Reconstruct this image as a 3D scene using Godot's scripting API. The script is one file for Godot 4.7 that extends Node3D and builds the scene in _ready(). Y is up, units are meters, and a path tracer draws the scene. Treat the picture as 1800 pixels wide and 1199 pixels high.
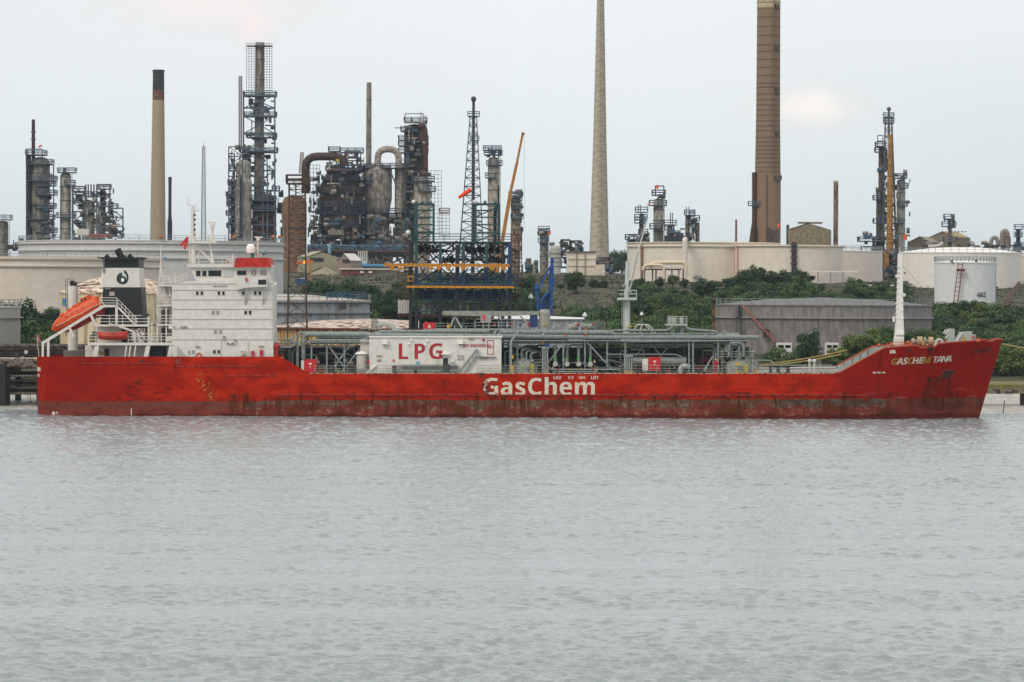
extends Node3D
# A red gas tanker at a refinery jetty. y up, metres; the tanker's near side lies on z = 0.

const LENS := 7143.0        # focal length in pixels of an 1800 pixel wide picture
var cam: Camera3D
var mats := {}
var taken := {}
var rng := RandomNumberGenerator.new()

# ------------------------------------------------------------------ geometry
class Geo:
	var v := PackedVector3Array()
	var n := PackedVector3Array()
	var uv := PackedVector2Array()
	var c := PackedColorArray()

	func tri(a: Vector3, b: Vector3, d: Vector3, na: Vector3, nb: Vector3, nd: Vector3) -> void:
		v.append(a); v.append(d); v.append(b)
		n.append(na); n.append(nd); n.append(nb)

	func quad(a: Vector3, b: Vector3, d: Vector3, e: Vector3) -> void:
		var m := (b - a).cross(d - a)
		if m.length_squared() < 1e-14:
			m = (d - a).cross(e - a)
		m = m.normalized()
		tri(a, b, d, m, m, m)
		tri(a, d, e, m, m, m)

	func face(a: Vector3, b: Vector3, d: Vector3) -> void:
		var m := (b - a).cross(d - a).normalized()
		tri(a, b, d, m, m, m)

	func box(p: Vector3, s: Vector3, b := Basis()) -> Geo:
		var x := b.x * s.x * 0.5
		var y := b.y * s.y * 0.5
		var z := b.z * s.z * 0.5
		quad(p - x - y + z, p + x - y + z, p + x + y + z, p - x + y + z)
		quad(p + x - y - z, p - x - y - z, p - x + y - z, p + x + y - z)
		quad(p + x - y + z, p + x - y - z, p + x + y - z, p + x + y + z)
		quad(p - x - y - z, p - x - y + z, p - x + y + z, p - x + y - z)
		quad(p - x + y + z, p + x + y + z, p + x + y - z, p - x + y - z)
		quad(p - x - y - z, p + x - y - z, p + x - y + z, p - x - y + z)
		return self

	func span(a: Vector3, b: Vector3) -> Geo:      # box between two opposite corners
		return box((a + b) * 0.5, (b - a).abs())

	func frame(d: Vector3) -> Basis:
		var y := d.normalized()
		var r := Vector3(0, 0, 1) if absf(y.z) < 0.9 else Vector3(0, 1, 0)
		var x := y.cross(r).normalized()
		return Basis(x, y, x.cross(y))

	func bar(a: Vector3, b: Vector3, w: float, h := -1.0) -> Geo:
		if h < 0.0: h = w
		return box((a + b) * 0.5, Vector3(w, (b - a).length(), h), frame(b - a))

	func tube(a: Vector3, b: Vector3, r0: float, r1 := -1.0, k := 8, caps := true) -> Geo:
		if r1 < 0.0: r1 = r0
		var f := frame(b - a)
		for i in k:
			var t0 := TAU * i / k
			var t1 := TAU * (i + 1) / k
			var d0 := f.x * cos(t0) - f.z * sin(t0)
			var d1 := f.x * cos(t1) - f.z * sin(t1)
			tri(a + d0 * r0, a + d1 * r0, b + d1 * r1, d0, d1, d1)
			tri(a + d0 * r0, b + d1 * r1, b + d0 * r1, d0, d1, d0)
			if caps:
				tri(b, b + d0 * r1, b + d1 * r1, f.y, f.y, f.y)
				tri(a, a + d1 * r0, a + d0 * r0, -f.y, -f.y, -f.y)
		return self

	func pipe(pts: Array, r: float, k := 8, bend := -1.0) -> Geo:
		if bend < 0.0: bend = r * 2.5
		var q: Array[Vector3] = [pts[0]]
		for i in range(1, pts.size() - 1):
			var p: Vector3 = pts[i]
			var p0: Vector3 = pts[i - 1]
			var p1: Vector3 = pts[i + 1]
			var a := p + (p0 - p).normalized() * minf(bend, (p0 - p).length() * 0.49)
			var b := p + (p1 - p).normalized() * minf(bend, (p1 - p).length() * 0.49)
			for j in 5:
				var t := j / 4.0
				q.append(a.lerp(p, t).lerp(p.lerp(b, t), t))
		q.append(pts[-1])
		var up := frame(q[1] - q[0]).x
		var last := PackedVector3Array()
		var lastd := PackedVector3Array()
		for i in q.size():
			var d := (q[mini(i + 1, q.size() - 1)] - q[maxi(i - 1, 0)]).normalized()
			up = (up - d * up.dot(d)).normalized()
			var s := d.cross(up)
			var ring := PackedVector3Array()
			var dirs := PackedVector3Array()
			for j in k:
				var e := up * cos(TAU * j / k) + s * sin(TAU * j / k)
				dirs.append(e)
				ring.append(q[i] + e * r)
			if i > 0:
				for j in k:
					var m := (j + 1) % k
					tri(last[j], last[m], ring[m], lastd[j], lastd[m], dirs[m])
					tri(last[j], ring[m], ring[j], lastd[j], dirs[m], dirs[j])
			if i == 0 or i == q.size() - 1:
				for j in k:
					var e := -d if i == 0 else d
					if i == 0: tri(q[i], ring[(j + 1) % k], ring[j], e, e, e)
					else: tri(q[i], ring[j], ring[(j + 1) % k], e, e, e)
			last = ring
			lastd = dirs
		return self

	func lathe(prof: Array, p: Vector3, k := 24, smooth := false) -> Geo:   # prof: Vector2(radius, height), bottom to top
		for i in prof.size() - 1:
			var a: Vector2 = prof[i]
			var b: Vector2 = prof[i + 1]
			var na := Vector2(b.y - a.y, a.x - b.x).normalized()
			var nb := na
			if smooth:
				if i > 0: na = (na + Vector2(a.y - prof[i - 1].y, prof[i - 1].x - a.x).normalized()).normalized()
				if i < prof.size() - 2: nb = (nb + Vector2(prof[i + 2].y - b.y, b.x - prof[i + 2].x).normalized()).normalized()
			for j in k:
				var t0 := TAU * j / k
				var t1 := TAU * (j + 1) / k
				var d0 := Vector3(cos(t0), 0, -sin(t0))
				var d1 := Vector3(cos(t1), 0, -sin(t1))
				var y := Vector3.UP
				if a.x > 1e-5: tri(p + d0 * a.x + y * a.y, p + d1 * a.x + y * a.y, p + d1 * b.x + y * b.y, d0 * na.x + y * na.y, d1 * na.x + y * na.y, d1 * nb.x + y * nb.y)
				if b.x > 1e-5: tri(p + d0 * a.x + y * a.y, p + d1 * b.x + y * b.y, p + d0 * b.x + y * b.y, d0 * na.x + y * na.y, d1 * nb.x + y * nb.y, d0 * nb.x + y * nb.y)
		return self

	func ball(p: Vector3, r: float, k := 10, squash := 1.0) -> Geo:
		var prof := []
		for i in 7:
			var t := -PI / 2 + PI * i / 6.0
			prof.append(Vector2(maxf(cos(t) * r, 0.0), sin(t) * r * squash))
		return lathe(prof, p, k, true)

	func sheet(poly: PackedVector2Array, z0: float, z1: float, origin := Vector3.ZERO) -> Geo:   # a polygon in the xy plane with thickness
		var q := poly
		if Geometry2D.is_polygon_clockwise(q): q.reverse()
		var ix := Geometry2D.triangulate_polygon(q)
		var zf := maxf(z0, z1)
		var zb := minf(z0, z1)
		for i in range(0, ix.size(), 3):
			var a := q[ix[i]]
			var b := q[ix[i + 1]]
			var d := q[ix[i + 2]]
			if (b - a).cross(d - a) < 0.0:
				var t := b
				b = d
				d = t
			face(origin + Vector3(a.x, a.y, zf), origin + Vector3(b.x, b.y, zf), origin + Vector3(d.x, d.y, zf))
			face(origin + Vector3(a.x, a.y, zb), origin + Vector3(d.x, d.y, zb), origin + Vector3(b.x, b.y, zb))
		for i in q.size():
			var a := q[i]
			var b := q[(i + 1) % q.size()]
			quad(origin + Vector3(a.x, a.y, zb), origin + Vector3(b.x, b.y, zb), origin + Vector3(b.x, b.y, zf), origin + Vector3(a.x, a.y, zf))
		return self

	func rail(pts: Array, h: float, w: float, mids := 1, gap := 1.6) -> Geo:       # a railing on the path pts
		for i in pts.size() - 1:
			var a: Vector3 = pts[i]
			var b: Vector3 = pts[i + 1]
			var cnt := maxi(1, roundi((b - a).length() / gap))
			for j in cnt + 1:
				if j == 0 and i > 0: continue
				var p := a.lerp(b, j / float(cnt))
				bar(p, p + Vector3.UP * h, w)
			for m in mids + 1:
				var y := Vector3.UP * h * (m + 1) / (mids + 1.0)
				bar(a + y, b + y, w)
		return self

	func ladder(a: Vector3, b: Vector3, side: Vector3, w: float, step := 0.5) -> Geo:
		bar(a - side, b - side, w)
		bar(a + side, b + side, w)
		var cnt := maxi(1, int((b - a).length() / step))
		for j in cnt:
			var p := a.lerp(b, (j + 0.5) / cnt)
			bar(p - side, p + side, w * 0.7)
		return self

	func lattice(a: Vector3, b: Vector3, w0: float, w1: float, panels: int, t: float, depth := true) -> Geo:   # square lattice mast from a to b
		var f := frame(b - a)
		var cs := [Vector2(-1, -1), Vector2(1, -1), Vector2(1, 1), Vector2(-1, 1)]
		for i in 4:
			var c0: Vector2 = cs[i]
			bar(a + (f.x * c0.x + f.z * c0.y) * w0, b + (f.x * c0.x + f.z * c0.y) * w1, t * 1.4)
		for p in panels:
			var t0 := p / float(panels)
			var t1 := (p + 1) / float(panels)
			var q0 := a.lerp(b, t0)
			var q1 := a.lerp(b, t1)
			var u0 := lerpf(w0, w1, t0)
			var u1 := lerpf(w0, w1, t1)
			for i in 4:
				if not depth and i % 2 == 1: continue
				var c0: Vector2 = cs[i]
				var c1: Vector2 = cs[(i + 1) % 4]
				var e0 := q0 + (f.x * c0.x + f.z * c0.y) * u0
				var e1 := q0 + (f.x * c1.x + f.z * c1.y) * u0
				var g0 := q1 + (f.x * c0.x + f.z * c0.y) * u1
				var g1 := q1 + (f.x * c1.x + f.z * c1.y) * u1
				bar(g0, g1, t)
				if p % 2 == 0: bar(e0, g1, t)
				else: bar(e1, g0, t)
		return self

	func patch(rows: Array, flip := false) -> Geo:     # smooth sheet over a grid of points, with uv from uvs if given
		var R := rows.size()
		var C: int = rows[0].size()
		var nm := []
		for i in R:
			var line := PackedVector3Array()
			for j in C:
				var dx: Vector3 = rows[i][mini(j + 1, C - 1)] - rows[i][maxi(j - 1, 0)]
				var dy: Vector3 = rows[mini(i + 1, R - 1)][j] - rows[maxi(i - 1, 0)][j]
				var m := dx.cross(dy)
				line.append((-m if flip else m).normalized())
			nm.append(line)
		for i in R - 1:
			for j in C - 1:
				var a: Vector3 = rows[i][j]
				var b: Vector3 = rows[i][j + 1]
				var d: Vector3 = rows[i + 1][j + 1]
				var e: Vector3 = rows[i + 1][j]
				if flip:
					tri(a, d, b, nm[i][j], nm[i + 1][j + 1], nm[i][j + 1])
					tri(a, e, d, nm[i][j], nm[i + 1][j], nm[i + 1][j + 1])
				else:
					tri(a, b, d, nm[i][j], nm[i][j + 1], nm[i + 1][j + 1])
					tri(a, d, e, nm[i][j], nm[i + 1][j + 1], nm[i + 1][j])
		return self

	func mesh() -> ArrayMesh:
		var arr := []
		arr.resize(Mesh.ARRAY_MAX)
		arr[Mesh.ARRAY_VERTEX] = v
		arr[Mesh.ARRAY_NORMAL] = n
		if uv.size() == v.size(): arr[Mesh.ARRAY_TEX_UV] = uv
		if c.size() == v.size(): arr[Mesh.ARRAY_COLOR] = c
		var m := ArrayMesh.new()
		m.add_surface_from_arrays(Mesh.PRIMITIVE_TRIANGLES, arr)
		return m

# ------------------------------------------------------------------ scene helpers
func numbered(called: String) -> String:
	var k: int = taken.get(called, 0)
	taken[called] = k + 1
	return called if k == 0 else "%s_%03d" % [called, k]

func offset_of(p: Node) -> Vector3:
	var o := Vector3.ZERO
	while p and p != self:
		o += (p as Node3D).position
		p = p.get_parent()
	return o

func obj(called: String, g: Geo, m: Material, parent: Node = self, label := "") -> MeshInstance3D:
	var o := MeshInstance3D.new()
	o.name = numbered(called) if parent == self else called
	var off := offset_of(parent)
	if off != Vector3.ZERO:
		for i in g.v.size(): g.v[i] -= off
	o.mesh = g.mesh()
	o.material_override = m
	if label: o.set_meta("label", label)
	parent.add_child(o, true)
	return o

func stuff(o: Node) -> Node:
	o.set_meta("kind", "stuff")
	return o

func thing(called: String, label: String, category: String, at := Vector3.ZERO, group := "") -> Node3D:
	var o := Node3D.new()
	o.name = numbered(called)
	o.position = at
	o.set_meta("label", label)
	o.set_meta("category", category)
	o.set_meta("kind", "thing")
	if group: o.set_meta("group", group)
	add_child(o)
	return o

func tag(o: Node, label: String, category: String, group := "") -> Node:
	o.set_meta("label", label)
	o.set_meta("category", category)
	if group: o.set_meta("group", group)
	return o

func ground(called: String, g: Geo, m: Material) -> MeshInstance3D:
	var o := obj(called, g, m)
	o.set_meta("kind", "structure")
	return o

# a point of the photograph at distance d before the camera
func W(px: float, py: float, d: float) -> Vector3:
	var r := cam.transform.basis * Vector3((px - 900.0) / LENS, -(py - 599.5) / LENS, -1.0)
	return cam.position + r * (d / -r.z)

# a point of the tanker, in the tanker's own axes, z metres in from its near side
func S(px: float, py: float, z := 0.0) -> Vector3:
	var k := (500.0 - z) / 500.0
	return Vector3((px - 900.0) * 0.07 * k, 15.05 - (py - 520.0) * 0.07 * k, z)

func SB(g: Geo, x0: float, y0: float, x1: float, y1: float, z0: float, z1: float) -> Geo:
	var a := S(x0, y0, z0)
	var b := S(x1, y1, z0)
	return g.span(a, Vector3(b.x, b.y, z1))

func WB(g: Geo, x0: float, y0: float, x1: float, y1: float, d: float, deep: float) -> Geo:
	var a := W(x0, y0, d)
	var b := W(x1, y1, d)
	return g.span(a, Vector3(b.x, b.y, a.z - deep))

# ------------------------------------------------------------------ materials
var grain := {}

func noise_image(kind: String) -> ImageTexture:
	if grain.has(kind): return grain[kind]
	var f := FastNoiseLite.new()
	f.seed = kind.hash() % 10000
	f.noise_type = FastNoiseLite.TYPE_SIMPLEX_SMOOTH
	f.fractal_octaves = 5
	var N := 256
	f.frequency = 0.02
	var lo := Color(0.83, 0.82, 0.80)
	var hi := Color(1, 1, 1)
	var cut := Vector2(0.2, 0.7)
	match kind:
		"mottle": pass
		"soft":
			lo = Color(0.945, 0.94, 0.93); cut = Vector2(0.1, 0.9)
		"streak":
			lo = Color(0.74, 0.69, 0.64); cut = Vector2(0.25, 0.55)
		"rust":
			lo = Color(0.50, 0.29, 0.16); cut = Vector2(0.36, 0.5)
		"heavy_rust":
			lo = Color(0.52, 0.24, 0.12); cut = Vector2(0.4, 0.62)
		"soot":
			lo = Color(0.68, 0.65, 0.62); cut = Vector2(0.25, 0.75)
		"hill":
			lo = Color(0.52, 0.66, 0.5); cut = Vector2(0.3, 0.7)
	var im := f.get_seamless_image(N, N)
	im.convert(Image.FORMAT_L8)
	var src := im.get_data()
	var out := PackedByteArray()
	out.resize(N * N * 3)
	for i in N * N:
		var t := smoothstep(cut.x, cut.y, src[i] / 255.0)
		out[i * 3] = int(lerpf(lo.r, hi.r, t) * 255)
		out[i * 3 + 1] = int(lerpf(lo.g, hi.g, t) * 255)
		out[i * 3 + 2] = int(lerpf(lo.b, hi.b, t) * 255)
	grain[kind] = ImageTexture.create_from_image(Image.create_from_data(N, N, false, Image.FORMAT_RGB8, out))
	return grain[kind]

# paint: sRGB colour as the thing is, a grain and its size in metres (x, y)
func paint(col: String, kind := "", sx := 6.0, sy := -1.0, rough := 0.65, metal := 0.0) -> StandardMaterial3D:
	var key := "%s|%s|%s|%s|%s|%s" % [col, kind, sx, sy, rough, metal]
	if mats.has(key): return mats[key]
	var m := StandardMaterial3D.new()
	m.albedo_color = Color(col)
	m.roughness = rough
	m.metallic = metal
	if kind:
		if sy < 0.0: sy = sx
		m.albedo_texture = noise_image(kind)
		m.uv1_triplanar = true
		m.uv1_world_triplanar = true
		m.uv1_scale = Vector3(1.0 / sx, 1.0 / sy, 1.0 / sx)
	mats[key] = m
	return m

func lettering(text: String, cap: float, m: Material, parent: Node, at: Vector3, called := "lettering", stretch := 1.0, weight := 700, basis := Basis(), face := "Droid Sans") -> MeshInstance3D:
	var t := TextMesh.new()
	var f := SystemFont.new()
	f.font_names = PackedStringArray([face])
	f.font_weight = weight
	t.font = f
	t.text = text
	t.font_size = 64
	t.pixel_size = cap / (64.0 * 0.714)
	t.depth = 0.03
	t.curve_step = 0.6
	var o := MeshInstance3D.new()
	o.name = called
	o.mesh = t
	o.material_override = m
	o.transform = Transform3D(basis * Basis.from_scale(Vector3(stretch, 1, 1)), at - offset_of(parent))
	parent.add_child(o, true)
	return o

# ------------------------------------------------------------------ setting
func terrain_height(x: float, d: float) -> float:
	var k := [[500, -1.6], [522, 0.0], [560, 1.0], [615, 2.8], [655, 3.9], [700, 6.2], [800, 13.6], [860, 17.6], [1000, 20.2], [1400, 23.5], [3000, 24.0], [9000, 20.0]]
	var y := -1.6
	for i in k.size() - 1:
		if d >= k[i][0]:
			y = lerpf(k[i][1], k[i + 1][1], clampf((d - k[i][0]) / (k[i + 1][0] - k[i][0]), 0, 1))
	if x < -20.0 and d > 650.0:                      # the slope sinks a little to the left
		y -= smoothstep(20.0, 70.0, -x) * smoothstep(650.0, 740.0, d) * (1.0 - smoothstep(860.0, 1000.0, d)) * 3.0
	return y

func on_ground(px: float, d: float) -> Vector3:
	var p := W(px, 500, d)
	return Vector3(p.x, terrain_height(p.x, d), p.z)

func make_camera_and_light() -> void:
	cam = Camera3D.new()
	cam.name = "camera"
	cam.position = Vector3(0, 15.05, 500)
	cam.rotation = Vector3(-atan(79.5 / LENS), 0, 0.0052)
	cam.fov = rad_to_deg(2.0 * atan(599.5 / LENS))
	cam.far = 12000.0
	cam.near = 1.0
	add_child(cam)
	cam.current = true
	var env := Environment.new()
	var sky := Sky.new()
	var sm := ProceduralSkyMaterial.new()
	sm.sky_top_color = Color(0.955, 0.97, 0.975)
	sm.sky_horizon_color = Color(0.855, 0.89, 0.90)
	sm.sky_curve = 0.055
	sm.ground_horizon_color = Color(0.62, 0.65, 0.66)
	sm.ground_bottom_color = Color(0.4, 0.42, 0.42)
	sm.sun_angle_max = 1.0
	sm.sky_cover = sky_clouds()
	sm.sky_cover_modulate = Color(1, 1, 1, 1)
	sky.sky_material = sm
	env.background_mode = Environment.BG_SKY
	env.sky = sky
	env.background_energy_multiplier = 1.0
	env.tonemap_mode = Environment.TONE_MAPPER_LINEAR
	env.tonemap_exposure = 1.0
	env.sdfgi_enabled = true
	env.ssao_enabled = true
	env.ssil_enabled = true
	env.fog_enabled = true
	env.fog_density = 0.00005
	env.fog_light_color = Color(0.80, 0.86, 0.90)
	var we := WorldEnvironment.new()
	we.name = "environment"
	we.environment = env
	add_child(we)
	var sun := DirectionalLight3D.new()
	sun.name = "sun"
	sun.light_color = Color(1.0, 0.965, 0.91)
	sun.light_energy = 0.5
	sun.light_angular_distance = 24.0
	sun.shadow_enabled = true
	sun.rotation_degrees = Vector3(-42, -38, 0)
	add_child(sun)

# thin even overcast with a few soft brighter clouds, as light added to the sky
func sky_clouds() -> ImageTexture:
	var f := FastNoiseLite.new()
	f.seed = 17
	f.noise_type = FastNoiseLite.TYPE_SIMPLEX_SMOOTH
	f.frequency = 0.9
	f.fractal_octaves = 4
	var w := 512
	var h := 256
	var im := Image.create(w, h, false, Image.FORMAT_RGBA8)
	for y in h:
		var el := PI * (0.5 - (y + 0.5) / h)
		for x in w:
			var az := TAU * x / w
			var v := f.get_noise_3d(cos(az) * cos(el) * 3.0, sin(el) * 9.0, sin(az) * cos(el) * 3.0)
			im.set_pixel(x, y, Color(1.0, 0.99, 0.97, clampf(0.05 + v * 0.09, 0.0, 1.0)))
	im.resize(4096, 2048, Image.INTERPOLATE_CUBIC)
	var g := FastNoiseLite.new()
	g.seed = 3
	g.frequency = 0.11
	g.fractal_octaves = 4
	# cloud beside the banded chimney, and drifting buff smoke at the upper left: centre, half size, strength, colour
	for q in [[1418.0, 182.0, 66.0, 28.0, 0.2, Color(1.0, 0.74, 0.55)], [360.0, 6.0, 120.0, 30.0, 0.10, Color(1.0, 0.55, 0.4)], [440.0, 40.0, 30.0, 26.0, 0.1, Color(1.0, 0.5, 0.36)]]:
		var c := cloud_pixel(q[0], q[1])
		var rx: float = q[2] / LENS / TAU * 4096.0
		var ry: float = q[3] / LENS / PI * 2048.0
		for y in range(int(c.y - ry * 2) - 1, int(c.y + ry * 2) + 2):
			for x in range(int(c.x - rx * 2) - 1, int(c.x + rx * 2) + 2):
				var e := Vector2((x - c.x) / rx, (y - c.y) / ry).length() + g.get_noise_2d(x * 3.0, y * 5.0) * 0.7
				var s := smoothstep(1.7, 0.0, e) * float(q[4])
				if s <= 0.0: continue
				var o := im.get_pixel(x, y)
				var col: Color = q[5]
				im.set_pixel(x, y, Color(lerpf(o.r, col.r, 0.8), lerpf(o.g, col.g, 0.8), lerpf(o.b, col.b, 0.8), o.a + s))
	return ImageTexture.create_from_image(im)

func cloud_pixel(px: float, py: float) -> Vector2:
	var r := (cam.transform.basis * Vector3((px - 900.0) / LENS, -(py - 599.5) / LENS, -1.0)).normalized()
	return Vector2(fposmod(atan2(r.x, -r.z) / TAU, 1.0) * 4096.0, (0.5 - asin(r.y) / PI) * 2048.0)

func make_water() -> void:
	var chop := FastNoiseLite.new()
	chop.seed = 5
	chop.noise_type = FastNoiseLite.TYPE_SIMPLEX_SMOOTH
	chop.frequency = 0.8
	chop.fractal_octaves = 4
	chop.fractal_gain = 0.52
	var gust := FastNoiseLite.new()
	gust.seed = 9
	gust.noise_type = FastNoiseLite.TYPE_SIMPLEX_SMOOTH
	gust.frequency = 0.012
	gust.fractal_octaves = 4
	var dash := FastNoiseLite.new()
	dash.seed = 41
	dash.noise_type = FastNoiseLite.TYPE_SIMPLEX_SMOOTH
	dash.frequency = 1.9
	dash.fractal_octaves = 2
	var slick := FastNoiseLite.new()
	slick.seed = 12
	slick.noise_type = FastNoiseLite.TYPE_SIMPLEX_SMOOTH
	slick.frequency = 0.02
	slick.fractal_octaves = 3
	var height := func(x: float, z: float) -> float:
		var r := chop.get_noise_2d(x * 0.75, z) * 0.5 + 0.5
		r = pow(clampf(r, 0.0, 1.0), 1.8) * 2.0
		var calm := gust.get_noise_2d(x * 0.2, z * 1.3)
		var still := 1.0 - 0.55 * smoothstep(0.1, 0.32, slick.get_noise_2d(x * 0.07, z * 2.4))
		var a := 0.09 * (0.9 + 0.4 * clampf(calm * 2.2, -0.75, 1.0))
		var d := maxf(dash.get_noise_2d(x * 0.28, z * 1.3) - 0.24 + 0.18 * calm, 0.0)
		return still * (a * r + 0.17 * d) + 0.035 * sin(z * 0.55 + x * 0.12 + calm * 5.0)
	var dist := PackedFloat32Array([30, 60, 90, 115])
	var R := 820
	for i in R:
		dist.append(1.0 / lerpf(1.0 / 132.0, 1.0 / 545.0, i / float(R - 1)))
	var cols := PackedFloat32Array([-8.0, -1.2, -0.35, -0.2])
	var Cn := 640
	for i in Cn: cols.append(lerpf(-0.155, 0.155, i / float(Cn - 1)))
	cols.append_array(PackedFloat32Array([0.2, 0.35, 1.2, 8.0]))
	var C := cols.size()
	var v := PackedVector3Array()
	var n := PackedVector3Array()
	var ix := PackedInt32Array()
	for d in dist:
		var z := 500.0 - d
		for cx in cols:
			var x := cx * d
			if absf(cx) > 0.19 or d < 131.0:
				v.append(Vector3(x, 0, z))
				n.append(Vector3.UP)
			else:
				var h: float = height.call(x, z)
				var hx: float = height.call(x + 0.09, z)
				var hz: float = height.call(x, z + 0.09)
				v.append(Vector3(x, h, z))
				n.append(Vector3((h - hx) / 0.09, 1, (h - hz) / 0.09).normalized())
	for i in dist.size() - 1:
		for j in C - 1:
			var a := i * C + j
			ix.append_array([a, a + C, a + 1, a + 1, a + C, a + C + 1])
	var arr := []
	arr.resize(Mesh.ARRAY_MAX)
	arr[Mesh.ARRAY_VERTEX] = v
	arr[Mesh.ARRAY_NORMAL] = n
	arr[Mesh.ARRAY_INDEX] = ix
	var am := ArrayMesh.new()
	am.add_surface_from_arrays(Mesh.PRIMITIVE_TRIANGLES, arr)
	var m := StandardMaterial3D.new()
	m.albedo_color = Color(0.545, 0.575, 0.58)
	m.roughness = 0.23
	m.metallic_specular = 0.35
	var o := MeshInstance3D.new()
	o.name = "water"
	o.mesh = am
	o.material_override = m
	o.set_meta("kind", "structure")
	add_child(o)

func make_terrain() -> void:
	var ds := [500.0]
	while ds[-1] < 1000.0: ds.append(ds[-1] + (4.0 if ds[-1] < 900 else 20.0))
	ds.append_array([1200.0, 1500.0, 2200.0, 3200.0, 5000.0, 9000.0])
	var bump := FastNoiseLite.new()
	bump.seed = 3
	bump.frequency = 0.05
	var rows := []
	for d in ds:
		var row := PackedVector3Array()
		for j in 141:
			var t := (j - 70) / 70.0
			var x := signf(t) * (absf(t) * 130.0 + pow(absf(t), 6.0) * 4000.0)
			row.append(Vector3(x, terrain_height(x, d) + bump.get_noise_2d(x, d) * (0.15 if d < 560 else 0.7), 500.0 - d))
		rows.append(row)
	# mud and sand by the water, grass and heath above: one sheet in two materials split along a row
	var cut := 0
	while ds[cut] < 575.0: cut += 1
	var low := Geo.new().patch(rows.slice(0, cut + 1))
	var high := Geo.new().patch(rows.slice(cut))
	ground("mud_shore", low, paint("b0aba4", "mottle", 9.0, 9.0, 0.6))
	var grass := paint("4a4426", "hill", 26.0, 26.0, 0.9)
	ground("hillside", high, grass)

# ------------------------------------------------------------------ the tanker
var ship: Node3D
const BEAM := 17.0
var WHITE: Material
var GREY: Material
var DECKGREY: Material
var DARK: Material
var RED: Material
var BLACK: Material
var GLASS: Material

# stations: x at the top, x at the water, y of the top (all in pixels), half breadth at the top, at the water
var STATIONS := [
	[88, 71, 627, 8.1, 6.2], [110, 104, 627, 8.42, 7.4], [150, 148, 627, 8.5, 8.0], [200, 200, 627, 8.5, 8.3], [300, 300, 627, 8.5, 8.45], [486, 486, 627, 8.5, 8.5], [498, 498, 629, 8.5, 8.5], [545, 545, 657, 8.5, 8.5],
	[900, 900, 657, 8.5, 8.5], [1380, 1375, 657, 8.5, 8.5], [1465, 1455, 657, 8.5, 8.0], [1478, 1467, 655, 8.5, 7.9], [1517, 1503, 633, 8.45, 7.3], [1556, 1538, 612, 8.2, 6.5], [1580, 1560, 610, 7.95, 5.9], [1608, 1585, 608, 7.55, 5.1],
	[1613, 1590, 608, 7.5, 5.0], [1619, 1594, 612, 7.4, 4.85], [1641, 1612, 612, 7.0, 4.2], [1650, 1622, 605, 6.75, 3.85], [1680, 1650, 602, 5.9, 2.8], [1705, 1675, 600, 4.9, 1.8], [1725, 1695, 598, 3.7, 1.0], [1733, 1702, 597, 3.1, 0.75], [1737, 1705, 600, 2.8, 0.65], [1745, 1711, 600, 2.1, 0.45], [1749, 1714, 597, 1.7, 0.35], [1757, 1719, 596.5, 0.9, 0.18], [1763, 1723, 596.5, 0.05, 0.03]]

func hull_point(s: Array, f: float, side: float) -> Vector3:      # f 0 at the top, 1 at the water, more below
	var bow := clampf((s[0] - 1450.0) / 300.0, 0, 1)
	var px: float = lerpf(s[0], s[1], f)
	var hb: float = lerpf(s[3], s[4], pow(minf(f, 1.0), 1.0 - 0.3 * bow))
	if f > 1.0: hb *= 1.0 - 0.08 * (f - 1.0)
	var k := 1.0 + (BEAM / 2 - hb) / 500.0           # drawn smaller where the side lies farther in
	return Vector3((px - 900.0) * 0.07 * k, lerpf(15.05 - (s[2] - 520.0) * 0.07 * k, 0.0, f), -BEAM / 2 + side * hb)

func hull_station(px: float) -> Array:       # the station whose top lies at px
	for i in STATIONS.size() - 1:
		if px <= STATIONS[i + 1][0]:
			var t: float = (px - STATIONS[i][0]) / float(STATIONS[i + 1][0] - STATIONS[i][0])
			var r := []
			for k in 5: r.append(lerpf(STATIONS[i][k], STATIONS[i + 1][k], t))
			return r
	return STATIONS[-1]

func hull_at(px: float, py: float) -> Transform3D:     # point and axes on the near side of the hull
	var st := px
	var f := 0.0
	for k in 12:
		var s := hull_station(st)
		f = clampf((py - s[2]) / (735.0 - s[2]), 0.0, 1.0)
		st += px - lerpf(s[0], s[1], f)
	var s0 := hull_station(st)
	var p := hull_point(s0, f, 1.0)
	var s1 := hull_station(st + 4.0)
	var dx := (hull_point(s1, f, 1.0) - p).normalized()
	dx = Vector3(dx.x, 0, dx.z).normalized()
	var dy := (p - hull_point(s0, f + 0.04, 1.0)).normalized()
	var nz := dx.cross(dy).normalized()
	dy = nz.cross(dx)
	return Transform3D(Basis(dx, dy, nz), p + nz * 0.05)

func hull_uv(p: Vector3) -> Vector2:
	return Vector2((p.x / 0.07 + 900.0 - 60.0) / 1710.0, (735.0 - p.y / 0.07 - 592.0) / 152.0)

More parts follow.
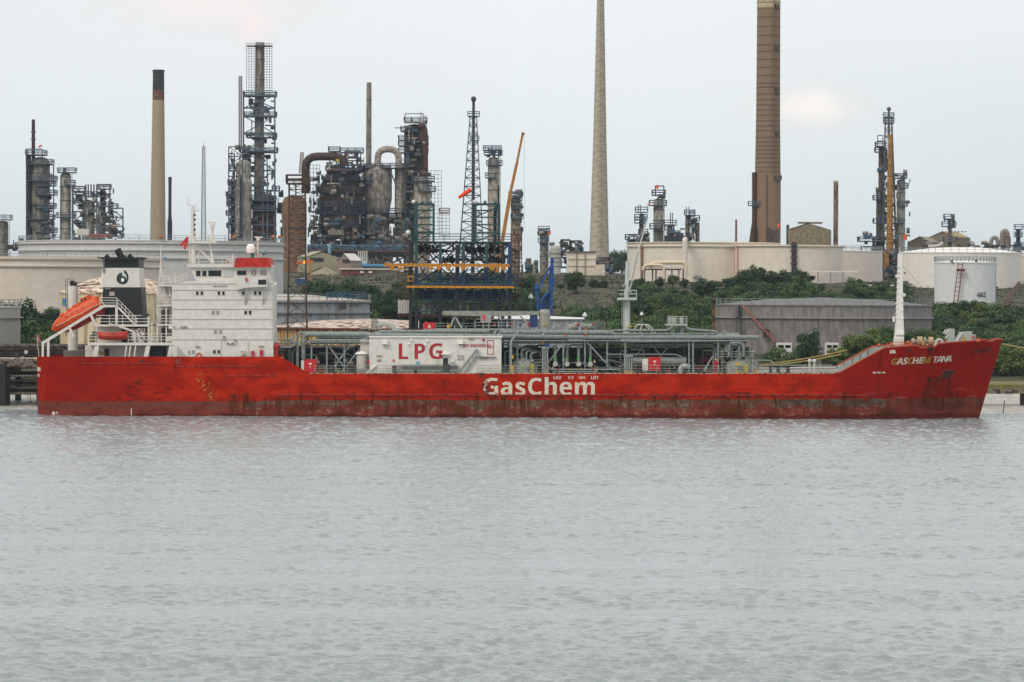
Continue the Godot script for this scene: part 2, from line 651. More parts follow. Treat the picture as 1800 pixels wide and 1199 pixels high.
func hull_image() -> ImageTexture:
	var w := 2048
	var h := 182
	var sx := 1710.0 / w
	var a := FastNoiseLite.new()
	a.seed = 21
	a.noise_type = FastNoiseLite.TYPE_SIMPLEX_SMOOTH
	a.frequency = 0.03
	a.fractal_octaves = 5
	var b := FastNoiseLite.new()
	b.seed = 22
	b.noise_type = FastNoiseLite.TYPE_SIMPLEX_SMOOTH
	b.frequency = 0.11
	b.fractal_octaves = 4
	var r := RandomNumberGenerator.new()
	r.seed = 4
	# runs of rust: x, top, length, width, strength
	var runs := []
	for i in 210: runs.append([r.randf_range(400, 1740), r.randf_range(690, 706), r.randf_range(6, 42), r.randf_range(1.2, 7), r.randf_range(0.3, 1.0)])
	for i in 26: runs.append([r.randf_range(400, 1700), r.randf_range(657, 690), r.randf_range(6, 30), r.randf_range(0.8, 2.0), r.randf_range(0.12, 0.4)])
	for x in [[441, 706, 30, 5, 1.0], [490, 700, 34, 7, .9], [780, 668, 22, 4, .8], [928, 692, 40, 5, .9], [1305, 690, 46, 16, .75], [1396, 664, 30, 2.5, .9], [1404, 668, 22, 1.6, .6], [1412, 666, 16, 2, .7], [1422, 665, 14, 1.4, .6], [1430, 666, 18, 1.4, .6], [1445, 664, 10, 1.6, .6],
		[1638, 664, 60, 9, .95], [1652, 662, 66, 8, .8], [1676, 664, 60, 4, .9], [1664, 664, 40, 10, .5], [1630, 690, 45, 6, .7], [1548, 615, 90, 6, .45], [1570, 628, 20, 2, .6], [1636, 612, 18, 5, .8], [1718, 618, 10, 3, .8], [1738, 614, 12, 6, .9], [308, 637, 24, 3, .6], [648, 657, 14, 2.5, .8]]: runs.append(x)
	var stain := PackedFloat32Array()
	stain.resize(w * h)
	for q in runs:
		var x0 := int((q[0] - 60.0 - q[3]) / sx)
		var x1 := int((q[0] - 60.0 + q[3]) / sx)
		for y in h:
			var py := 592.0 + (y + 0.5) * 152.0 / h
			if py < q[1] or py > q[1] + q[2]: continue
			var fy: float = (py - q[1]) / q[2]
			for x in range(maxi(x0, 0), mini(x1 + 1, w)):
				var px := 60.0 + x * sx
				var ex: float = absf(px - q[0]) / q[3]
				var s: float = q[4] * (1.0 - ex * ex) * (1.0 - fy * fy) * clampf(0.75 + 1.3 * b.get_noise_2d(px * 1.6, py * 0.25), 0, 1.3)
				if s > stain[y * w + x]: stain[y * w + x] = s
	var out := PackedByteArray()
	out.resize(w * h * 3)
	var red := Color("b1280c")
	var red2 := Color("941c09")
	var boot := Color("6c312a")
	var slime := Color("5c5146")
	var rust := Color("46200f")
	var scuff := Color("b9665a")
	for y in h:
		var py := 592.0 + (y + 0.5) * 152.0 / h
		for x in w:
			var px := 60.0 + x * sx
			var n1 := a.get_noise_2d(px * 0.5, py * 0.9)
			var n2 := b.get_noise_2d(px * 0.8, py * 1.1)
			var line := 705.0 - 0.0022 * (px - 100.0)
			if px < 480.0: line += 1.0
			var c := red.lerp(red2, clampf(0.5 + n1 * 2.2 + n2 * 0.5, 0, 1))
			if fposmod(px, 62.0) < 0.9 or absf(py - 648.0) < 0.45 or absf(py - 676.0) < 0.45: c = c.lerp(Color("7a1408"), 0.35)     # welds
			if px > 1440.0:                                # bow: shade of the flare painted as darker red, plus chalked, scuffed paint
				var near := clampf((px - 1440.0) / 60.0, 0, 1)
				c = c.lerp(Color("8a140e"), near * 0.7)
				var k := smoothstep(0.12, 0.5, a.get_noise_2d(px * 0.6 + 300.0, py * 2.2)) * near * smoothstep(668, 690, py)
				c = c.lerp(scuff, k * 0.55)
			elif px < 300.0:
				c = c.lerp(Color("86160e"), clampf((300.0 - px) / 120.0, 0, 1) * 0.6)  # darker red painted in for shade on the inward curving stern
				if px > 195.0:
					var k := smoothstep(0.1, 0.32, b.get_noise_2d(px * 0.28 + 90.0, py * 1.5)) * smoothstep(0.0, 0.4, a.get_noise_2d(px * 0.8, py * 0.8 + 70.0) + 0.25) * smoothstep(662, 680, py)
					c = c.lerp(Color("3a1510"), k * 0.8)
			if py > 662.0 and px > 300.0 and px < 1500.0:   # scrapes
				var k := smoothstep(0.38, 0.5, b.get_noise_2d(px * 0.2 + 500.0, py * 1.8))
				c = c.lerp(Color("6b170c"), k * 0.6)
			if px > 342.0 and px < 384.0 and py > 656.0 and py < 704.0:   # flaked patch showing old primer
				var e: float = absf(px - (347.0 + (py - 656.0) * 0.62)) / 13.0
				if b.get_noise_2d(px * 1.3, py * 1.5) > 0.16 + 0.35 * e: c = Color("a07d48")
			var wob := line + n2 * 2.2
			if py > wob:
				var t := clampf(0.5 + n1 * 1.5 + n2 * 0.6, 0, 1)
				c = boot.lerp(Color("823c32"), t)
				var up := 1.0 - clampf((py - line) / 24.0, 0, 1)
				var weed := smoothstep(0.42, 0.8, up + n1 * 0.9 + 0.25 * n2)
				if px > 1560.0: weed *= 0.25
				elif px < 430.0: weed *= 0.35
				c = c.lerp(slime, weed * 0.8)
				if px > 1370.0 and px < 1540.0 and py < line + 13.0 + n1 * 8.0: c = c.lerp(Color("4f4b42"), 0.7)
				if n2 > 0.2 and n1 > -0.1 and px < 1560.0 and px > 430.0: c = c.lerp(Color("8c7a66"), clampf((n2 - 0.2) * 3.5, 0, 0.75))
				if n1 < -0.22: c = c.lerp(Color("5a3216"), clampf((-0.22 - n1) * 4.0, 0, 0.8))
				if py > 729.0 + n1 * 4.0: c = c.lerp(Color("3d1513"), 0.45)
			elif py > 694.5 and px > 485.0 and px < 1560.0:
				c = c.lerp(Color("8a1c0d"), 0.35)
			var s := stain[y * w + x]
			if s > 0.02: c = c.lerp(rust, clampf(s, 0, 0.92))
			var i := (y * w + x) * 3
			out[i] = int(c.r * 255)
			out[i + 1] = int(c.g * 255)
			out[i + 2] = int(c.b * 255)
	return ImageTexture.create_from_image(Image.create_from_data(w, h, false, Image.FORMAT_RGB8, out))

func make_hull() -> void:
	ship = thing("tanker_ship", "red gas tanker with white aft deckhouse and grey pipework, lying along the jetty", "ship")
	ship.rotation.z = 0.0052
	WHITE = paint("dcd8d2", "soft", 5.0, 5.0, 0.5)
	GREY = paint("8d938f", "mottle", 3.0, 3.0, 0.5)
	DECKGREY = paint("a5a39b", "mottle", 4.0, 4.0, 0.7)
	DARK = paint("2b2e30", "", 1, 1, 0.6)
	RED = paint("b3121c", "", 1, 1, 0.5)
	BLACK = paint("15171c", "", 1, 1, 0.5)
	GLASS = paint("0c0f12", "", 1, 1, 0.08)
	var skin := StandardMaterial3D.new()
	skin.albedo_texture = hull_image()
	skin.roughness = 0.72
	skin.metallic_specular = 0.06
	# fine stations along the bow so that it curves
	var line := []
	for i in STATIONS.size() - 1:
		var cnt := 3 if STATIONS[i][0] >= 1465 else (2 if STATIONS[i][0] < 200 else 1)
		for j in cnt: line.append(hull_station(lerpf(STATIONS[i][0], STATIONS[i + 1][0], j / float(cnt))))
	line.append(STATIONS[-1])
	var fs := [0.0, 0.12, 0.25, 0.4, 0.55, 0.7, 0.85, 1.0, 1.3]
	var g := Geo.new()
	for side in [1.0, -1.0]:
		var rows := []
		for f in fs:
			var row := PackedVector3Array()
			for s in line: row.append(hull_point(s, f, side))
			rows.append(row)
		rows.reverse()
		g.patch(rows, side < 0)
		# the rounded transom, from the corner to the middle
		var tr := []
		for f in fs:
			var row := PackedVector3Array()
			for t in [0.0, 0.45, 0.75, 1.0]:
				var p := hull_point(STATIONS[0], f, side)
				var mid := Vector3(lerpf(51, 55, minf(f, 1.0)) * 0.07 - 63.0, p.y, -BEAM / 2)
				row.append(Vector3(lerpf(mid.x, p.x, pow(t, 2.2)), p.y, lerpf(mid.z, p.z, t)))
			tr.append(row)
		tr.reverse()
		g.patch(tr, side < 0)
	for p in g.v: g.uv.append(hull_uv(p))
	var hull := obj("hull", g, skin, ship, "red hull with rust runs and a dark worn band along the waterline")
	# decks: poop, main, forecastle
	for q in [[0, 5, 0.35, "poop_deck"], [7, 13, 0.06, "main_deck"], [13, STATIONS.size() - 1, 0.55, "forecastle_deck"]]:
		var d := Geo.new()
		for i in range(q[0], q[1]):
			var a := hull_point(STATIONS[i], 0.0, 0.985)
			var b := hull_point(STATIONS[i + 1], 0.0, 0.985)
			var dn: float = q[2]
			var y0: float = a.y - dn
			var y1: float = b.y - dn
			if q[3] == "forecastle_deck":
				y0 = 8.0
				y1 = 8.0
			if q[3] != "poop_deck":
				if q[3] == "main_deck":
					y0 = 5.42
					y1 = 5.42
				a = hull_point(STATIONS[i], clampf(1.0 - y0 / a.y, 0, 1), 0.97 if i > 9 else 0.985)
				b = hull_point(STATIONS[i + 1], clampf(1.0 - y1 / b.y, 0, 1), 0.97 if i > 8 else 0.985)
			d.quad(Vector3(a.x, y0, a.z), Vector3(b.x, y1, b.z), Vector3(b.x, y1, -BEAM - b.z), Vector3(a.x, y0, -BEAM - a.z))
		obj(q[3], d, DECKGREY if q[3] == "main_deck" else paint("7d4038", "mottle", 3.0), ship)
	obj("poop_bulkhead", Geo.new().span(Vector3((480 - 900) * 0.07, 4.0, -0.4), Vector3((486 - 900) * 0.07, 7.25, -16.6)), paint("c9c5be", "rust", 2.0), ship)
	obj("side_passage_deck", Geo.new().span(Vector3((485 - 900) * 0.07, 5.2, -0.15), Vector3((546 - 900) * 0.07, 5.4, -16.8)), DECKGREY, ship)
	# stern end of the poop deck
	var pd := Geo.new()
	var c0 := hull_point(STATIONS[0], 0.0, 0.97)
	pd.quad(Vector3(57 * 0.07 - 63.0, c0.y - 0.35, -11.5), Vector3(57 * 0.07 - 63.0, c0.y - 0.35, -5.5), Vector3(c0.x, c0.y - 0.35, c0.z), Vector3(c0.x, c0.y - 0.35, -BEAM - c0.z))
	obj("stern_deck", pd, DECKGREY, ship)
	var fb := hull_point(STATIONS[13], 0.35, 0.9)
	obj("forecastle_bulkhead", Geo.new().span(Vector3(fb.x, 5.3, fb.z), Vector3(fb.x + 0.15, 8.0, -BEAM - fb.z)), paint("8f958f", "mottle", 2.0), ship)
	# grey inner faces of the bulwarks at the bow
	for side in [1.0, -1.0]:
		var rows := [PackedVector3Array(), PackedVector3Array()]
		var cap := Geo.new()
		var ribs := Geo.new()
		for i in range(10, STATIONS.size() - 1):
			var p := hull_point(STATIONS[i], 0.0, side * 0.985)
			var base := 5.4 if i <= 13 else 7.9
			rows[1].append(p - Vector3(0, 0.03, 0))
			rows[0].append(hull_point(STATIONS[i], clampf(1.0 - base / p.y, 0, 1), side * 0.96))
			var p2 := hull_point(STATIONS[i + 1], 0.0, side * 0.985)
			cap.bar(p + Vector3(0, 0.04, 0), p2 + Vector3(0, 0.04, 0), 0.18, 0.1)
		obj("bulwark_lining", Geo.new().patch(rows, side > 0), paint("8f958f", "mottle", 2.5, 1.5), ship)
		obj("bulwark_capping", cap, paint("c2543a", "mottle", 1.0), ship)
		if side < 0:
			for k in 3: ribs.bar(hull_point(hull_station(1482 + k * 14), 0.0, -0.96) - Vector3(0, 0.5 + 0.3 * k, 0), hull_point(hull_station(1512 + k * 16), 0.0, -0.96) - Vector3(0, 1.6 + k * 0.2, 0), 0.14)
			for k in 5:
				var p := hull_point(hull_station(1490 + k * 14), 0.0, -0.96)
				ribs.bar(p, Vector3(p.x, 5.5 + k * 0.4, p.z), 0.12)
			obj("bulwark_stay", ribs, GREY, ship)
	# rubbing strakes welded to the side
	for q in [[485, 1558, 694.0, 694.5, 0.16], [140, 292, 638.5, 639, 0.09], [310, 486, 643.5, 643.5, 0.09], [395, 486, 660.5, 660.5, 0.12], [1100, 1470, 693.0, 693.0, 0.0]]:
		if q[4] <= 0.0: continue
		var st := Geo.new()
		var last := Vector3.ZERO
		var k := 0
		for x in range(q[0], q[1] + 1, 30):
			var t := hull_at(x, lerpf(q[2], q[3], (x - q[0]) / float(q[1] - q[0])))
			if k > 0: st.bar(last, t.origin, 0.12, q[4])
			last = t.origin
			k += 1
		obj("rubbing_strake", st, paint("a82a14", "rust", 3.0, 3.0), hull)
	# pale gunwale bar along the main deck edge
	obj("gunwale_bar", Geo.new().span(Vector3((545 - 900) * 0.07, 5.44, -0.02), Vector3((1466 - 900) * 0.07, 5.56, -0.2)), paint("b9aea4", "rust", 2.5, 2.5), ship)
	# lettering and marks on the side
	var cream := paint("e2d6c4", "mottle", 1.2, 1.2, 0.6)
	lettering("GasChem", 2.05, cream, hull, Vector3((948.5 - 900) * 0.07, (735 - 680.3) * 0.07, 0.005), "lettering", 1.08)
	var peel := Geo.new()
	var pr := RandomNumberGenerator.new()
	pr.seed = 12
	for i in 46:
		var px := pr.randf_range(848, 873)
		var py := pr.randf_range(667, 697)
		if px > 858 and py < 672 and i % 2 == 0: continue
		if pr.randf() < 0.35: px = pr.randf_range(846, 856)
		var w := pr.randf_range(0.06, 0.22)
		var c := Vector3((px - 900) * 0.07, (735 - py) * 0.07, 0.03)
		var poly := PackedVector2Array()
		for k in 6: poly.append(Vector2(cos(k * 1.05), sin(k * 1.05)) * w * pr.randf_range(0.5, 1.2))
		peel.sheet(poly, 0.0, 0.012, c)
	stuff(obj("flaked_paint", peel, paint("7a2415", "rust", 0.8, 0.8), hull))
	var small := paint("d9cdc0", "", 1, 1, 0.6)
	for q in [["LO2", 980, .38], ["V-2", 1004, .32], ["VO1", 1024, .32], ["LO1", 1046, .38]]:
		lettering(q[0], q[2], small, hull, Vector3((q[1] - 900) * 0.07, (735 - 664.0) * 0.07, 0.005))
	var names := "GASCHEM TANA"
	var adv := [0, 11, 21, 30, 40, 50.5, 61, 0, 77, 86, 95, 103.5]
	for i in names.length():
		if names[i] == " ": continue
		var px: float = 1573.0 + adv[i] * 0.93
		var t := hull_at(px, 636.0 - adv[i] * 0.048)
		var m: Material = paint("a8842f", "mottle", 0.5) if i in [0, 3, 6] else cream
		var skew := Basis(Vector3(1, 0, 0), Vector3(0.12, 1, 0), Vector3(0, 0, 1))
		lettering(names[i], 0.82, m, hull, t.origin, "lettering", 1.1, 700, t.basis * skew)
	for k in 3:
		var tm := hull_at(1538 + k * 8, 655)
		obj("pale_mark", Geo.new().box(tm.origin, Vector3(0.42, 0.17, 0.03), tm.basis), small, hull)
	# small pale marks: tug marks, draught marks, mooring marks
	for q in [[1567, 617, .3], [1572, 616.5, .3], [1567, 620, .3], [1572.5, 619.5, .35], [311, 633.5, .25], [316, 633.5, .25], [311, 637.5, .25], [316, 637.5, .25]]:
		var t := hull_at(q[0], q[1])
		obj("mooring_mark", Geo.new().box(t.origin, Vector3(q[2], q[2] * 0.7, 0.03), t.basis), small if q[0] > 1000 else paint("8d4a3c"), hull)
	for q in [[95, 727, 6, 5], [101, 726, 2, 4], [231.5, 724, 1.6, 12]]:
		var t := hull_at(q[0], q[1])
		obj("draught_mark", Geo.new().box(t.origin, Vector3(q[2] * 0.07, q[3] * 0.07, 0.03), t.basis), paint("d8d2c4"), hull)
	# lettering on the rounded transom
	for q in [["TANA", 650, 0.5], ["ON", 661, 0.38]]:
		var f: float = (q[1] - 627.0) / 108.0
		var side := hull_point(STATIONS[0], f, 1.0)
		var mx := lerpf(51, 55, f) * 0.07 - 63.0
		var p0 := Vector3(lerpf(mx, side.x, 0.173), side.y, lerpf(-8.5, side.z, 0.45))
		var p1 := Vector3(lerpf(mx, side.x, 0.531), side.y, lerpf(-8.5, side.z, 0.75))
		var tx := (p1 - p0).normalized()
		var nz := tx.cross(Vector3.UP).normalized()
		lettering(q[0], q[2], small, hull, (p0 + p1) * 0.5 + nz * 0.06, "lettering", 1.2, 700, Basis(tx, Vector3.UP, nz))
	# anchor pocket and anchor: flat plate, dark rust colour standing for the recess shade
	var at := hull_at(1665, 657)
	var pk := Geo.new()
	var poly := PackedVector2Array([Vector2(-0.85, -0.55), Vector2(0.8, -0.55), Vector2(1.05, 0.5), Vector2(-0.55, 0.5)])
	for i in 4:
		var a: Vector2 = poly[i]
		var b: Vector2 = poly[(i + 1) % 4]
		pk.bar(at * Vector3(a.x, a.y, 0.05), at * Vector3(b.x, b.y, 0.05), 0.14, 0.16)
	var pocket := obj("anchor_pocket", pk, paint("9c1a10", "rust", 1.0), hull)
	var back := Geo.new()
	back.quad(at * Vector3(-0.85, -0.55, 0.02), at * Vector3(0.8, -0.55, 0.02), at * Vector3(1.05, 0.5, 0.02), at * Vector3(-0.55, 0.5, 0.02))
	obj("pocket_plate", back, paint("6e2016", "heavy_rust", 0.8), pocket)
	var an := Geo.new()
	an.bar(at * Vector3(0.1, 0.45, 0.12), at * Vector3(-0.15, -0.45, 0.2), 0.18)
	an.bar(at * Vector3(-0.6, -0.3, 0.14), at * Vector3(0.35, -0.45, 0.14), 0.22)
	obj("anchor", an, paint("2a1a14", "rust", 0.5), pocket)
	for q in [[1718, 617, .4], [1738, 614, .45], [1636, 611.5, .5], [1598, 615, .3], [249, 634.5, .3]]:
		var t := hull_at(q[0], q[1])
		var fl := Geo.new()
		fl.lathe([Vector2(q[2] * 0.55, 0), Vector2(q[2], 0.03), Vector2(q[2], 0.1), Vector2(q[2] * 0.6, 0.12)], Vector3.ZERO, 12)
		var tf := Transform3D(t.basis * Basis(Vector3.RIGHT, PI / 2) * Basis.from_scale(Vector3(1, 1, 0.6)), t.origin)
		for i in fl.v.size():
			fl.v[i] = tf * fl.v[i]
			fl.n[i] = (tf.basis * fl.n[i]).normalized()
		var rim := obj("fairlead", fl, paint("7c1a12", "rust", 0.6), hull)
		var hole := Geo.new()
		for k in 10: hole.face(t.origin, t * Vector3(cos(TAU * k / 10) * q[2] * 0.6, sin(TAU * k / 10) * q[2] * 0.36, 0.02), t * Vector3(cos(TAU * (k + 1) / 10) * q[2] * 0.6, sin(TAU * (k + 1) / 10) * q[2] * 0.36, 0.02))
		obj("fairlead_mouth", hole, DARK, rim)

func part(called: String, x0: float, y0: float, x1: float, y1: float, z0: float, z1: float, m: Material, parent: Node, label := "") -> MeshInstance3D:
	return obj(called, SB(Geo.new(), x0, y0, x1, y1, z0, z1), m, parent, label)

func poly_part(called: String, pts: Array, z0: float, z1: float, m: Material, parent: Node, label := "") -> MeshInstance3D:
	var q := PackedVector2Array()
	for p in pts:
		var a := S(p[0], p[1], z0)
		q.append(Vector2(a.x, a.y))
	return obj(called, Geo.new().sheet(q, z0, z1), m, parent, label)

func rail_part(pts: Array, h: float, m: Material, parent: Node, mids := 2, w := 0.07) -> MeshInstance3D:      # pts: [px, py, z]
	var q := []
	for p in pts: q.append(S(p[0], p[1], p[2]))
	return obj("railing", Geo.new().rail(q, h, w, mids, 1.5), m, parent)

func bars(called: String, list: Array, w: float, m: Material, parent: Node) -> void:    # each [x0, y0, z0, x1, y1, z1] its own bar
	for q in list: obj(called, Geo.new().bar(S(q[0], q[1], q[2]), S(q[3], q[4], q[5]), q[6] if q.size() > 6 else w), m, parent)

func tubes(called: String, list: Array, m: Material, parent: Node) -> void:     # [x0, y0, z0, x1, y1, z1, radius]
	for q in list: obj(called, Geo.new().tube(S(q[0], q[1], q[2]), S(q[3], q[4], q[5]), q[6], q[7] if q.size() > 7 else -1.0, 10), m, parent)

func window(x0: float, y0: float, x1: float, y1: float, z: float, parent: Node, pane: Material = null) -> void:
	var f := Geo.new()
	var a := S(x0, y1, z)
	var b := S(x1, y0, z)
	for q in [[a.x, a.y, b.x, a.y], [a.x, b.y, b.x, b.y], [a.x, a.y, a.x, b.y], [b.x, a.y, b.x, b.y]]: f.bar(Vector3(q[0], q[1], z + 0.02), Vector3(q[2], q[3], z + 0.02), 0.07, 0.06)
	var w := obj("window", f, paint("b9b6b0"), parent)
	obj("pane", Geo.new().span(Vector3(a.x, a.y, z + 0.005), Vector3(b.x, b.y, z + 0.02)), pane if pane else GLASS, w)

func make_aft() -> void:
	var pale := paint("8f9494", "", 1, 1, 0.1)
	# deckhouse
	var house := poly_part("deckhouse", [[303, 627], [303, 500], [330, 494], [481, 494], [481, 627]], -0.5, -8.5, WHITE, ship, "white accommodation block with small square windows")
	for y in [499, 510, 527, 543.5, 561.5, 578, 597]:
		part("plating_seam", 304, y - 0.45, 480.6, y + 0.45, -0.44, -0.6, paint("a59d95"), house)
	for q in [[345, 512, 350, 519], [353, 512, 358, 519], [383, 512, 388, 519], [391, 512, 396, 519], [426, 512, 431, 519], [447, 512, 452, 519], [455, 512, 460, 519], [430, 546, 435, 553], [438, 546, 443, 553], [375, 615, 380, 622], [383, 615, 388, 622]]:
		window(q[0], q[1], q[2], q[3], -0.5, house)
	for q in [[373, 546, 378, 553], [381, 546, 386, 553], [377, 580, 382, 587], [386, 580, 391, 587], [331, 616, 335, 622], [338, 616, 343, 622]]:
		window(q[0], q[1], q[2], q[3], -0.5, house, pale)
	for q in [[442, 617, 447.5, 625.5], [457, 615, 463, 625]]: part("fire_hose_box", q[0], q[1], q[2], q[3], -0.2, -0.5, RED, house)
	for q in [[391, 591, 397, 597], [318, 573, 329, 575.5], [344, 608, 352, 610], [399, 602.5, 414, 604.5], [424, 617, 432, 625], [455, 607.5, 464, 609], [412, 596, 416, 600]]: part("wall_fitting", q[0], q[1], q[2], q[3], -0.25, -0.5, paint("c9c3b6", "rust", 1.5), house)
	tubes("downpipe", [[388.5, 597, -.42, 388.5, 626, -.42, .05], [437, 600, -.42, 437, 626, -.42, .05], [478, 500, -.42, 478, 598, -.42, .05]], WHITE, house)
	poly_part("stair_screen", [[312, 627], [312, 608], [329, 627]], -0.3, -0.45, paint("a9a69f"), house)
	tag_ring(house)
	lettering("IMO 9213717", 0.2, paint("4a4a4a"), house, S(388, 503.5, -0.49), "lettering", 1.05)
	# wheelhouse
	var wh := poly_part("wheelhouse", [[334, 470], [478, 470], [476, 494], [346, 494]], -1.2, -8.6, WHITE, ship, "white wheelhouse with a band of dark windows")
	part("wheelhouse_roof", 329.5, 465.5, 478, 470, -0.8, -9.0, WHITE, wh)
	for q in [[345, 475.5, 353.5, 486], [356, 475.5, 364, 486], [366.5, 475, 390, 486], [417, 475.5, 434, 484], [398, 475.5, 404, 481]]: window(q[0], q[1], q[2], q[3], -1.2, wh)
	window(458, 475.5, 469, 484, -1.2, wh, pale)
	part("door", 394, 474.5, 411, 486.5, -1.12, -1.2, paint("b9bbb6"), wh)
	var ring := Geo.new()
	for k in 12: ring.bar(S(447 + cos(TAU * k / 12) * 3.4, 479.5 + sin(TAU * k / 12) * 4.2, -1.1), S(447 + cos(TAU * (k + 1) / 12) * 3.4, 479.5 + sin(TAU * (k + 1) / 12) * 4.2, -1.1), 0.09)
	obj("clear_view_window", ring, paint("6a6a66"), wh)
	# bridge wing
	var wing := poly_part("bridge_wing", [[417, 487], [470, 487], [470, 504], [434, 505.5], [416, 510]], 0.25, -1.3, WHITE, ship)
	part("wing_opening", 454.5, 491.5, 469, 500.5, 0.27, 0.2, BLACK, wing)
	part("wing_lamp", 432, 488, 435, 495, 0.5, 0.25, RED, wing)
	bars("wing_strut", [[435, 505, 0.1, 431.5, 535, -.45], [466, 504.5, .1, 462.5, 535, -.45]], 0.16, paint("a7a6a2"), wing)
	obj("floodlight", Geo.new().tube(S(482, 502, 0), S(487, 499, 0), 0.1, 0.22).bar(S(470, 501, 0), S(482, 502, 0), 0.06), WHITE, wing)
	poly_part("red_screen", [[416.5, 453], [472, 453], [477.5, 469.7], [411.5, 469.7]], -0.3, -8.6, paint("c41f0e", "mottle", 3.0), ship, "red sloping screen above the bridge wing")
	# compass deck: rails, masts, dome
	var cd := part("compass_deck", 329.5, 464, 412, 465.5, -0.8, -9.0, WHITE, ship)
	rail_part([[330, 464, -1], [412, 464, -1]], 0.95, WHITE, cd)
	rail_part([[330, 464, -1], [330, 464, -8.6], [412, 464, -8.6]], 0.95, WHITE, cd)
	part("locker", 398, 455, 412, 464, -1.2, -3, WHITE, cd)
	part("lamp_box", 399.5, 458, 403, 461.5, -1.05, -1.2, RED, cd)
	var mast := obj("radar_mast", Geo.new().tube(S(341, 464, -6), S(340.5, 362, -6), 0.27, 0.17, 10), WHITE, ship, "white radar mast above the wheelhouse")
	part("mast_platform", 333, 424.5, 380, 427.5, -5, -7, WHITE, mast)
	rail_part([[334, 425, -5], [380, 425, -5]], 0.8, WHITE, mast, 1)
	tubes("mast_leg", [[345, 428, -6, 336, 464, -6, .13], [369, 428, -6, 375, 461, -6, .13], [342, 429, -6, 376, 463, -6, .12], [334, 425, -6, 334, 464, -6, .1], [350, 428, -6, 350, 464, -6, .07]], WHITE, mast)
	tubes("radar_post", [[374, 424, -6, 374, 395, -6, .16], [371, 424, -6, 374, 408, -6, .08], [377, 424, -6, 374, 408, -6, .08]], WHITE, mast)
	part("radar_drive", 370, 393.5, 377.5, 400, -5.6, -6.6, WHITE, mast)
	part("radar_scanner", 366.3, 390, 380, 392.4, -5.8, -6.3, WHITE, mast)
	bars("mast_arm", [[330, 360, -6, 341, 362.5, -6, .16], [341, 372, -6, 351, 369, -6, .12], [331, 344, -6, 331, 361, -6, .08], [336, 352, -6, 331, 360, -6, .06], [346, 357, -6, 345, 372, -6, .08], [337, 366, -6, 337, 464, -6, .07], [380, 416, -6, 378, 426, -6, .05]], 0.1, WHITE, mast)
	for y in [378, 386, 395, 404, 413]: part("navigation_light", 341, y - 1.6, 344.5, y + 1.6, -5.5, -5.9, DARK if y != 395 else paint("6b1c1c"), mast)
	for q in [[[330, 415], [333, 420], [319, 434], [317, 430]], [[328, 422], [332, 423], [327, 439], [323, 437]]]: poly_part("pennant", q, -5.6, -5.66, paint("c01f2e"), mast)
	var dome := obj("satellite_dome", Geo.new().lathe([Vector2(0.5, 0), Vector2(0.54, 0.3), Vector2(0.54, 0.65), Vector2(0.46, 0.95), Vector2(0.28, 1.08), Vector2(0, 1.12)], S(441.5, 444.5, -5), 20, true), paint("efece6"), ship)
	tubes("dome_post", [[444.5, 453, -5, 444.5, 444.5, -5, .22]], paint("0f7a5c"), dome)
	var sm := obj("scanner_post", Geo.new().tube(S(454, 453, -6), S(454, 419, -6), 0.15, 0.1), WHITE, ship)
	part("radar_scanner", 448.5, 416, 462, 418, -5.8, -6.2, WHITE, sm)
	part("radar_drive", 451.5, 418, 457, 423, -5.7, -6.3, WHITE, sm)
	bars("mast_arm", [[448, 447, -6, 459, 447, -6, .12], [459, 447, -6, 459, 453, -6, .1], [410, 446, -3, 410, 464, -3, .1]], 0.1, WHITE, sm)
	var sl := obj("searchlight", Geo.new().tube(S(461, 444, -3), S(467.5, 442.5, -3), 0.28, 0.36, 12).tube(S(464, 453, -3), S(464, 445, -3), 0.06), paint("6f9a90"), ship)
	obj("lamp_glass", Geo.new().tube(S(467.5, 442.5, -3), S(467.9, 442.4, -3), 0.31, 0.31, 12), DARK, sl)
	# stair tower between funnel and house
	var st := part("stair_tower", 279, 502, 303, 627, -6.5, -15, WHITE, ship)
	for y in [502, 537, 571]:
		part("landing", 276.5, y - 1, 304, y + 1.5, -0.7, -6.5, WHITE, st)
		rail_part([[277, y - 1, -0.9], [303, y - 1, -0.9]], 1.1, WHITE, st)
		rail_part([[277, y - 1, -0.9], [277, y - 1, -6]], 1.1, WHITE, st)
	tubes("stanchion", [[277.5, 502, -1, 277.5, 603, -1, .11], [293, 537, -1, 293, 603, -1, .1], [308, 480, -1, 308, 502, -1, .08]], WHITE, st)
	for q in [[287, 487, 291, 520], [297, 487, 299.5, 520]]: obj("stair_rail", Geo.new().bar(S(q[0], q[1], -1.4), S(q[2], q[3], -1.4), 0.12), WHITE, st)
	var fl := Geo.new()
	for k in 8: fl.bar(S(288.2 + k * 0.5, 490 + k * 4, -1.6), S(297.4 + k * 0.35, 490 + k * 4, -1.6), 0.08)
	obj("stair_tread", fl, paint("8e8e8a"), st)
	part("door", 284, 545, 297, 571, -6.42, -6.5, paint("4a4238"), st)
	part("door", 284, 577, 296, 603, -6.42, -6.5, paint("2c2a28"), st)
	tubes("signal_mast", [[283.5, 487, -7, 283.5, 431, -7, .14, .06], [280, 500, -7, 283.5, 452, -7, .06], [289, 500, -7, 283.5, 462, -7, .05]], WHITE, st)
	rail_part([[279, 501, -7], [303, 501, -7], [330, 493, -2]], 0.9, WHITE, st)
	part("signal_lamp", 288, 452, 293, 456, -6.8, -7.3, paint("5b86a8"), st)
	for k in 2: part("liferaft_canister", 297 + k * 7, 573, 303 + k * 7, 578, -0.5, -1.6, paint("e6e2da"), st)
	tubes("liferaft", [[293, 596, -1.2, 309, 596, -1.2, .38]], paint("e4dfd6"), ship)
	bars("liferaft_cradle", [[295, 596, -1, 296, 603, -1], [306, 596, -1, 305, 603, -1]], 0.1, WHITE, ship)
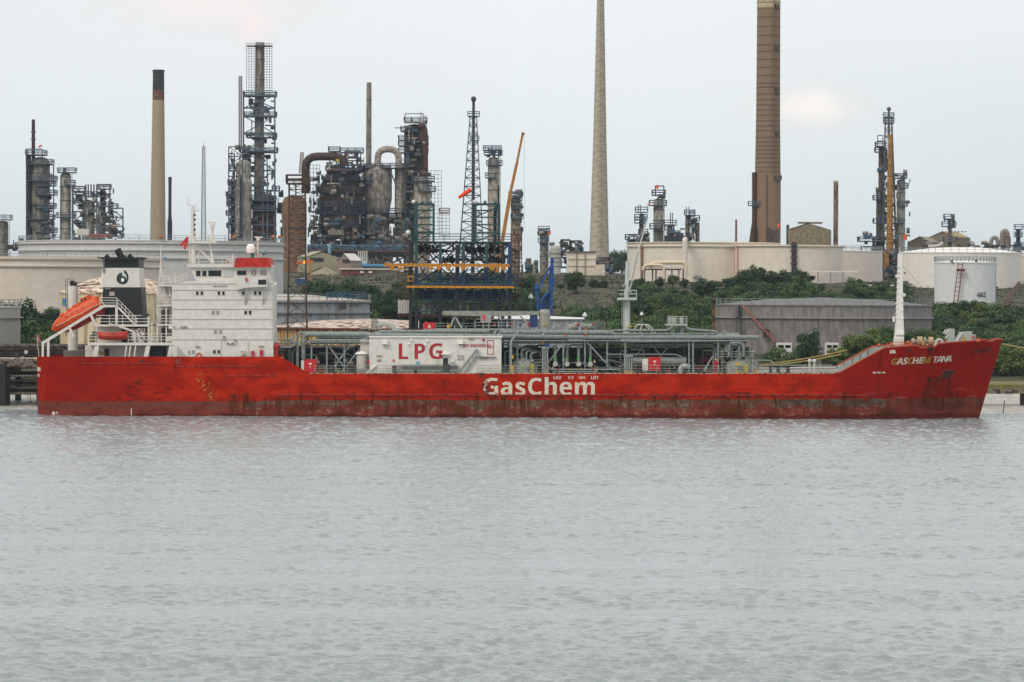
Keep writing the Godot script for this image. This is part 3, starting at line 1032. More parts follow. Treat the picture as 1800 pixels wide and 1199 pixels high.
	# funnel
	var fu := poly_part("funnel", [[174.5, 606], [182, 505], [248, 505], [253, 606]], -5, -12, paint("14161c", "mottle", 3.0, 3.0, 0.45), ship, "black funnel with a white band and a round green emblem")
	poly_part("white_band", [[178.5, 505], [183, 471], [245, 471], [247, 505]], -5, -12, WHITE, fu)
	poly_part("corner_plate", [[176.5, 505], [181, 471], [183, 471], [178.5, 505]], -5.25, -11.7, paint("efece6"), fu)  # lighter white painted in for a corner lit from the left
	poly_part("black_top", [[183, 471], [184, 455.5], [244, 455.5], [245, 471]], -5.0, -12, paint("0c0d12", "", 1, 1, 0.5), fu)
	poly_part("top_plate", [[169, 452], [250, 452], [244, 456], [180, 456]], -4.4, -12.6, paint("0e0f14", "", 1, 1, 0.5), fu)
	for q in [[207, 438, 215, 452, 5.2], [187, 448.5, 193, 453, 3.2], [227, 448, 234, 453, 3.4]]:
		obj("exhaust_pipe", Geo.new().tube(S(q[2], q[3] + 3, -8), S(q[0], q[1], -8), q[4] * 0.07 * 1.15, q[4] * 0.07 * 1.2, 12), paint("0b0c10"), fu)
	tubes("exhaust_pipe", [[219, 449, -8, 221, 453, -8, .15]], paint("0b0c10"), fu)
	part("vent_grille", 193, 513, 202, 520, -4.94, -5.1, paint("a79f97"), fu)
	part("handrail", 185, 506.8, 195, 508.2, -4.9, -5.1, paint("8f8f8a"), fu)
	part("ladder_box", 181.5, 457, 184.5, 479, -4.8, -5.3, paint("6e7076"), fu)
	emblem(fu)
	# boat deck with its pillars, and the screened space below it
	var bd := part("boat_deck", 155, 602.5, 305, 607, -0.4, -16.6, WHITE, ship)
	part("recess_wall", 150, 607, 303, 627, -3.2, -3.6, WHITE, bd)
	part("door", 184, 612.5, 192.5, 626, -3.1, -3.2, BLACK, bd)
	part("door", 196, 613, 203, 626, -3.1, -3.2, paint("c2bfb8"), bd)
	part("notice", 175.5, 618, 182, 623.5, -3.1, -3.2, paint("b79a3a"), bd)
	part("machinery_opening", 263, 609, 293, 626.5, -3.1, -3.2, BLACK, bd)
	for q in [[163, 173, 164, 170], [253, 263, 256, 265], [294, 303, 298, 306]]:
		poly_part("pillar", [[q[0], 628], [q[1] - 2, 628], [q[1] + 2, 606.5], [q[0] + 4.5, 606.5]], -0.5, -0.8, WHITE, bd)
	for x in [219, 226, 235]: poly_part("pillar", [[x, 628], [x + 2.2, 628], [x + 5.4, 606.5], [x + 3.0, 606.5]], -0.5, -0.7, WHITE, bd)
	rail_part([[156, 602.5, -0.6], [172, 602.5, -0.6]], 1.1, WHITE, bd)
	rail_part([[226, 602.5, -0.6], [304, 602.5, -0.6]], 1.1, WHITE, bd)
	# upper deck round the funnel
	var ud := part("upper_deck", 170, 570.5, 262, 574, -1.2, -16, WHITE, ship)
	rail_part([[170, 571, -1.4], [262, 571, -1.4]], 1.15, WHITE, ud)
	rail_part([[170, 571, -1.4], [170, 571, -8]], 1.15, WHITE, ud)
	part("engine_casing", 172, 574, 214, 602.5, -3.5, -13, WHITE, ud)
	part("casing_door", 216, 576, 232, 602.5, -4.8, -5, BLACK, ud)
	tubes("stanchion", [[170.5, 574, -1.4, 170.5, 603, -1.4, .1], [262, 556, -1.4, 262, 603, -1.4, .12], [268, 566, -1.4, 268, 603, -1.4, .1]], WHITE, ud)
	part("winch_house", 231, 577, 255, 602, -1.6, -4, paint("cfccc6", "rust", 2.0), ud)
	for q in [[238, 583], [246, 581], [249, 594], [241, 596]]: obj("winch_fitting", Geo.new().ball(S(q[0], q[1], -1.5), 0.16), paint("77756f"), ud)
	part("valve_box", 250, 552, 262, 556, -1.3, -2.6, paint("2a2c30"), ud)
	tubes("drum", [[162.5, 589, -1, 162.5, 602, -1, .32]], paint("8a7a2a", "rust", 1.0), ud)
	part("canvas_cover", 162, 583, 170, 590, -0.7, -1.6, paint("1d4a44"), ud)
	# provision crane
	var pc := obj("provision_crane", Geo.new().tube(S(129, 627, -9), S(128.5, 503, -9), 0.62, 0.66, 18), WHITE, ship, "thick white crane post at the stern with a thin black boom")
	obj("crane_head", Geo.new().box(S(130, 499, -9), Vector3(0.75, 0.5, 0.9)).ball(S(127, 496.5, -8.7), 0.3).ball(S(133, 499, -8.6), 0.28), BLACK, pc)
	obj("jib", Geo.new().bar(S(136, 503.5, -9), S(176, 499, -9), 0.14).bar(S(136, 496, -9), S(174, 498, -9), 0.04).bar(S(136, 507, -9), S(156, 508, -9), 0.05).bar(S(156, 508, -9), S(172, 501, -9), 0.05), BLACK, pc)
	obj("ladder", Geo.new().ladder(S(117.5, 590, -8.8), S(117.5, 491, -8.8), Vector3(0.12, 0, 0), 0.06).bar(S(117, 491, -8.8), S(130, 490, -8.8), 0.06).bar(S(130, 490, -8.8), S(132, 497, -8.8), 0.06), paint("4a4c50"), pc)
	part("crane_box", 111, 541, 117, 570, -8.5, -9.5, paint("c8bf9a"), pc)
	part("cab_guard", 110, 524, 116, 538, -8.5, -9.3, paint("4d7fa3"), pc)
	part("base_plate", 112, 616, 148, 627, -7.5, -10.5, paint("8f8d87", "mottle", 1.0), pc)
	# freefall lifeboat ramp
	var rp := Node3D.new()
	rp.name = "lifeboat_ramp"
	ship.add_child(rp)
	for z in [-2.2, -5.6]:
		bars("ramp_beam", [[74, 604, z, 183, 538, z, .34], [183, 538, z, 206, 538, z, .3]], 0.3, WHITE, rp)
		bars("ramp_post", [[76, 603, z, 75.5, 627, z, .26], [85.5, 598, z, 85.5, 627, z, .3], [205.5, 538, z, 205.5, 572, z, .3], [160, 553, z, 170, 574, z, .3], [122.5, 576, z, 131, 592.5, z, .28]], 0.28, WHITE, rp)
	for q in [[76, 604], [100, 589], [140, 564.5], [180, 540]]: bars("cross_beam", [[q[0], q[1], -2.2, q[0], q[1], -5.6, .22]], 0.2, WHITE, rp)
	part("boarding_platform", 176, 537, 206, 540, -2.2, -5.6, WHITE, rp)
	rail_part([[176, 537, -2.1], [206, 537, -2.1]], 0.95, WHITE, rp)
	var sa := S(207, 539, -2.2)
	var sb := S(240, 573, -2.2)
	var sg := Geo.new().bar(sa, sb, 0.2)
	obj("boarding_stair", sg, WHITE, rp)
	var sr := Geo.new()
	for k in 6: sr.bar(sa.lerp(sb, k / 5.0), sa.lerp(sb, k / 5.0) + Vector3(0.1, 0.95, 0), 0.07)
	for h in [0.5, 0.95]: sr.bar(sa + Vector3(0.05, h, 0), sb + Vector3(0.05, h, 0), 0.07)
	obj("stair_railing", sr, WHITE, rp)
	bars("ramp_brace", [[176, 526, -2.2, 186, 538, -2.2, .12], [206, 524, -2.2, 206, 538, -2.2, .1]], 0.12, WHITE, rp)
	# davit for the rescue boat
	var dv := obj("rescue_davit", Geo.new().bar(S(206, 572, -1), S(236, 583, -1.4), 0.26).bar(S(236, 583, -1.4), S(238, 602, -1.4), 0.34).bar(S(192, 569, -0.8), S(206, 572, -1), 0.16), WHITE, ship)
	bars("boat_fall", [[194, 570, -0.9, 194, 588, -0.9, .05]], 0.05, DARK, dv)
	# ensign staff
	var es := obj("ensign_staff", Geo.new().bar(S(69, 627, -8), S(65.5, 594, -8), 0.09), paint("c7bfa6"), ship)
	poly_part("ensign", [[64, 588], [67, 587], [73, 601], [70, 603], [66, 600]], -8, -8.05, paint("b5636d", "mottle", 0.6), es)

func tag_ring(house: Node) -> void:
	var g := Geo.new()
	for k in 14: g.tube(S(350 + cos(TAU * k / 14) * 4.2, 625 + sin(TAU * k / 14) * 4.2, -0.38), S(350 + cos(TAU * (k + 1) / 14) * 4.2, 625 + sin(TAU * (k + 1) / 14) * 4.2, -0.38), 0.07, -1.0, 6, false)
	obj("lifebuoy", g, paint("c7432a"), house)

func emblem(fu: Node) -> void:
	var c := S(216, 489.5, -5.0)
	var r := 0.74
	var left := PackedVector2Array()
	for k in 25:
		var t := deg_to_rad(95.0 + k * 9.6)
		left.append(Vector2(cos(t), sin(t)) * r)
	for k in 13:
		var t := deg_to_rad(-40.0 + k * 11.0)
		left.append(Vector2(0.1, -0.12) * r + Vector2(cos(t), sin(t)) * r * 0.52)
	left.append(Vector2(-0.06, 0.45) * r)
	obj("emblem", Geo.new().sheet(left, 0.0, 0.03, c), paint("14312c"), fu)
	var right := PackedVector2Array()
	for k in 17:
		var t := deg_to_rad(78.0 - k * 8.6)
		right.append(Vector2(0.0, 0.18) * r + Vector2(cos(t) * 1.0, sin(t) * 1.28) * r)
	for k in 13:
		var t := deg_to_rad(-50.0 + k * 9.0)
		right.append(Vector2(-0.28, 0.12) * r + Vector2(cos(t) * 0.98, sin(t) * 1.0) * r)
	obj("emblem", Geo.new().sheet(right, 0.0, 0.03, c), paint("14312c"), fu)
	var drop := PackedVector2Array()
	for k in 14:
		var t := TAU * k / 14.0
		drop.append(Vector2(0.02, -0.3) * r + Vector2(cos(t) * 0.26, sin(t) * (0.26 if sin(t) < 0 else 0.4)) * r)
	obj("emblem", Geo.new().sheet(drop, 0.03, 0.05, c), paint("efece6"), fu)

func along(pts: PackedVector3Array, xf: Transform3D) -> PackedVector3Array:
	var o := PackedVector3Array()
	for p in pts: o.append(xf * p)
	return o

func boat_body(sections: Array, xf: Transform3D, top_flat: bool) -> Geo:      # sections: [x, half width, keel y, top y]
	var rows := []
	for s in sections:
		var row := PackedVector3Array()
		for k in 17:
			var t := TAU * k / 16.0
			var cz: float = cos(t) * s[1]
			var sy := sin(t)
			var y: float = s[3] * (pow(sy, 0.6) if sy > 0 else 0.0) if sy > 0 else s[2] * pow(-sy, 0.75)
			if top_flat and sy > 0: y = s[3] * minf(1.0, sy * 3.0)
			row.append(xf * Vector3(s[0], y, cz))
		rows.append(row)
	return Geo.new().patch(rows, true)

func make_boats() -> void:
	var a := S(90, 584, -3.9)
	var b := S(178, 537, -3.9)
	var ax := (b - a).normalized()
	var ay := Vector3(-ax.y, ax.x, 0)
	var rot := Basis(Vector3.FORWARD, -0.0052)
	var xf := Transform3D(Basis(ax, ay, Vector3(0, 0, 1)), a)
	var L := (b - a).length()
	var base := rot * S(135, 575, -3.9)
	var lb := thing("lifeboat", "enclosed orange freefall lifeboat lying nose down on the white stern ramp", "lifeboat", base)
	var body := boat_body([[0.0, 0.03, -0.12, 0.1], [0.25, 0.35, -0.35, 0.3], [0.9, 0.85, -0.7, 0.75], [1.8, 1.15, -0.95, 1.05], [3.0, 1.3, -1.05, 1.2], [L * 0.72, 1.3, -1.05, 1.3], [L * 0.95, 1.25, -1.0, 1.25], [L, 1.0, -0.8, 1.0], [L + 0.02, 0.02, -0.05, 0.05]], xf, false)
	obj("hull", body, paint("e0500c", "mottle", 1.5, 1.5, 0.45), lb)
	var keel := boat_body([[0.9, 0.5, -0.9, -0.3], [1.8, 0.95, -1.25, -0.3], [3.0, 1.1, -1.42, -0.3], [L * 0.95, 1.1, -1.42, -0.3], [L, 0.8, -1.3, -0.3], [L + 0.02, 0.02, -0.5, -0.4]], xf, false)
	obj("keel", keel, paint("a8201c", "mottle", 1.5, 1.5, 0.4), lb)
	var top := Geo.new().box(xf * Vector3(L * 0.8, 1.35, 0), Vector3(1.4, 0.62, 1.3), xf.basis)
	top.box(xf * Vector3(L * 0.6, 1.2, 0), Vector3(1.2, 0.4, 1.2), xf.basis)
	var cab := obj("steering_hood", top, paint("dc4c0e", "mottle", 1.5, 1.5, 0.4), lb)
	for k in 2: obj("porthole", Geo.new().tube(xf * Vector3(L * 0.72 + k * 0.5, 1.4, 0.64), xf * Vector3(L * 0.72 + k * 0.5, 1.4, 0.7), 0.13, 0.13, 10), GLASS, cab)
	for k in 4: obj("porthole", Geo.new().box(xf * Vector3(L * (0.35 + 0.11 * k), 0.55, 1.2), Vector3(0.28, 0.1, 0.12), xf.basis), paint("8c2a12"), lb)
	var fend := Geo.new()
	fend.bar(xf * Vector3(0.5, -0.02, 0.62), xf * Vector3(1.8, -0.05, 1.15), 0.1)
	fend.bar(xf * Vector3(1.8, -0.05, 1.15), xf * Vector3(L * 0.98, -0.05, 1.26), 0.1)
	obj("fender", fend, paint("8a2413"), lb)
	for k in 3: obj("hatch", Geo.new().box(xf * Vector3(L * (0.3 + 0.16 * k), 1.0 + 0.1 * k, 0.75), Vector3(0.55, 0.12, 0.5), xf.basis * Basis(Vector3.RIGHT, 0.7)), paint("c23f0c"), lb)
	obj("grab_line", Geo.new().pipe([xf * Vector3(0.9, 0.1, 0.95), xf * Vector3(2.0, -0.02, 1.26), xf * Vector3(3.2, 0.1, 1.38), xf * Vector3(4.4, -0.02, 1.38), xf * Vector3(5.6, 0.1, 1.36), xf * Vector3(L * 0.95, 0.0, 1.3)], 0.03, 5), paint("e6d9c8"), lb)
	obj("propeller_guard", Geo.new().lathe([Vector2(0.3, 0), Vector2(0.34, 0.25)], xf * Vector3(L + 0.02, -0.8, 0), 12), paint("7a2a16"), lb)
	var p := S(198, 594, -0.75)
	var xr := Transform3D(Basis(), p)
	var rb := thing("rescue_boat", "small open red rescue boat hanging above the boat deck by the funnel", "boat", rot * S(198, 601, -0.75))
	obj("hull", boat_body([[-1.85, 0.1, -0.2, 0.42], [-1.6, 0.5, -0.45, 0.36], [-0.8, 0.75, -0.52, 0.3], [0.6, 0.78, -0.52, 0.32], [1.5, 0.7, -0.5, 0.4], [1.88, 0.45, -0.3, 0.5], [1.9, 0.02, -0.1, 0.5]], xr, true), paint("b8281a", "mottle", 1.0, 1.0, 0.45), rb)
	var rail := Geo.new()
	rail.tube(xr * Vector3(-1.85, 0.42, 0.3), xr * Vector3(0, 0.33, 0.8), 0.08).tube(xr * Vector3(0, 0.33, 0.8), xr * Vector3(1.88, 0.5, 0.45), 0.08)
	obj("gunwale", rail, paint("cf4a35"), rb)


func pipe_part(called: String, pts: Array, r: float, m: Material, parent: Node, bend := -1.0, k := 10) -> MeshInstance3D:    # pts: [px, py, z]
	var q := []
	for p in pts: q.append(S(p[0], p[1], p[2]))
	return obj(called, Geo.new().pipe(q, r, k, bend), m, parent)

func valve(p: Vector3, r: float, parent: Node, body: Material, wheel: Material) -> void:
	var v := obj("valve", Geo.new().lathe([Vector2(r * 0.6, -r), Vector2(r, -r * 0.6), Vector2(r * 1.1, 0), Vector2(r * 0.7, r * 0.7), Vector2(r * 0.25, r), Vector2(r * 0.2, r * 2.0)], p, 10), body, parent)
	obj("handwheel", Geo.new().lathe([Vector2(r * 0.75, r * 2.0), Vector2(r * 0.95, r * 2.12), Vector2(r * 0.75, r * 2.24)], p, 12), wheel, v)

func make_cargo() -> void:
	var galv := paint("9aa09c", "mottle", 2.0, 2.0, 0.45)
	var pipe_grey := paint("848d8c", "mottle", 2.5, 2.5, 0.4)
	var dull := paint("4d5356", "mottle", 2.0, 2.0, 0.55)
	var trunkm := paint("32373a", "rust", 3.0, 3.0, 0.6)
	var yellow := paint("c9a21c")
	# trunk over the cargo tanks, with the pipe deck above it
	var tr := obj("tank_trunk", SB(Geo.new(), 500, 612, 1322, 657.5, -6.5, -14.0), trunkm, ship)
	part("pipe_deck", 503, 601, 1316, 602.5, -2.6, -14.5, dull, tr)
	# compressor house with the big letters
	var ch := part("compressor_house", 650, 593, 882, 657.2, -0.9, -7.0, WHITE, ship, "white deckhouse lettered LPG amidships")
	part("house_roof", 649, 591, 884, 593.2, -0.7, -7.2, paint("e8e4da"), ch)
	part("house_annex", 634, 597, 650, 657.2, -2.2, -7.0, paint("c4c0b9", "soft", 2.0), ch)
	var crimson := paint("b01f30", "mottle", 1.5)
	for q in [["L", 708.5], ["P", 737.5], ["G", 767]]: lettering(q[0], 1.9, crimson, ch, S(q[1], 618.3, -0.89), "lettering", 1.05)
	lettering("NO SMOKING", 0.36, crimson, ch, S(837.5, 607.5, -0.86), "lettering", 1.0)
	var dr := Geo.new()
	for q in [[857.5, 598.5, 868, 598.5], [857.5, 623, 868, 623], [857.5, 598.5, 857.5, 623], [868, 598.5, 868, 623], [857.5, 611, 868, 611]]: dr.bar(S(q[0], q[1], -0.88), S(q[2], q[3], -0.88), 0.07, 0.05)
	obj("door_outline", dr, crimson, ch)
	part("door_sign", 861.5, 606, 864, 609, -0.86, -0.9, crimson, ch)
	for q in [[672.5, 598.5, 682, 605.5], [805.5, 598, 815, 605]]:
		var lb := part("floodlight_box", q[0], q[1], q[2], q[3], -0.35, -0.9, paint("e8e4da"), ch)
		part("lamp_glass", q[0] + 1, q[3] - 0.5, q[2] - 1, q[3] + 1.2, -0.4, -0.8, DARK, lb)
	for q in [[724, 598], [719.5, 605], [752, 599.5], [748.5, 606]]: obj("bulkhead_lamp", Geo.new().ball(S(q[0], q[1], -0.8), 0.16), paint("eceae4"), ch)
	for q in [[721.5, 608, 722.2, 632], [750.5, 608, 751.2, 632]]: part("conduit", q[0], q[1], q[2], q[3], -0.84, -0.9, paint("cfcac2"), ch)
	for q in [[662, 624.5, 672, 626], [824, 595, 834, 596.5], [845, 629.5, 859, 631]]: part("strip_lamp", q[0], q[1], q[2], q[3], -0.7, -0.9, paint("9a8a4c"), ch)
	for q in [[663.5, 632, 671, 636, "8f8c88"], [691, 632, 694.5, 636, "b7474a"], [732, 635, 739, 641, "7fa6b4"], [766, 633, 774, 641, "bdbab4"], [646, 633, 650, 640, "b01f30"]]: part("notice", q[0], q[1], q[2], q[3], -0.84, -0.9, paint(q[4]), ch)
	part("window", 779.5, 629.5, 788, 640, -0.86, -0.9, BLACK, ch)
	part("vent_hood", 776, 621.5, 792, 623.5, -0.3, -0.9, paint("e8e4da"), ch)
	obj("alarm_lamp", Geo.new().ball(S(850.5, 597.5, -0.75), 0.17), crimson, ch)
	part("panel_box", 791, 630, 800, 637, -0.7, -0.9, WHITE, ch)
	for k in 12: obj("bolt_boss", Geo.new().ball(S(806 + (k % 4) * 3.2, 625 + int(k / 4.0) * 3.5 + (k % 2), -0.86), 0.07), DARK, ch)
	poly_part("awning_rib", [[838, 626.2], [873, 627], [873, 628], [838, 628]], -0.55, -0.9, paint("8b8b88"), ch)
	# accommodation ladder stowed along the house
	var al := obj("gangway", Geo.new().bar(S(806, 655, -0.5), S(838, 614, -0.5), 0.1).bar(S(815, 657, -0.5), S(843, 618, -0.5), 0.1).bar(S(838, 614, -0.5), S(843, 618, -0.5), 0.1).bar(S(822, 634, -0.5), S(830, 641, -0.5), 0.08).bar(S(830, 624, -0.5), S(837, 630, -0.5), 0.08), galv, ship, "grey gangway leaning against the white house")
	var gp := Geo.new()
	gp.quad(S(807, 655, -0.55), S(815, 657, -0.55), S(842, 618, -0.55), S(838, 615, -0.55))
	obj("gangway_plate", gp, paint("b8b6b0", "mottle", 1.0), al)
	var lad := part("accommodation_ladder", 700, 641, 806, 643, -0.35, -0.75, galv, ship)
	part("ladder_beam", 700, 650.5, 806, 652.5, -0.35, -0.75, galv, lad)
	for k in 23: part("ladder_tread", 708 + k * 4.3, 643, 710.2 + k * 4.3, 650.5, -0.38, -0.7, paint("6b6c6a"), lad)
	part("ladder_winch", 690, 642, 698, 656.5, -0.4, -1.0, paint("62605c", "rust", 1.0), lad)
	part("ladder_platform", 779, 640, 791, 655, -0.3, -0.7, paint("3c3d3d"), lad)
	obj("roller", Geo.new().ball(S(731, 652, -0.3), 0.22), DARK, lad)
	# mushroom ventilators left of the house
	for q in [[636, 617.5, 9.0], [650, 611, 0]]:
		if q[2] <= 0: continue
		var vn := obj("ventilator", Geo.new().lathe([Vector2(0.62, 0), Vector2(0.62, 1.9)], S(q[0], 651, -1.6), 16), paint("b9b5ac"), ship)
		obj("ventilator_cap", Geo.new().lathe([Vector2(0.2, 1.9), Vector2(0.8, 2.0), Vector2(0.7, 2.18), Vector2(0.2, 2.35), Vector2(0, 2.36)], S(q[0], 651, -1.6), 16), paint("e6e2da"), vn)
		part("ventilator_base", 627, 649, 648, 656.8, -0.8, -2.4, paint("8b8983"), vn)
	pipe_part("goose_neck", [[646, 657, -0.8], [651, 652, -0.8], [659, 645, -0.8], [662, 643, -0.8]], 0.17, paint("d8d4cc"), ship)
	# long cargo lines
	var lines := [
		[[[523, 657, -3], [523, 585, -3], [648, 585, -3], [657, 588.5, -3]], .15], [[[534, 630, -2.6], [534, 588, -2.6], [655, 588.5, -2.4], [1092, 593.5, -2.4], [1335, 593, -2.4]], .27],
		[[[657, 592, -2.9], [666, 583, -2.9], [861, 582.5, -2.9]], .2], [[[880, 584, -2.8], [1074, 585, -2.8], [1079, 587, -2.8]], .3], [[[548, 598.5, -2.4], [640, 598.5, -2.4], [652, 589, -2.4]], .18],
		[[[546, 603, -2.9], [636, 602.5, -2.9]], .14], [[[895, 601.5, -2.9], [1092, 601, -2.9]], .2], [[[1079, 581, -3.2], [1176, 581, -3.2], [1184, 573, -3.2]], .16], [[[1206, 573, -3.2], [1210, 579, -3.2], [1261, 583, -3.2], [1265, 590, -3.2], [1265, 608, -3.2]], .17],
		[[[1092, 597.5, -2.2], [1310, 600, -2.2]], .1], [[[1260, 591, -3.0], [1303, 591, -3.0], [1309, 597, -3.0], [1309, 606, -3.0]], .22], [[[1110, 606, -4], [1255, 605, -4], [1258, 612, -4], [1258, 630, -4]], .2],
		[[[490, 597, -2], [512, 597, -2], [519, 590, -2]], .1], [[[486, 611, -1.8], [516, 610, -1.8], [520, 603, -1.8], [512, 597, -1.8]], .13], [[[474, 604, -1.5], [530, 602, -2.5]], .1], [[[1284, 603, -2], [1308, 603, -2], [1308, 626, -2]], .16], [[[1284, 603, -2], [1282, 626, -2]], .14],
		[[[1068, 623, -2.4], [1190, 623, -2.4], [1200, 628, -2.4]], .08], [[[655, 590, -3.4], [1000, 596, -3.4]], .22], [[[884, 588, -4.0], [1300, 588, -4.0]], .2], [[[560, 593, -4.0], [884, 597, -4.0]], .2]]
	for q in lines: pipe_part("cargo_pipe", q[0], q[1], pipe_grey, ship, 0.55)
	for x in [905, 950, 990, 1030, 1075, 1130, 1185, 1240]:
		obj("pipe_flange", Geo.new().tube(S(x - 1.1, 585.3 if x < 1079 else 593.4, -2.8 if x < 1079 else -2.4), S(x + 1.1, 585.3 if x < 1079 else 593.4, -2.8 if x < 1079 else -2.4), 0.42, -1.0, 12), pipe_grey, ship)
	for q in [[956, 588.5], [994, 590], [955, 602], [1030, 588.5]]: obj("pipe_cap", Geo.new().ball(S(q[0], q[1], -2.2), 0.16), paint("b9602c" if q[0] != 956 else "aab0b0"), ship)
	part("pipe_bearer", 890, 598.2, 1312, 599.6, -2.0, -2.4, galv, ship)
	part("pipe_bearer", 540, 600.5, 650, 602, -1.9, -2.4, galv, ship)
	for x in [524, 533, 548, 575, 606, 897, 991, 1029, 1068, 1100, 1212, 1219, 1263, 1300]: part("pipe_support", x - 1.5, 599, x + 1.5, 657.2, -2.3, -2.7, pipe_grey, ship)
	bars("support_brace", [[988, 606, -2.4, 962, 641, -2.4], [1033, 602, -2.4, 1066, 638, -2.4], [580, 610, -2.6, 605, 645, -2.6], [618, 604, -2.6, 588, 645, -2.6], [600, 655, -2.6, 645, 598, -3], [1253, 627, -1.6, 1238, 652, -1.4], [1150, 610, -5, 1165, 628, -5], [1175, 610, -5, 1160, 628, -5], [1130, 610, -5, 1118, 628, -5]], 0.16, galv, ship)
	# railings on the main deck, near and far
	for q in [[553, 650, 0], [662, 698, 0], [840, 884, 0], [884, 965, 0], [1090, 1330, 0], [1330, 1464, 0]]: rail_part([[q[0], 657, -0.25], [q[1], 657, -0.25]], 1.0, galv, ship, 2, 0.055)
	rail_part([[560, 655, -16.6], [1000, 655, -16.6], [1464, 655, -16.6]], 1.0, galv, ship, 2, 0.055)
	# fire cabinets, hydrants
	for q in [[535.5, 632, 557, 655], [1141, 628, 1162, 652], [745, 567, 765, 578]]:
		var fc := part("fire_cabinet", q[0], q[1], q[2], q[3], -0.8 if q[0] != 745 else -4.0, -1.9 if q[0] != 745 else -5.0, paint("bb1420", "", 1, 1, 0.4), ship)
		part("cabinet_mark", q[0] + 8, q[1] + 6, q[0] + 13, q[1] + 9, -0.78 if q[0] != 745 else -3.98, -0.82 if q[0] != 745 else -4.02, paint("dcc8c4"), fc)
		obj("cabinet_mark", Geo.new().ball(S(q[0] + 10.5, q[1] + (13 if q[0] != 745 else 5), -0.78 if q[0] != 745 else -3.98), 0.1), paint("dcc8c4"), fc)
	for q in [[530, 634, 535, 652], [1130, 631, 1140, 651]]: part("switch_cabinet", q[0], q[1], q[2], q[3], -0.9, -1.6, paint("d4d0c6"), ship)
	part("fire_station", 481, 609, 489, 625, -0.8, -1.6, paint("a01522"), ship)
	obj("fire_hose_reel", Geo.new().tube(S(478, 612, -0.7), S(490, 607, -1.2), 0.25, 0.35), paint("a5182a"), ship)
	# tank domes with their gear
	for q in [[922, 6.0, 31], [1299, 5.5, 30]]:
		var dm := obj("tank_dome", Geo.new().lathe([Vector2(1.65, 0), Vector2(1.65, 0.95), Vector2(1.5, 1.35), Vector2(0.9, 1.7), Vector2(0, 1.85)], Vector3(S(q[0], 657, -3.4).x, 5.46, -3.4), 20, true), paint("8f9490", "mottle", 2.0), ship)
		for k in 4:
			var px: float = q[0] - 12 + k * 8
			pipe_part("dome_pipe", [[px, 642, -3.0 - 0.3 * (k % 2)], [px, 612 + 3 * k, -3.0 - 0.3 * (k % 2)], [px + 10, 610 + 3 * k, -3.4], [px + 16, 610 + 3 * k, -4.4]], 0.13 + 0.05 * (k % 2), pipe_grey, dm, 0.3)
			valve(S(px + 3, 637 - 3 * (k % 2), -2.2), 0.16, dm, galv, paint(["b3121c", "c9a21c", "4a4c50", "2f8f4a"][k]))
		part("dome_ladder", q[0] + 10, 640, q[0] + 17, 657, -1.6, -1.75, paint("a59a3a"), dm)
	# safety valve stacks
	for q in [[959, 612, 3], [1103, 626, 4]]:
		for k in q[2]: tubes("vent_pipe", [[q[0] - 4 + k * 4, 657, -1.2, q[0] - 4 + k * 4, q[1], -1.2, .1]], galv, ship)
		part("vent_head", q[0] - 6, q[1] - 1.5, q[0] + q[2] * 4 - 5, q[1] + 1, -1.0, -1.5, galv, ship)
	# manifold
	var mf := part("manifold_platform", 968, 648.5, 1090, 650.5, -0.4, -2.4, galv, ship)
	part("drip_tray", 972, 652.5, 1052, 654, -0.35, -2.4, galv, mf)
	for k in 4:
		var px := 977.0 + k * 20.5
		pipe_part("manifold_pipe", [[px, 640, -0.5], [px, 640, -3.0], [px, 606, -3.0]], 0.2, pipe_grey, mf, 0.5)
		obj("manifold_flange", Geo.new().tube(S(px, 640, -0.3), S(px, 640, -0.6), 0.3, -1.0, 14), paint("a9a59c"), mf)
		valve(S(px, 637, -1.2), 0.2, mf, galv, paint("3fae52"))
		obj("valve_actuator", Geo.new().tube(S(px - 0.5, 634, -1.1), S(px - 0.5, 629, -1.1), 0.12, -1.0, 8), paint("46b055"), mf)
		part("flange_mark", px + 3, 648, px + 6, 650, -0.36, -0.42, paint(["b3121c", "c9a21c", "c9a21c", "b3121c"][k]), mf)
		part("tray_leg", px + 8, 650.5, px + 10, 657.2, -0.5, -0.7, galv, mf)
	for k in 2: part("manifold_bollard", 1058 + k * 18, 645, 1070 + k * 18, 656.5, -0.9, -1.6, dull, mf)
	# horizontal deck tank and hose elbow
	var dt := obj("deck_tank", Geo.new().tube(S(1113, 635.5, -3), S(1207, 635.5, -3), 0.56, 0.56, 18), paint("8a8f8c", "mottle", 2.0), ship, "grey horizontal deck tank behind the red cabinet")
	for x in [1118, 1170, 1200]: part("tank_saddle", x - 2, 640, x + 2, 657.2, -2.6, -3.4, dull, dt)
	pipe_part("hose_elbow", [[1196, 657, -1.2], [1197, 645, -1.2], [1205, 643, -1.2], [1212, 645, -1.5]], 0.3, paint("a6a7a2"), ship, 0.6)
	# small gear along the deck: pipes, valves and boxes between the trunk and the rail
	var r := RandomNumberGenerator.new()
	r.seed = 31
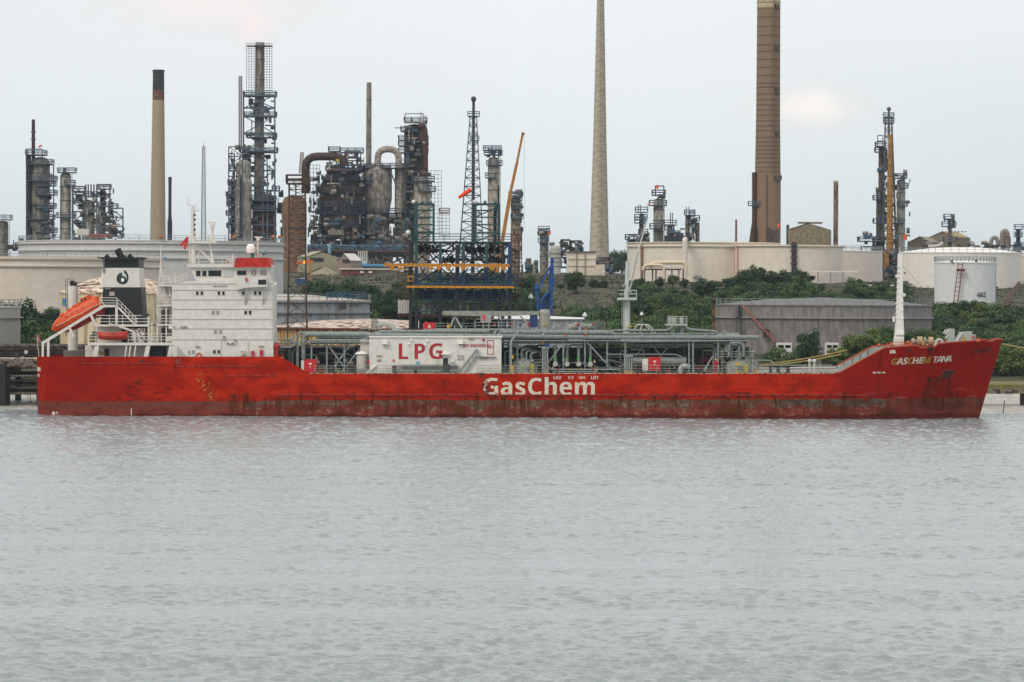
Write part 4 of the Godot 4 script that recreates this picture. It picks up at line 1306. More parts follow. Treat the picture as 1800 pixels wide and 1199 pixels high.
	for i in 132:
		var px := r.randf_range(503, 640) if i % 3 == 0 else r.randf_range(888, 1322)
		var z := r.randf_range(-6.3, -3.4)
		var y1 := r.randf_range(606, 625)
		match i % 4:
			0: pipe_part("riser_pipe", [[px, 657.2, z], [px, y1, z], [px + r.randf_range(8, 26) * (1 if i % 8 == 0 else -1), y1, z]], r.randf_range(0.07, 0.17), [pipe_grey, dull, galv][i % 3], ship, 0.3, 8)
			1: pipe_part("branch_pipe", [[px, y1 + 14, z], [px + r.randf_range(20, 50), y1 + 14, z], [px + r.randf_range(52, 56), y1 + 26, z]], r.randf_range(0.06, 0.13), [pipe_grey, galv, dull][i % 3], ship, 0.3, 8)
			2:
				var p := S(px, r.randf_range(622, 648), z + 1.0)
				valve(p, r.randf_range(0.14, 0.24), ship, [galv, dull, paint("b9a88a"), paint("c8c4bc")][i % 4], paint(["b3121c", "8c1f1a", "c9a21c", "d8d4cc", "3a6fa0"][i % 5]))
			3:
				var w := r.randf_range(4, 11)
				var y0 := r.randf_range(640, 650)
				part("deck_box", px, y0, px + w, 657.2, z + 1.6, z + 0.9, paint(["6d7273", "8f918c", "57402f", "8a2a1e", "3f5f70", "a8a298", "b89a38"][i % 7], "mottle", 1.0), ship)
	for q in [[560, 640, "55767e", 12], [590, 632, "4b6f7c", 14], [612, 645, "8a6a3a", 8], [585, 620, "7a5a2c", 10], [1228, 628, "7a2f22", 20], [1225, 641, "b0341f", 14], [1240, 645, "b89a38", 12], [1242, 616, "6a6258", 16], [1318, 645, "8c2430", 7], [1010, 612, "3c4042", 30], [1045, 625, "3c4042", 20], [925, 607, "53585a", 22]]:
		part("machinery_casing", q[0], q[1], q[0] + q[3], q[1] + 9, -5.2, -6.4, paint(q[2], "rust", 1.2), ship)
	# yellow hydrant posts and steps
	for q in [[900.5, 625, 903.5, 630], [898, 643, 903, 657], [923, 642, 931, 644], [1295, 639, 1303, 643], [1295, 652, 1303, 655], [1098, 652, 1104, 656.5], [1108, 652, 1114, 656.5], [1327, 650, 1333, 656.5]]: part("yellow_fitting", q[0], q[1], q[2], q[3], -1.0, -1.5, yellow, ship)
	pipe_part("derrick_post", [[899, 657, -1.6], [899, 600, -1.6], [914, 581, -1.6]], 0.14, galv, ship)
	# stowed hose crane: grey pedestal, level boom on an A frame
	var hc := obj("hose_crane", Geo.new().lathe([Vector2(0.72, 0), Vector2(0.72, 2.4), Vector2(0.55, 2.75), Vector2(0, 2.8)], S(958, 583, -8.5), 18), paint("a2a49b", "mottle", 2.0), ship, "grey deck crane stowed with its boom level")
	poly_part("boom", [[777, 549], [781, 546.5], [950, 547], [950, 553], [880, 556.5], [779, 554]], -8, -9, paint("9a9c94", "mottle", 2.0), hc)
	bars("boom_rest", [[800, 555, -8.3, 789, 583, -8.3, .2], [800, 555, -8.3, 816, 583, -8.3, .2], [915, 556, -8.3, 940, 578, -8.3, .2]], 0.2, paint("9da098"), hc)
	part("slew_motor", 932, 552, 946, 575, -8.1, -9.2, paint("1f3c6a"), hc)
	part("hazard_band", 954, 571, 963, 572.5, -7.7, -8.0, yellow, hc)
	part("hook_block", 787, 571, 793, 577, -8.2, -8.6, yellow, hc)
	# upper gear platform between house and crane
	var up := part("upper_walkway", 745, 578, 900, 580.5, -3.6, -9.5, galv, ship)
	rail_part([[836, 578, -3.8], [905, 578, -3.8]], 1.2, galv, up, 2)
	rail_part([[745, 578, -9], [835, 578, -9]], 0.7, galv, up, 1)
	part("control_box", 845.5, 553.5, 864, 566, -6, -7.2, paint("9b9f9b"), up)
	bars("box_post", [[850, 566, -6.5, 850, 579, -6.5], [860, 566, -6.5, 860, 579, -6.5]], 0.15, galv, up)
	part("warning_sign", 848, 554, 854, 563, -5.9, -6.0, paint("c8464a"), up)
	for k in 9: part("walkway_gear", 868 + k * 7.5, 569 - (k % 3), 872 + k * 7.5, 574, -6, -7, paint(["8a3a44", "6f7678", "2f4a6c", "a59f96"][k % 4]), up)
	for k in 4: part("walkway_leg", 853 + k * 15, 580, 855 + k * 15, 592, -3.7, -4.0, galv, up)
	# gear left of the house top: pumps and elbow pipes
	var pm := obj("pump_set", Geo.new().tube(S(659, 579, -6), S(659, 560, -6), 0.45, 0.4).tube(S(668, 579, -6), S(668, 569, -6), 0.3), paint("a7aaa4", "rust", 1.0), ship)
	pipe_part("pump_pipe", [[662, 572, -6], [676, 569, -6], [690, 572, -6], [697, 582, -6]], 0.32, paint("b0b2ac", "mottle", 1.0), pm, 0.6)
	pipe_part("pump_pipe", [[634, 578, -6], [648, 577, -6], [652, 581, -6]], 0.08, galv, pm)
	pipe_part("pump_pipe", [[696, 581, -6], [698, 579, -6], [709, 579, -6], [710, 583, -6]], 0.1, galv, pm)
	# tank hatch gear behind the pipes
	var hg := obj("hatch_gear", Geo.new().tube(S(1000, 577, -8), S(1016, 573, -8), 0.4, 0.5).tube(S(1022, 574, -8), S(1046, 574, -8), 0.42, 0.36), paint("a5a9a3", "rust", 1.2), ship)
	part("gear_bed", 996, 580, 1062, 583, -7, -9, galv, hg)
	rail_part([[1030, 580, -7], [1064, 580, -7], [1064, 580, -9]], 1.0, galv, hg, 3)
	part("gear_box", 1064, 581, 1082, 586, -7, -8.5, paint("b8a890", "rust", 1.0), hg)
	for q in [[1017, 571, "8f2c20"], [1044, 570, "a02a22"], [1030, 580, "b05a30"]]: obj("gear_valve", Geo.new().ball(S(q[0], q[1], -7.4), 0.2), paint(q[2]), hg)
	part("stanchion_post", 957, 575, 959.5, 601, -3, -3.3, galv, hg)
	# tall hose crane amidships
	var kc := obj("kingpost_crane", Geo.new().tube(S(1102, 592, -8.5), S(1102, 528, -8.5), 0.46, 0.44, 18), paint("c6cac8", "soft", 2.0), ship, "pale grey crane with a railed platform and steep slim jib")
	part("crane_platform", 1086.5, 523, 1120, 527.5, -7, -10, paint("b4bab7"), kc)
	rail_part([[1087, 523, -7.1], [1119.5, 523, -7.1], [1119.5, 523, -9.9], [1087, 523, -9.9], [1087, 523, -7.1]], 0.9, paint("b9bfbc"), kc, 1, 0.09)
	obj("turret", Geo.new().tube(S(1102, 523, -8.5), S(1103.5, 459, -8.5), 0.3, 0.2, 14), paint("bcc0bd"), kc)
	for z in [-8.2, -8.8]: bars("jib", [[1104, 498, z, 1138.5, 387, z, .16]], 0.16, paint("c2c6c3"), kc)
	bars("jib_stay", [[1103, 462, -8.5, 1136, 392, -8.5, .06], [1109, 505, -8.5, 1123, 440, -8.5, .14], [1109, 505, -8.5, 1103, 512, -8.5, .2]], 0.08, paint("aeb3b0"), kc)
	obj("winch_drum", Geo.new().ball(S(1097, 503, -8.2), 0.24), paint("7a7d7b"), kc)
	obj("winch_drum", Geo.new().ball(S(1108, 514, -8), 0.3), paint("7a7d7b"), kc)
	obj("ladder", Geo.new().ladder(S(1095.5, 575, -8.1), S(1095.5, 528, -8.1), Vector3(0.13, 0, 0), 0.06), paint("9aa09c"), kc)
	part("base_mark", 1103, 573, 1111, 575, -7.9, -8.1, paint("cfae44"), kc)
	# arched hand rails beside it
	for k in 2:
		pipe_part("arched_handrail", [[1115 + k * 10, 591, -7.5], [1118 + k * 10, 573, -7.5], [1122 + k * 10, 570.5, -7.5], [1136 + k * 5, 570.5, -7.5], [1152 + k * 6, 592, -7.5]], 0.07, paint("d2d3cd"), ship, 0.4, 6)
	part("rail_middle", 1120, 579, 1136, 580, -7.4, -7.5, paint("d2d3cd"), ship)
	# vent tower with basket
	var vt := part("vent_tower", 1180, 572, 1187, 592, -6, -7, paint("9fa49e"), ship, "grey vent tower with a railed basket on top")
	part("tower_leg", 1196, 572, 1203, 592, -6, -7, paint("9fa49e"), vt)
	part("basket_floor", 1171, 569, 1209, 572.5, -5, -8, paint("a4aaa4"), vt)
	rail_part([[1172, 569, -5.1], [1208, 569, -5.1], [1208, 569, -7.9], [1172, 569, -7.9], [1172, 569, -5.1]], 0.9, paint("aab0aa"), vt, 2, 0.08)
	for x in [1175, 1182, 1196]: part("basket_panel", x, 558, x + 6, 569, -6, -7, paint("a4aaa4"), vt)
	# forward deck gear
	tubes("deck_pipe", [[1315, 648, -5, 1470, 646, -5, .12], [1315, 651.5, -4, 1475, 651, -4, .1], [1330, 654.5, -2, 1464, 654.5, -2, .08]], paint("b7b6b0"), ship)
	tubes("deck_pipe", [[1274, 646, -3, 1330, 646, -3, .1], [1286, 590, -3.4, 1272, 600, -3.4, .1]], galv, ship)
	var cf := part("chock", 1352, 642, 1363, 645, -0.5, -1.2, BLACK, ship, "black mooring chocks at the deck edge")
	part("chock_leg", 1353.5, 645, 1358, 657, -0.5, -1.2, BLACK, cf)
	part("chock_beam", 1361, 643, 1389, 646.5, -0.5, -1.2, BLACK, cf)
	for x in [1366, 1383]: part("chock_leg", x, 646, x + 6, 657, -0.6, -1.2, paint("3a2c2a", "rust", 1.0), cf)
	for x in [1424, 1432]: obj("deck_vent", Geo.new().tube(S(x, 657, -2), S(x, 636, -2), 0.13).ball(S(x, 634.5, -2), 0.26), paint("c4c4bc"), ship)
	for x in [1412, 1436, 1450]: part("bollard", x, 649, x + 7, 656.8, -1.2, -1.8, paint("a4a49c"), ship)
	for x in [1324, 1330]: tubes("deck_vent", [[x, 657, -2, x, 632, -2, .12]], galv, ship)
	# pumps at the forward end
	tubes("cargo_pump", [[1279, 595, -3, 1279, 618, -3, .36], [1270, 612, -3, 1270, 640, -3, .2], [1314, 612, -4, 1314, 640, -4, .5]], paint("8e9490", "mottle", 1.5), ship)
	tubes("pump_stack", [[1271.5, 595, -3, 1271.5, 581, -3, .11], [1275, 595, -3, 1275, 580, -3, .1]], galv, ship)
	part("pump_motor", 1308, 610, 1317, 625, -3, -4, paint("2e3234"), ship)
	rail_part([[1258, 631, -2.4], [1325, 631, -2.4]], 0.9, galv, ship, 2)
	# foremast
	var fm := Geo.new()
	var lv := [[606, 1571, 1589], [583, 1574, 1589], [540, 1576.5, 1588], [490, 1578, 1587], [446, 1579, 1586]]
	for i in lv.size() - 1:
		var a: Array = lv[i]
		var b: Array = lv[i + 1]
		var za := 0.55 - 0.09 * i
		var zb := 0.46 - 0.09 * i
		var p := [S(a[1], a[0], -8.5), S(a[2], a[0], -8.5), S(b[2], b[0], -8.5), S(b[1], b[0], -8.5)]
		var f := Vector3(0, 0, 1)
		fm.quad(p[0] + f * za, p[1] + f * za, p[2] + f * zb, p[3] + f * zb)
		fm.quad(p[1] - f * za, p[0] - f * za, p[3] - f * zb, p[2] - f * zb)
		fm.quad(p[1] + f * za, p[1] - f * za, p[2] - f * zb, p[2] + f * zb)
		fm.quad(p[0] - f * za, p[0] + f * za, p[3] + f * zb, p[3] - f * zb)
	var mast := obj("foremast", fm, paint("dfdeda"), ship, "white tapering foremast with rungs and lamps")
	tubes("mast_top", [[1581.5, 455, -8.5, 1582, 433, -8.5, .1, .04]], WHITE, mast)
	for k in 15: part("rung", 1572 + k * 0.4, 597 - k * 9.2, 1577 + k * 0.35, 598 - k * 9.2, -8, -8.4, paint("dfdeda"), mast)
	for k in 5: part("rung", 1585, 575 - k * 15, 1590, 576.2 - k * 15, -8, -8.4, paint("dfdeda"), mast)
	part("lamp_bracket", 1575, 584, 1590, 589, -7.8, -8.3, paint("e6e4de"), mast)
	part("mast_box", 1570.5, 556, 1574, 566, -8, -8.8, paint("dcdad4"), mast)
	obj("mast_lamp", Geo.new().ball(S(1590, 519, -8.2), 0.24), paint("d8d8d4"), mast)
	obj("mast_lamp", Geo.new().ball(S(1577, 486, -8.2), 0.2).bar(S(1577, 486, -8.4), S(1582, 487, -8.4), 0.08), paint("d8d8d4"), mast)
	obj("fog_horn", Geo.new().tube(S(1585, 495, -8.4), S(1597, 496, -8.4), 0.06, 0.2), paint("55585a"), mast)
	part("mast_light", 1590.5, 478.5, 1592.8, 482, -8.2, -8.5, paint("6a2326"), mast)
	bars("mast_stay", [[1586, 466, -8.5, 1630, 514, -10, .04]], 0.04, paint("8a7a6a"), mast)
	part("mast_foot", 1573, 596, 1586, 607, -7.6, -7.9, paint("cfcfca"), mast)
	# windlass and bow gear
	var wl := obj("windlass", Geo.new().tube(S(1607, 600, -6.5), S(1646, 601, -6.5), 0.22, 0.22, 12), paint("8f928c"), ship, "mooring windlass with rope drums on the forecastle")
	for q in [[1613, 1622, .6, "b79a72"], [1625, 1628, .52, "9a9d96"], [1633, 1641, .55, "bfa27a"], [1603, 1608, .35, "b3b09a"]]: obj("rope_drum", Geo.new().tube(S(q[0], 600, -6.5), S(q[1], 600, -6.5), q[2], -1.0, 16), paint(q[3], "mottle", 0.4), wl)
	part("windlass_bed", 1606, 607, 1648, 613, -5.5, -7.5, paint("8a2a1e"), wl)
	part("hazard_plate", 1622.5, 600, 1625.5, 609, -5.7, -5.8, yellow, wl)
	pipe_part("goose_neck", [[1644, 612, -5], [1648, 597, -5], [1656, 597, -5], [1659, 606, -5]], 0.16, paint("b9bcb6"), ship, 0.4)
	var bh := poly_part("breakwater_housing", [[1668, 606], [1668, 584], [1671, 578], [1679, 578], [1679, 606]], -8, -10, paint("a4a8a2"), ship)
	bars("housing_pipe", [[1659, 586, -8, 1664, 579, -8, .16], [1662, 588, -8, 1668, 579, -8, .16], [1662, 594, -8, 1669, 588, -8, .16]], 0.15, paint("c8ccc6"), bh)
	poly_part("bow_housing", [[1678, 604], [1692, 584], [1710, 583], [1710, 602]], -6, -9, paint("a7aaa4"), ship)
	poly_part("bow_locker", [[1710, 602], [1710, 588], [1716, 588], [1716, 601]], -6, -8, paint("9ea19b"), ship)
	poly_part("chain_pipe", [[1677, 605], [1690, 586], [1693, 586], [1681, 605]], -5.8, -6.0, paint("c9ccc6"), ship)
	part("housing_mark", 1693, 592, 1698, 601, -5.95, -6.1, paint("a8973a"), ship)
	part("warning_disc", 1709, 590, 1714, 595, -5.9, -6.05, paint("b0575a"), ship)
	rail_part([[1560, 610, -1.4], [1608, 608, -1.8]], 0.5, paint("c2573c"), ship, 1)
	for q in [[1568, 606], [1600, 606], [1546, 607], [1720, 599], [1597, 602]]: obj("orange_fitting", Geo.new().ball(S(q[0], q[1], -3), 0.22), paint("c2602a"), ship)
	# pilot ladder hanging by the lettering
	var pl := Geo.new()
	pl.ladder(S(846, 668, 0.08), S(846, 656, 0.08), Vector3(0.25, 0, 0), 0.06, 0.3)
	obj("pilot_ladder", pl, paint("6a4a2a"), ship)
	obj("tyre_fender", Geo.new().lathe([Vector2(0.22, -0.1), Vector2(0.42, -0.12), Vector2(0.42, 0.12), Vector2(0.22, 0.1)], S(846, 657, -0.2), 12), paint("4b3a1c"), ship)

# ------------------------------------------------------------------ people: one skin over a skeleton of tapered bones
func surface_nets(bones: Array, cell: float, blend: float) -> Geo:        # bones: [a, b, ra, rb]
	var lo := Vector3.INF
	var hi := -Vector3.INF
	for b in bones:
		for i in 2:
			var rr: Vector3 = Vector3.ONE * (b[2 + i] + cell * 3.0)
			lo = lo.min(b[i] - rr)
			hi = hi.max(b[i] + rr)
	var nx := int((hi.x - lo.x) / cell) + 2
	var ny := int((hi.y - lo.y) / cell) + 2
	var nz := int((hi.z - lo.z) / cell) + 2
	var f := PackedFloat32Array()
	f.resize(nx * ny * nz)
	for z in nz:
		for y in ny:
			for x in nx:
				var p := lo + Vector3(x, y, z) * cell
				var d := 1e3
				for b in bones:
					var ab: Vector3 = b[1] - b[0]
					var t := clampf((p - b[0]).dot(ab) / maxf(ab.length_squared(), 1e-9), 0, 1)
					var e: float = (p - b[0] - ab * t).length() - lerpf(b[2], b[3], t)
					var h := maxf(blend - absf(d - e), 0.0) / blend
					d = minf(d, e) - h * h * blend * 0.25
				f[(z * ny + y) * nx + x] = d
	var cells := {}
	var at := func(x: int, y: int, z: int) -> float: return f[(z * ny + y) * nx + x]
	for z in nz - 1:
		for y in ny - 1:
			for x in nx - 1:
				var s := Vector3.ZERO
				var cnt := 0
				for e in [[0, 0, 0, 1, 0, 0], [0, 1, 0, 1, 1, 0], [0, 0, 1, 1, 0, 1], [0, 1, 1, 1, 1, 1], [0, 0, 0, 0, 1, 0], [1, 0, 0, 1, 1, 0], [0, 0, 1, 0, 1, 1], [1, 0, 1, 1, 1, 1], [0, 0, 0, 0, 0, 1], [1, 0, 0, 1, 0, 1], [0, 1, 0, 0, 1, 1], [1, 1, 0, 1, 1, 1]]:
					var a: float = at.call(x + e[0], y + e[1], z + e[2])
					var b: float = at.call(x + e[3], y + e[4], z + e[5])
					if (a < 0.0) != (b < 0.0):
						s += Vector3(e[0], e[1], e[2]).lerp(Vector3(e[3], e[4], e[5]), a / (a - b))
						cnt += 1
				if cnt > 0: cells[Vector3i(x, y, z)] = lo + (Vector3(x, y, z) + s / cnt) * cell
	var g := Geo.new()
	for k in cells:
		var c: Vector3i = k
		if c.x < 1 or c.y < 1 or c.z < 1: continue
		var a0: float = at.call(c.x, c.y, c.z)
		for ax in 3:
			var d := Vector3i(int(ax == 0), int(ax == 1), int(ax == 2))
			var a1: float = at.call(c.x + d.x, c.y + d.y, c.z + d.z)
			if (a0 < 0.0) == (a1 < 0.0): continue
			var u := Vector3i(int(ax == 1), int(ax == 2), int(ax == 0))
			var w := Vector3i(int(ax == 2), int(ax == 0), int(ax == 1))
			if not (cells.has(c - u) and cells.has(c - w) and cells.has(c - u - w)): continue
			if a0 < 0.0: g.quad(cells[c - u - w], cells[c - w], cells[c], cells[c - u])
			else: g.quad(cells[c - u - w], cells[c - u], cells[c], cells[c - w])
	return g

func make_person() -> void:
	var foot := Basis(Vector3.FORWARD, -0.0052) * Vector3(S(1259, 657, -0.9).x, 5.47, -0.9)
	var p := thing("person", "person in red overalls and yellow helmet standing at the deck rail", "person", foot)
	var v := func(x: float, y: float, z := 0.0) -> Vector3: return foot + Vector3(x, y, z)
	var body := surface_nets([[v.call(0.09, 0.06), v.call(0.1, 0.48, 0.02), .07, .085], [v.call(0.1, 0.48, 0.02), v.call(0.09, 0.9), .085, .12], [v.call(-0.1, 0.06, 0.05), v.call(-0.1, 0.48, 0.05), .07, .085], [v.call(-0.1, 0.48, 0.05), v.call(-0.09, 0.9), .085, .12],
		[v.call(0.09, 0.05, 0.0), v.call(0.1, 0.04, 0.16), .06, .05], [v.call(-0.1, 0.05, 0.05), v.call(-0.12, 0.04, 0.2), .06, .05], [v.call(0, 0.92), v.call(0, 1.2), .17, .17], [v.call(0, 1.2), v.call(0, 1.4), .17, .18], [v.call(-0.17, 1.4), v.call(0.17, 1.4), .1, .1],
		[v.call(0.22, 1.4), v.call(0.28, 1.1, 0.03), .075, .065], [v.call(0.28, 1.1, 0.03), v.call(0.22, 0.88, 0.2), .06, .045], [v.call(-0.22, 1.4), v.call(-0.29, 1.1, 0.02), .075, .065], [v.call(-0.29, 1.1, 0.02), v.call(-0.2, 0.9, 0.22), .06, .045]], 0.035, 0.06)
	var o := obj("body", body, paint("b3141a", "mottle", 0.5), p)
	obj("head", surface_nets([[v.call(0, 1.44), v.call(0, 1.54), .06, .06], [v.call(0, 1.6, 0.01), v.call(0, 1.68, 0), .085, .095], [v.call(0, 1.61, 0.09), v.call(0, 1.59, 0.1), .018, .02]], 0.02, 0.03), paint("b98a6c"), o)
	obj("helmet", Geo.new().lathe([Vector2(0.16, 0), Vector2(0.135, 0.02), Vector2(0.13, 0.07), Vector2(0.09, 0.13), Vector2(0, 0.15)], v.call(0, 1.67), 14, true), paint("d9a61a"), o)
	for s in [-1.0, 1.0]:
		var h: Vector3 = v.call(0.21 * s, 0.87, 0.23)
		var bones := [[h, h + Vector3(0, -0.05, 0.03), .035, .038]]
		for k in 4: bones.append([h + Vector3(-0.03 + 0.02 * k, -0.06, 0.04), h + Vector3(-0.03 + 0.02 * k, -0.12 + 0.008 * absf(k - 1.4), 0.06), .011, .009])
		bones.append([h + Vector3(-0.035 * s, -0.03, 0.03), h + Vector3(-0.055 * s, -0.07, 0.06), .012, .01])
		obj("hand", surface_nets(bones, 0.01, 0.012), paint("b98a6c"), o)

# ------------------------------------------------------------------ jetty and loading tower
func wpart(called: String, x0: float, y0: float, x1: float, y1: float, d: float, deep: float, m: Material, parent: Node, label := "") -> MeshInstance3D:
	return obj(called, WB(Geo.new(), x0, y0, x1, y1, d, deep), m, parent, label)

func wbar(called: String, x0: float, y0: float, d0: float, x1: float, y1: float, d1: float, w: float, m: Material, parent: Node) -> MeshInstance3D:
	return obj(called, Geo.new().bar(W(x0, y0, d0), W(x1, y1, d1), w), m, parent)

func wpipe(called: String, pts: Array, r: float, m: Material, parent: Node, bend := -1.0, k := 10) -> MeshInstance3D:   # pts: [px, py, d]
	var q := []
	for p in pts: q.append(W(p[0], p[1], p[2]))
	return obj(called, Geo.new().pipe(q, r, k, bend), m, parent)

func wrail(pts: Array, h: float, w: float, m: Material, parent: Node, mids := 1, gap := 2.0) -> MeshInstance3D:
	var q := []
	for p in pts: q.append(W(p[0], p[1], p[2]))
	return obj("railing", Geo.new().rail(q, h, w, mids, gap), m, parent)

func down(p: Vector3) -> Vector3:       # the same point on the ground
	return Vector3(p.x, terrain_height(p.x, 500.0 - p.z), p.z)

func make_jetty() -> void:
	var conc := paint("6b6558", "rust", 4.0, 4.0, 0.85)
	var steel := paint("3c3b3a", "rust", 2.0, 2.0, 0.7)
	var pile := paint("1f2120", "mottle", 2.0, 2.0, 0.7)
	var j := thing("jetty", "long concrete jetty with pipes on it behind the tanker, seen left of the stern", "jetty", W(300, 735, 540))
	var a := W(-120, 640, 533)
	var b := W(1330, 640, 533)
	obj("jetty_deck", Geo.new().span(Vector3(a.x, 5.35, -33), Vector3(b.x, 6.1, -47)), conc, j)
	for k in 26:
		var x := lerpf(a.x + 1.2, b.x, k / 25.0)
		for z in [-34.0, -46.0]: obj("pile", Geo.new().tube(Vector3(x, -2, z), Vector3(x, 5.35, z), 0.42, -1.0, 10), pile, j)
		if k < 4:
			obj("cross_beam", Geo.new().span(Vector3(x - 0.3, 4.6, -33.4), Vector3(x + 0.3, 5.35, -46.6)), steel, j)
	for q in [[660, 534, .14, "8f8a80"], [668, 535, .12, "6f6c68"], [675, 536.5, .1, "7d7468"], [682, 534, .2, "3d3833"], [691, 534, .16, "6d665a"]]:
		wpipe("under_pipe", [[-120, q[0], q[1]], [300, q[0] + 1.6, q[1]]], q[2], paint(q[3], "rust", 2.0), j)
	wpart("under_deck_beam", -120, 652, 300, 664, 541, 0.6, steel, j)
	wpart("under_deck_beam", -120, 670, 300, 680, 543, 0.6, pile, j)
	wpart("under_deck_beam", -120, 684, 300, 692, 538, 1.0, pile, j)
	for q in [[607.5, 536, .3, "57504c"], [613.5, 538, .2, "4d3d34"], [621, 537, .16, "3a3330"], [629.5, 534.5, .11, "c4beb2"], [634, 535, .13, "8f8474"], [617, 540, .18, "2f2c2b"], [625, 541, .2, "3b3532"]]:
		wpipe("jetty_pipe", [[-120, q[0], q[1]], [720, q[0] + 3.5, q[1]]], q[2], paint(q[3], "rust", 3.0), j)
	for k in 9: wpart("pipe_trestle", -10 + k * 34, 604, -7 + k * 34, 641, 536.8, 0.5, steel, j)
	for q in [[43, 616, "b9c4c0"], [60, 628, "b8a020"], [14, 633, "8a5a3a"], [36, 627, "a3a098"], [26, 620, "46402f"]]: wpart("jetty_fitting", q[0], q[1], q[0] + 5, q[1] + 6, 535, 0.6, paint(q[2]), j)
	for x in [32, 53]:
		wbar("hanging_hook", x, 692, 534, x, 707, 534, 0.08, pile, j)
		wbar("hook_bar", x - 3.5, 707, 534, x + 3.5, 707, 534, 0.12, pile, j)
		wbar("hanging_hook", x - 4, 692, 534, x - 4, 702, 534, 0.06, pile, j)
	wpart("fender_pile", -6, 640, 9.5, 728.5, 532.5, 1.0, pile, j)
	# low walkway beyond the bow
	var wk := thing("walkway", "low concrete walkway with yellow railings beyond the ship's bow", "walkway", W(1760, 735, 545))
	var c0 := W(1470, 690, 545)
	var c1 := W(1880, 690, 545)
	var top := W(1770, 684.5, 545).y
	obj("walkway_deck", Geo.new().span(Vector3(c0.x, top - 0.6, -45), Vector3(c1.x, top, -48)), paint("6f6850", "rust", 4.0), wk)
	var yel := paint("9a9526", "mottle", 1.0)
	obj("railing", Geo.new().rail([Vector3(c0.x, top, -45.1), Vector3(c1.x, top, -45.1)], 0.95, 0.1, 2, 1.8), yel, wk)
	obj("railing", Geo.new().rail([Vector3(c0.x, top, -47.9), Vector3(c1.x, top, -47.9)], 0.95, 0.1, 2, 1.8), yel, wk)
	obj("walkway_pipe", Geo.new().tube(Vector3(c0.x, top + 0.75, -47.2), Vector3(c1.x, top + 0.75, -47.2), 0.2), paint("8f8a84"), wk)
	obj("walkway_pipe", Geo.new().tube(Vector3(c0.x, top + 0.3, -47.2), Vector3(c1.x, top + 0.3, -47.2), 0.16), paint("3a3834"), wk)
	for x in [1500, 1600, 1799, 1870]: obj("pile", Geo.new().tube(Vector3(W(x, 700, 545).x, -2, -46), Vector3(W(x, 700, 545).x, top - 0.5, -46), 0.34, -1.0, 10), pile, wk)
	var stk := thing("mooring_stake", "thin dark stake standing in the mud near the bow", "stake", down(W(1764, 720, 527)))
	obj("stake", Geo.new().bar(down(W(1763, 720, 527)) - Vector3(0, 0.3, 0), W(1766, 704, 527), 0.1), pile, stk)

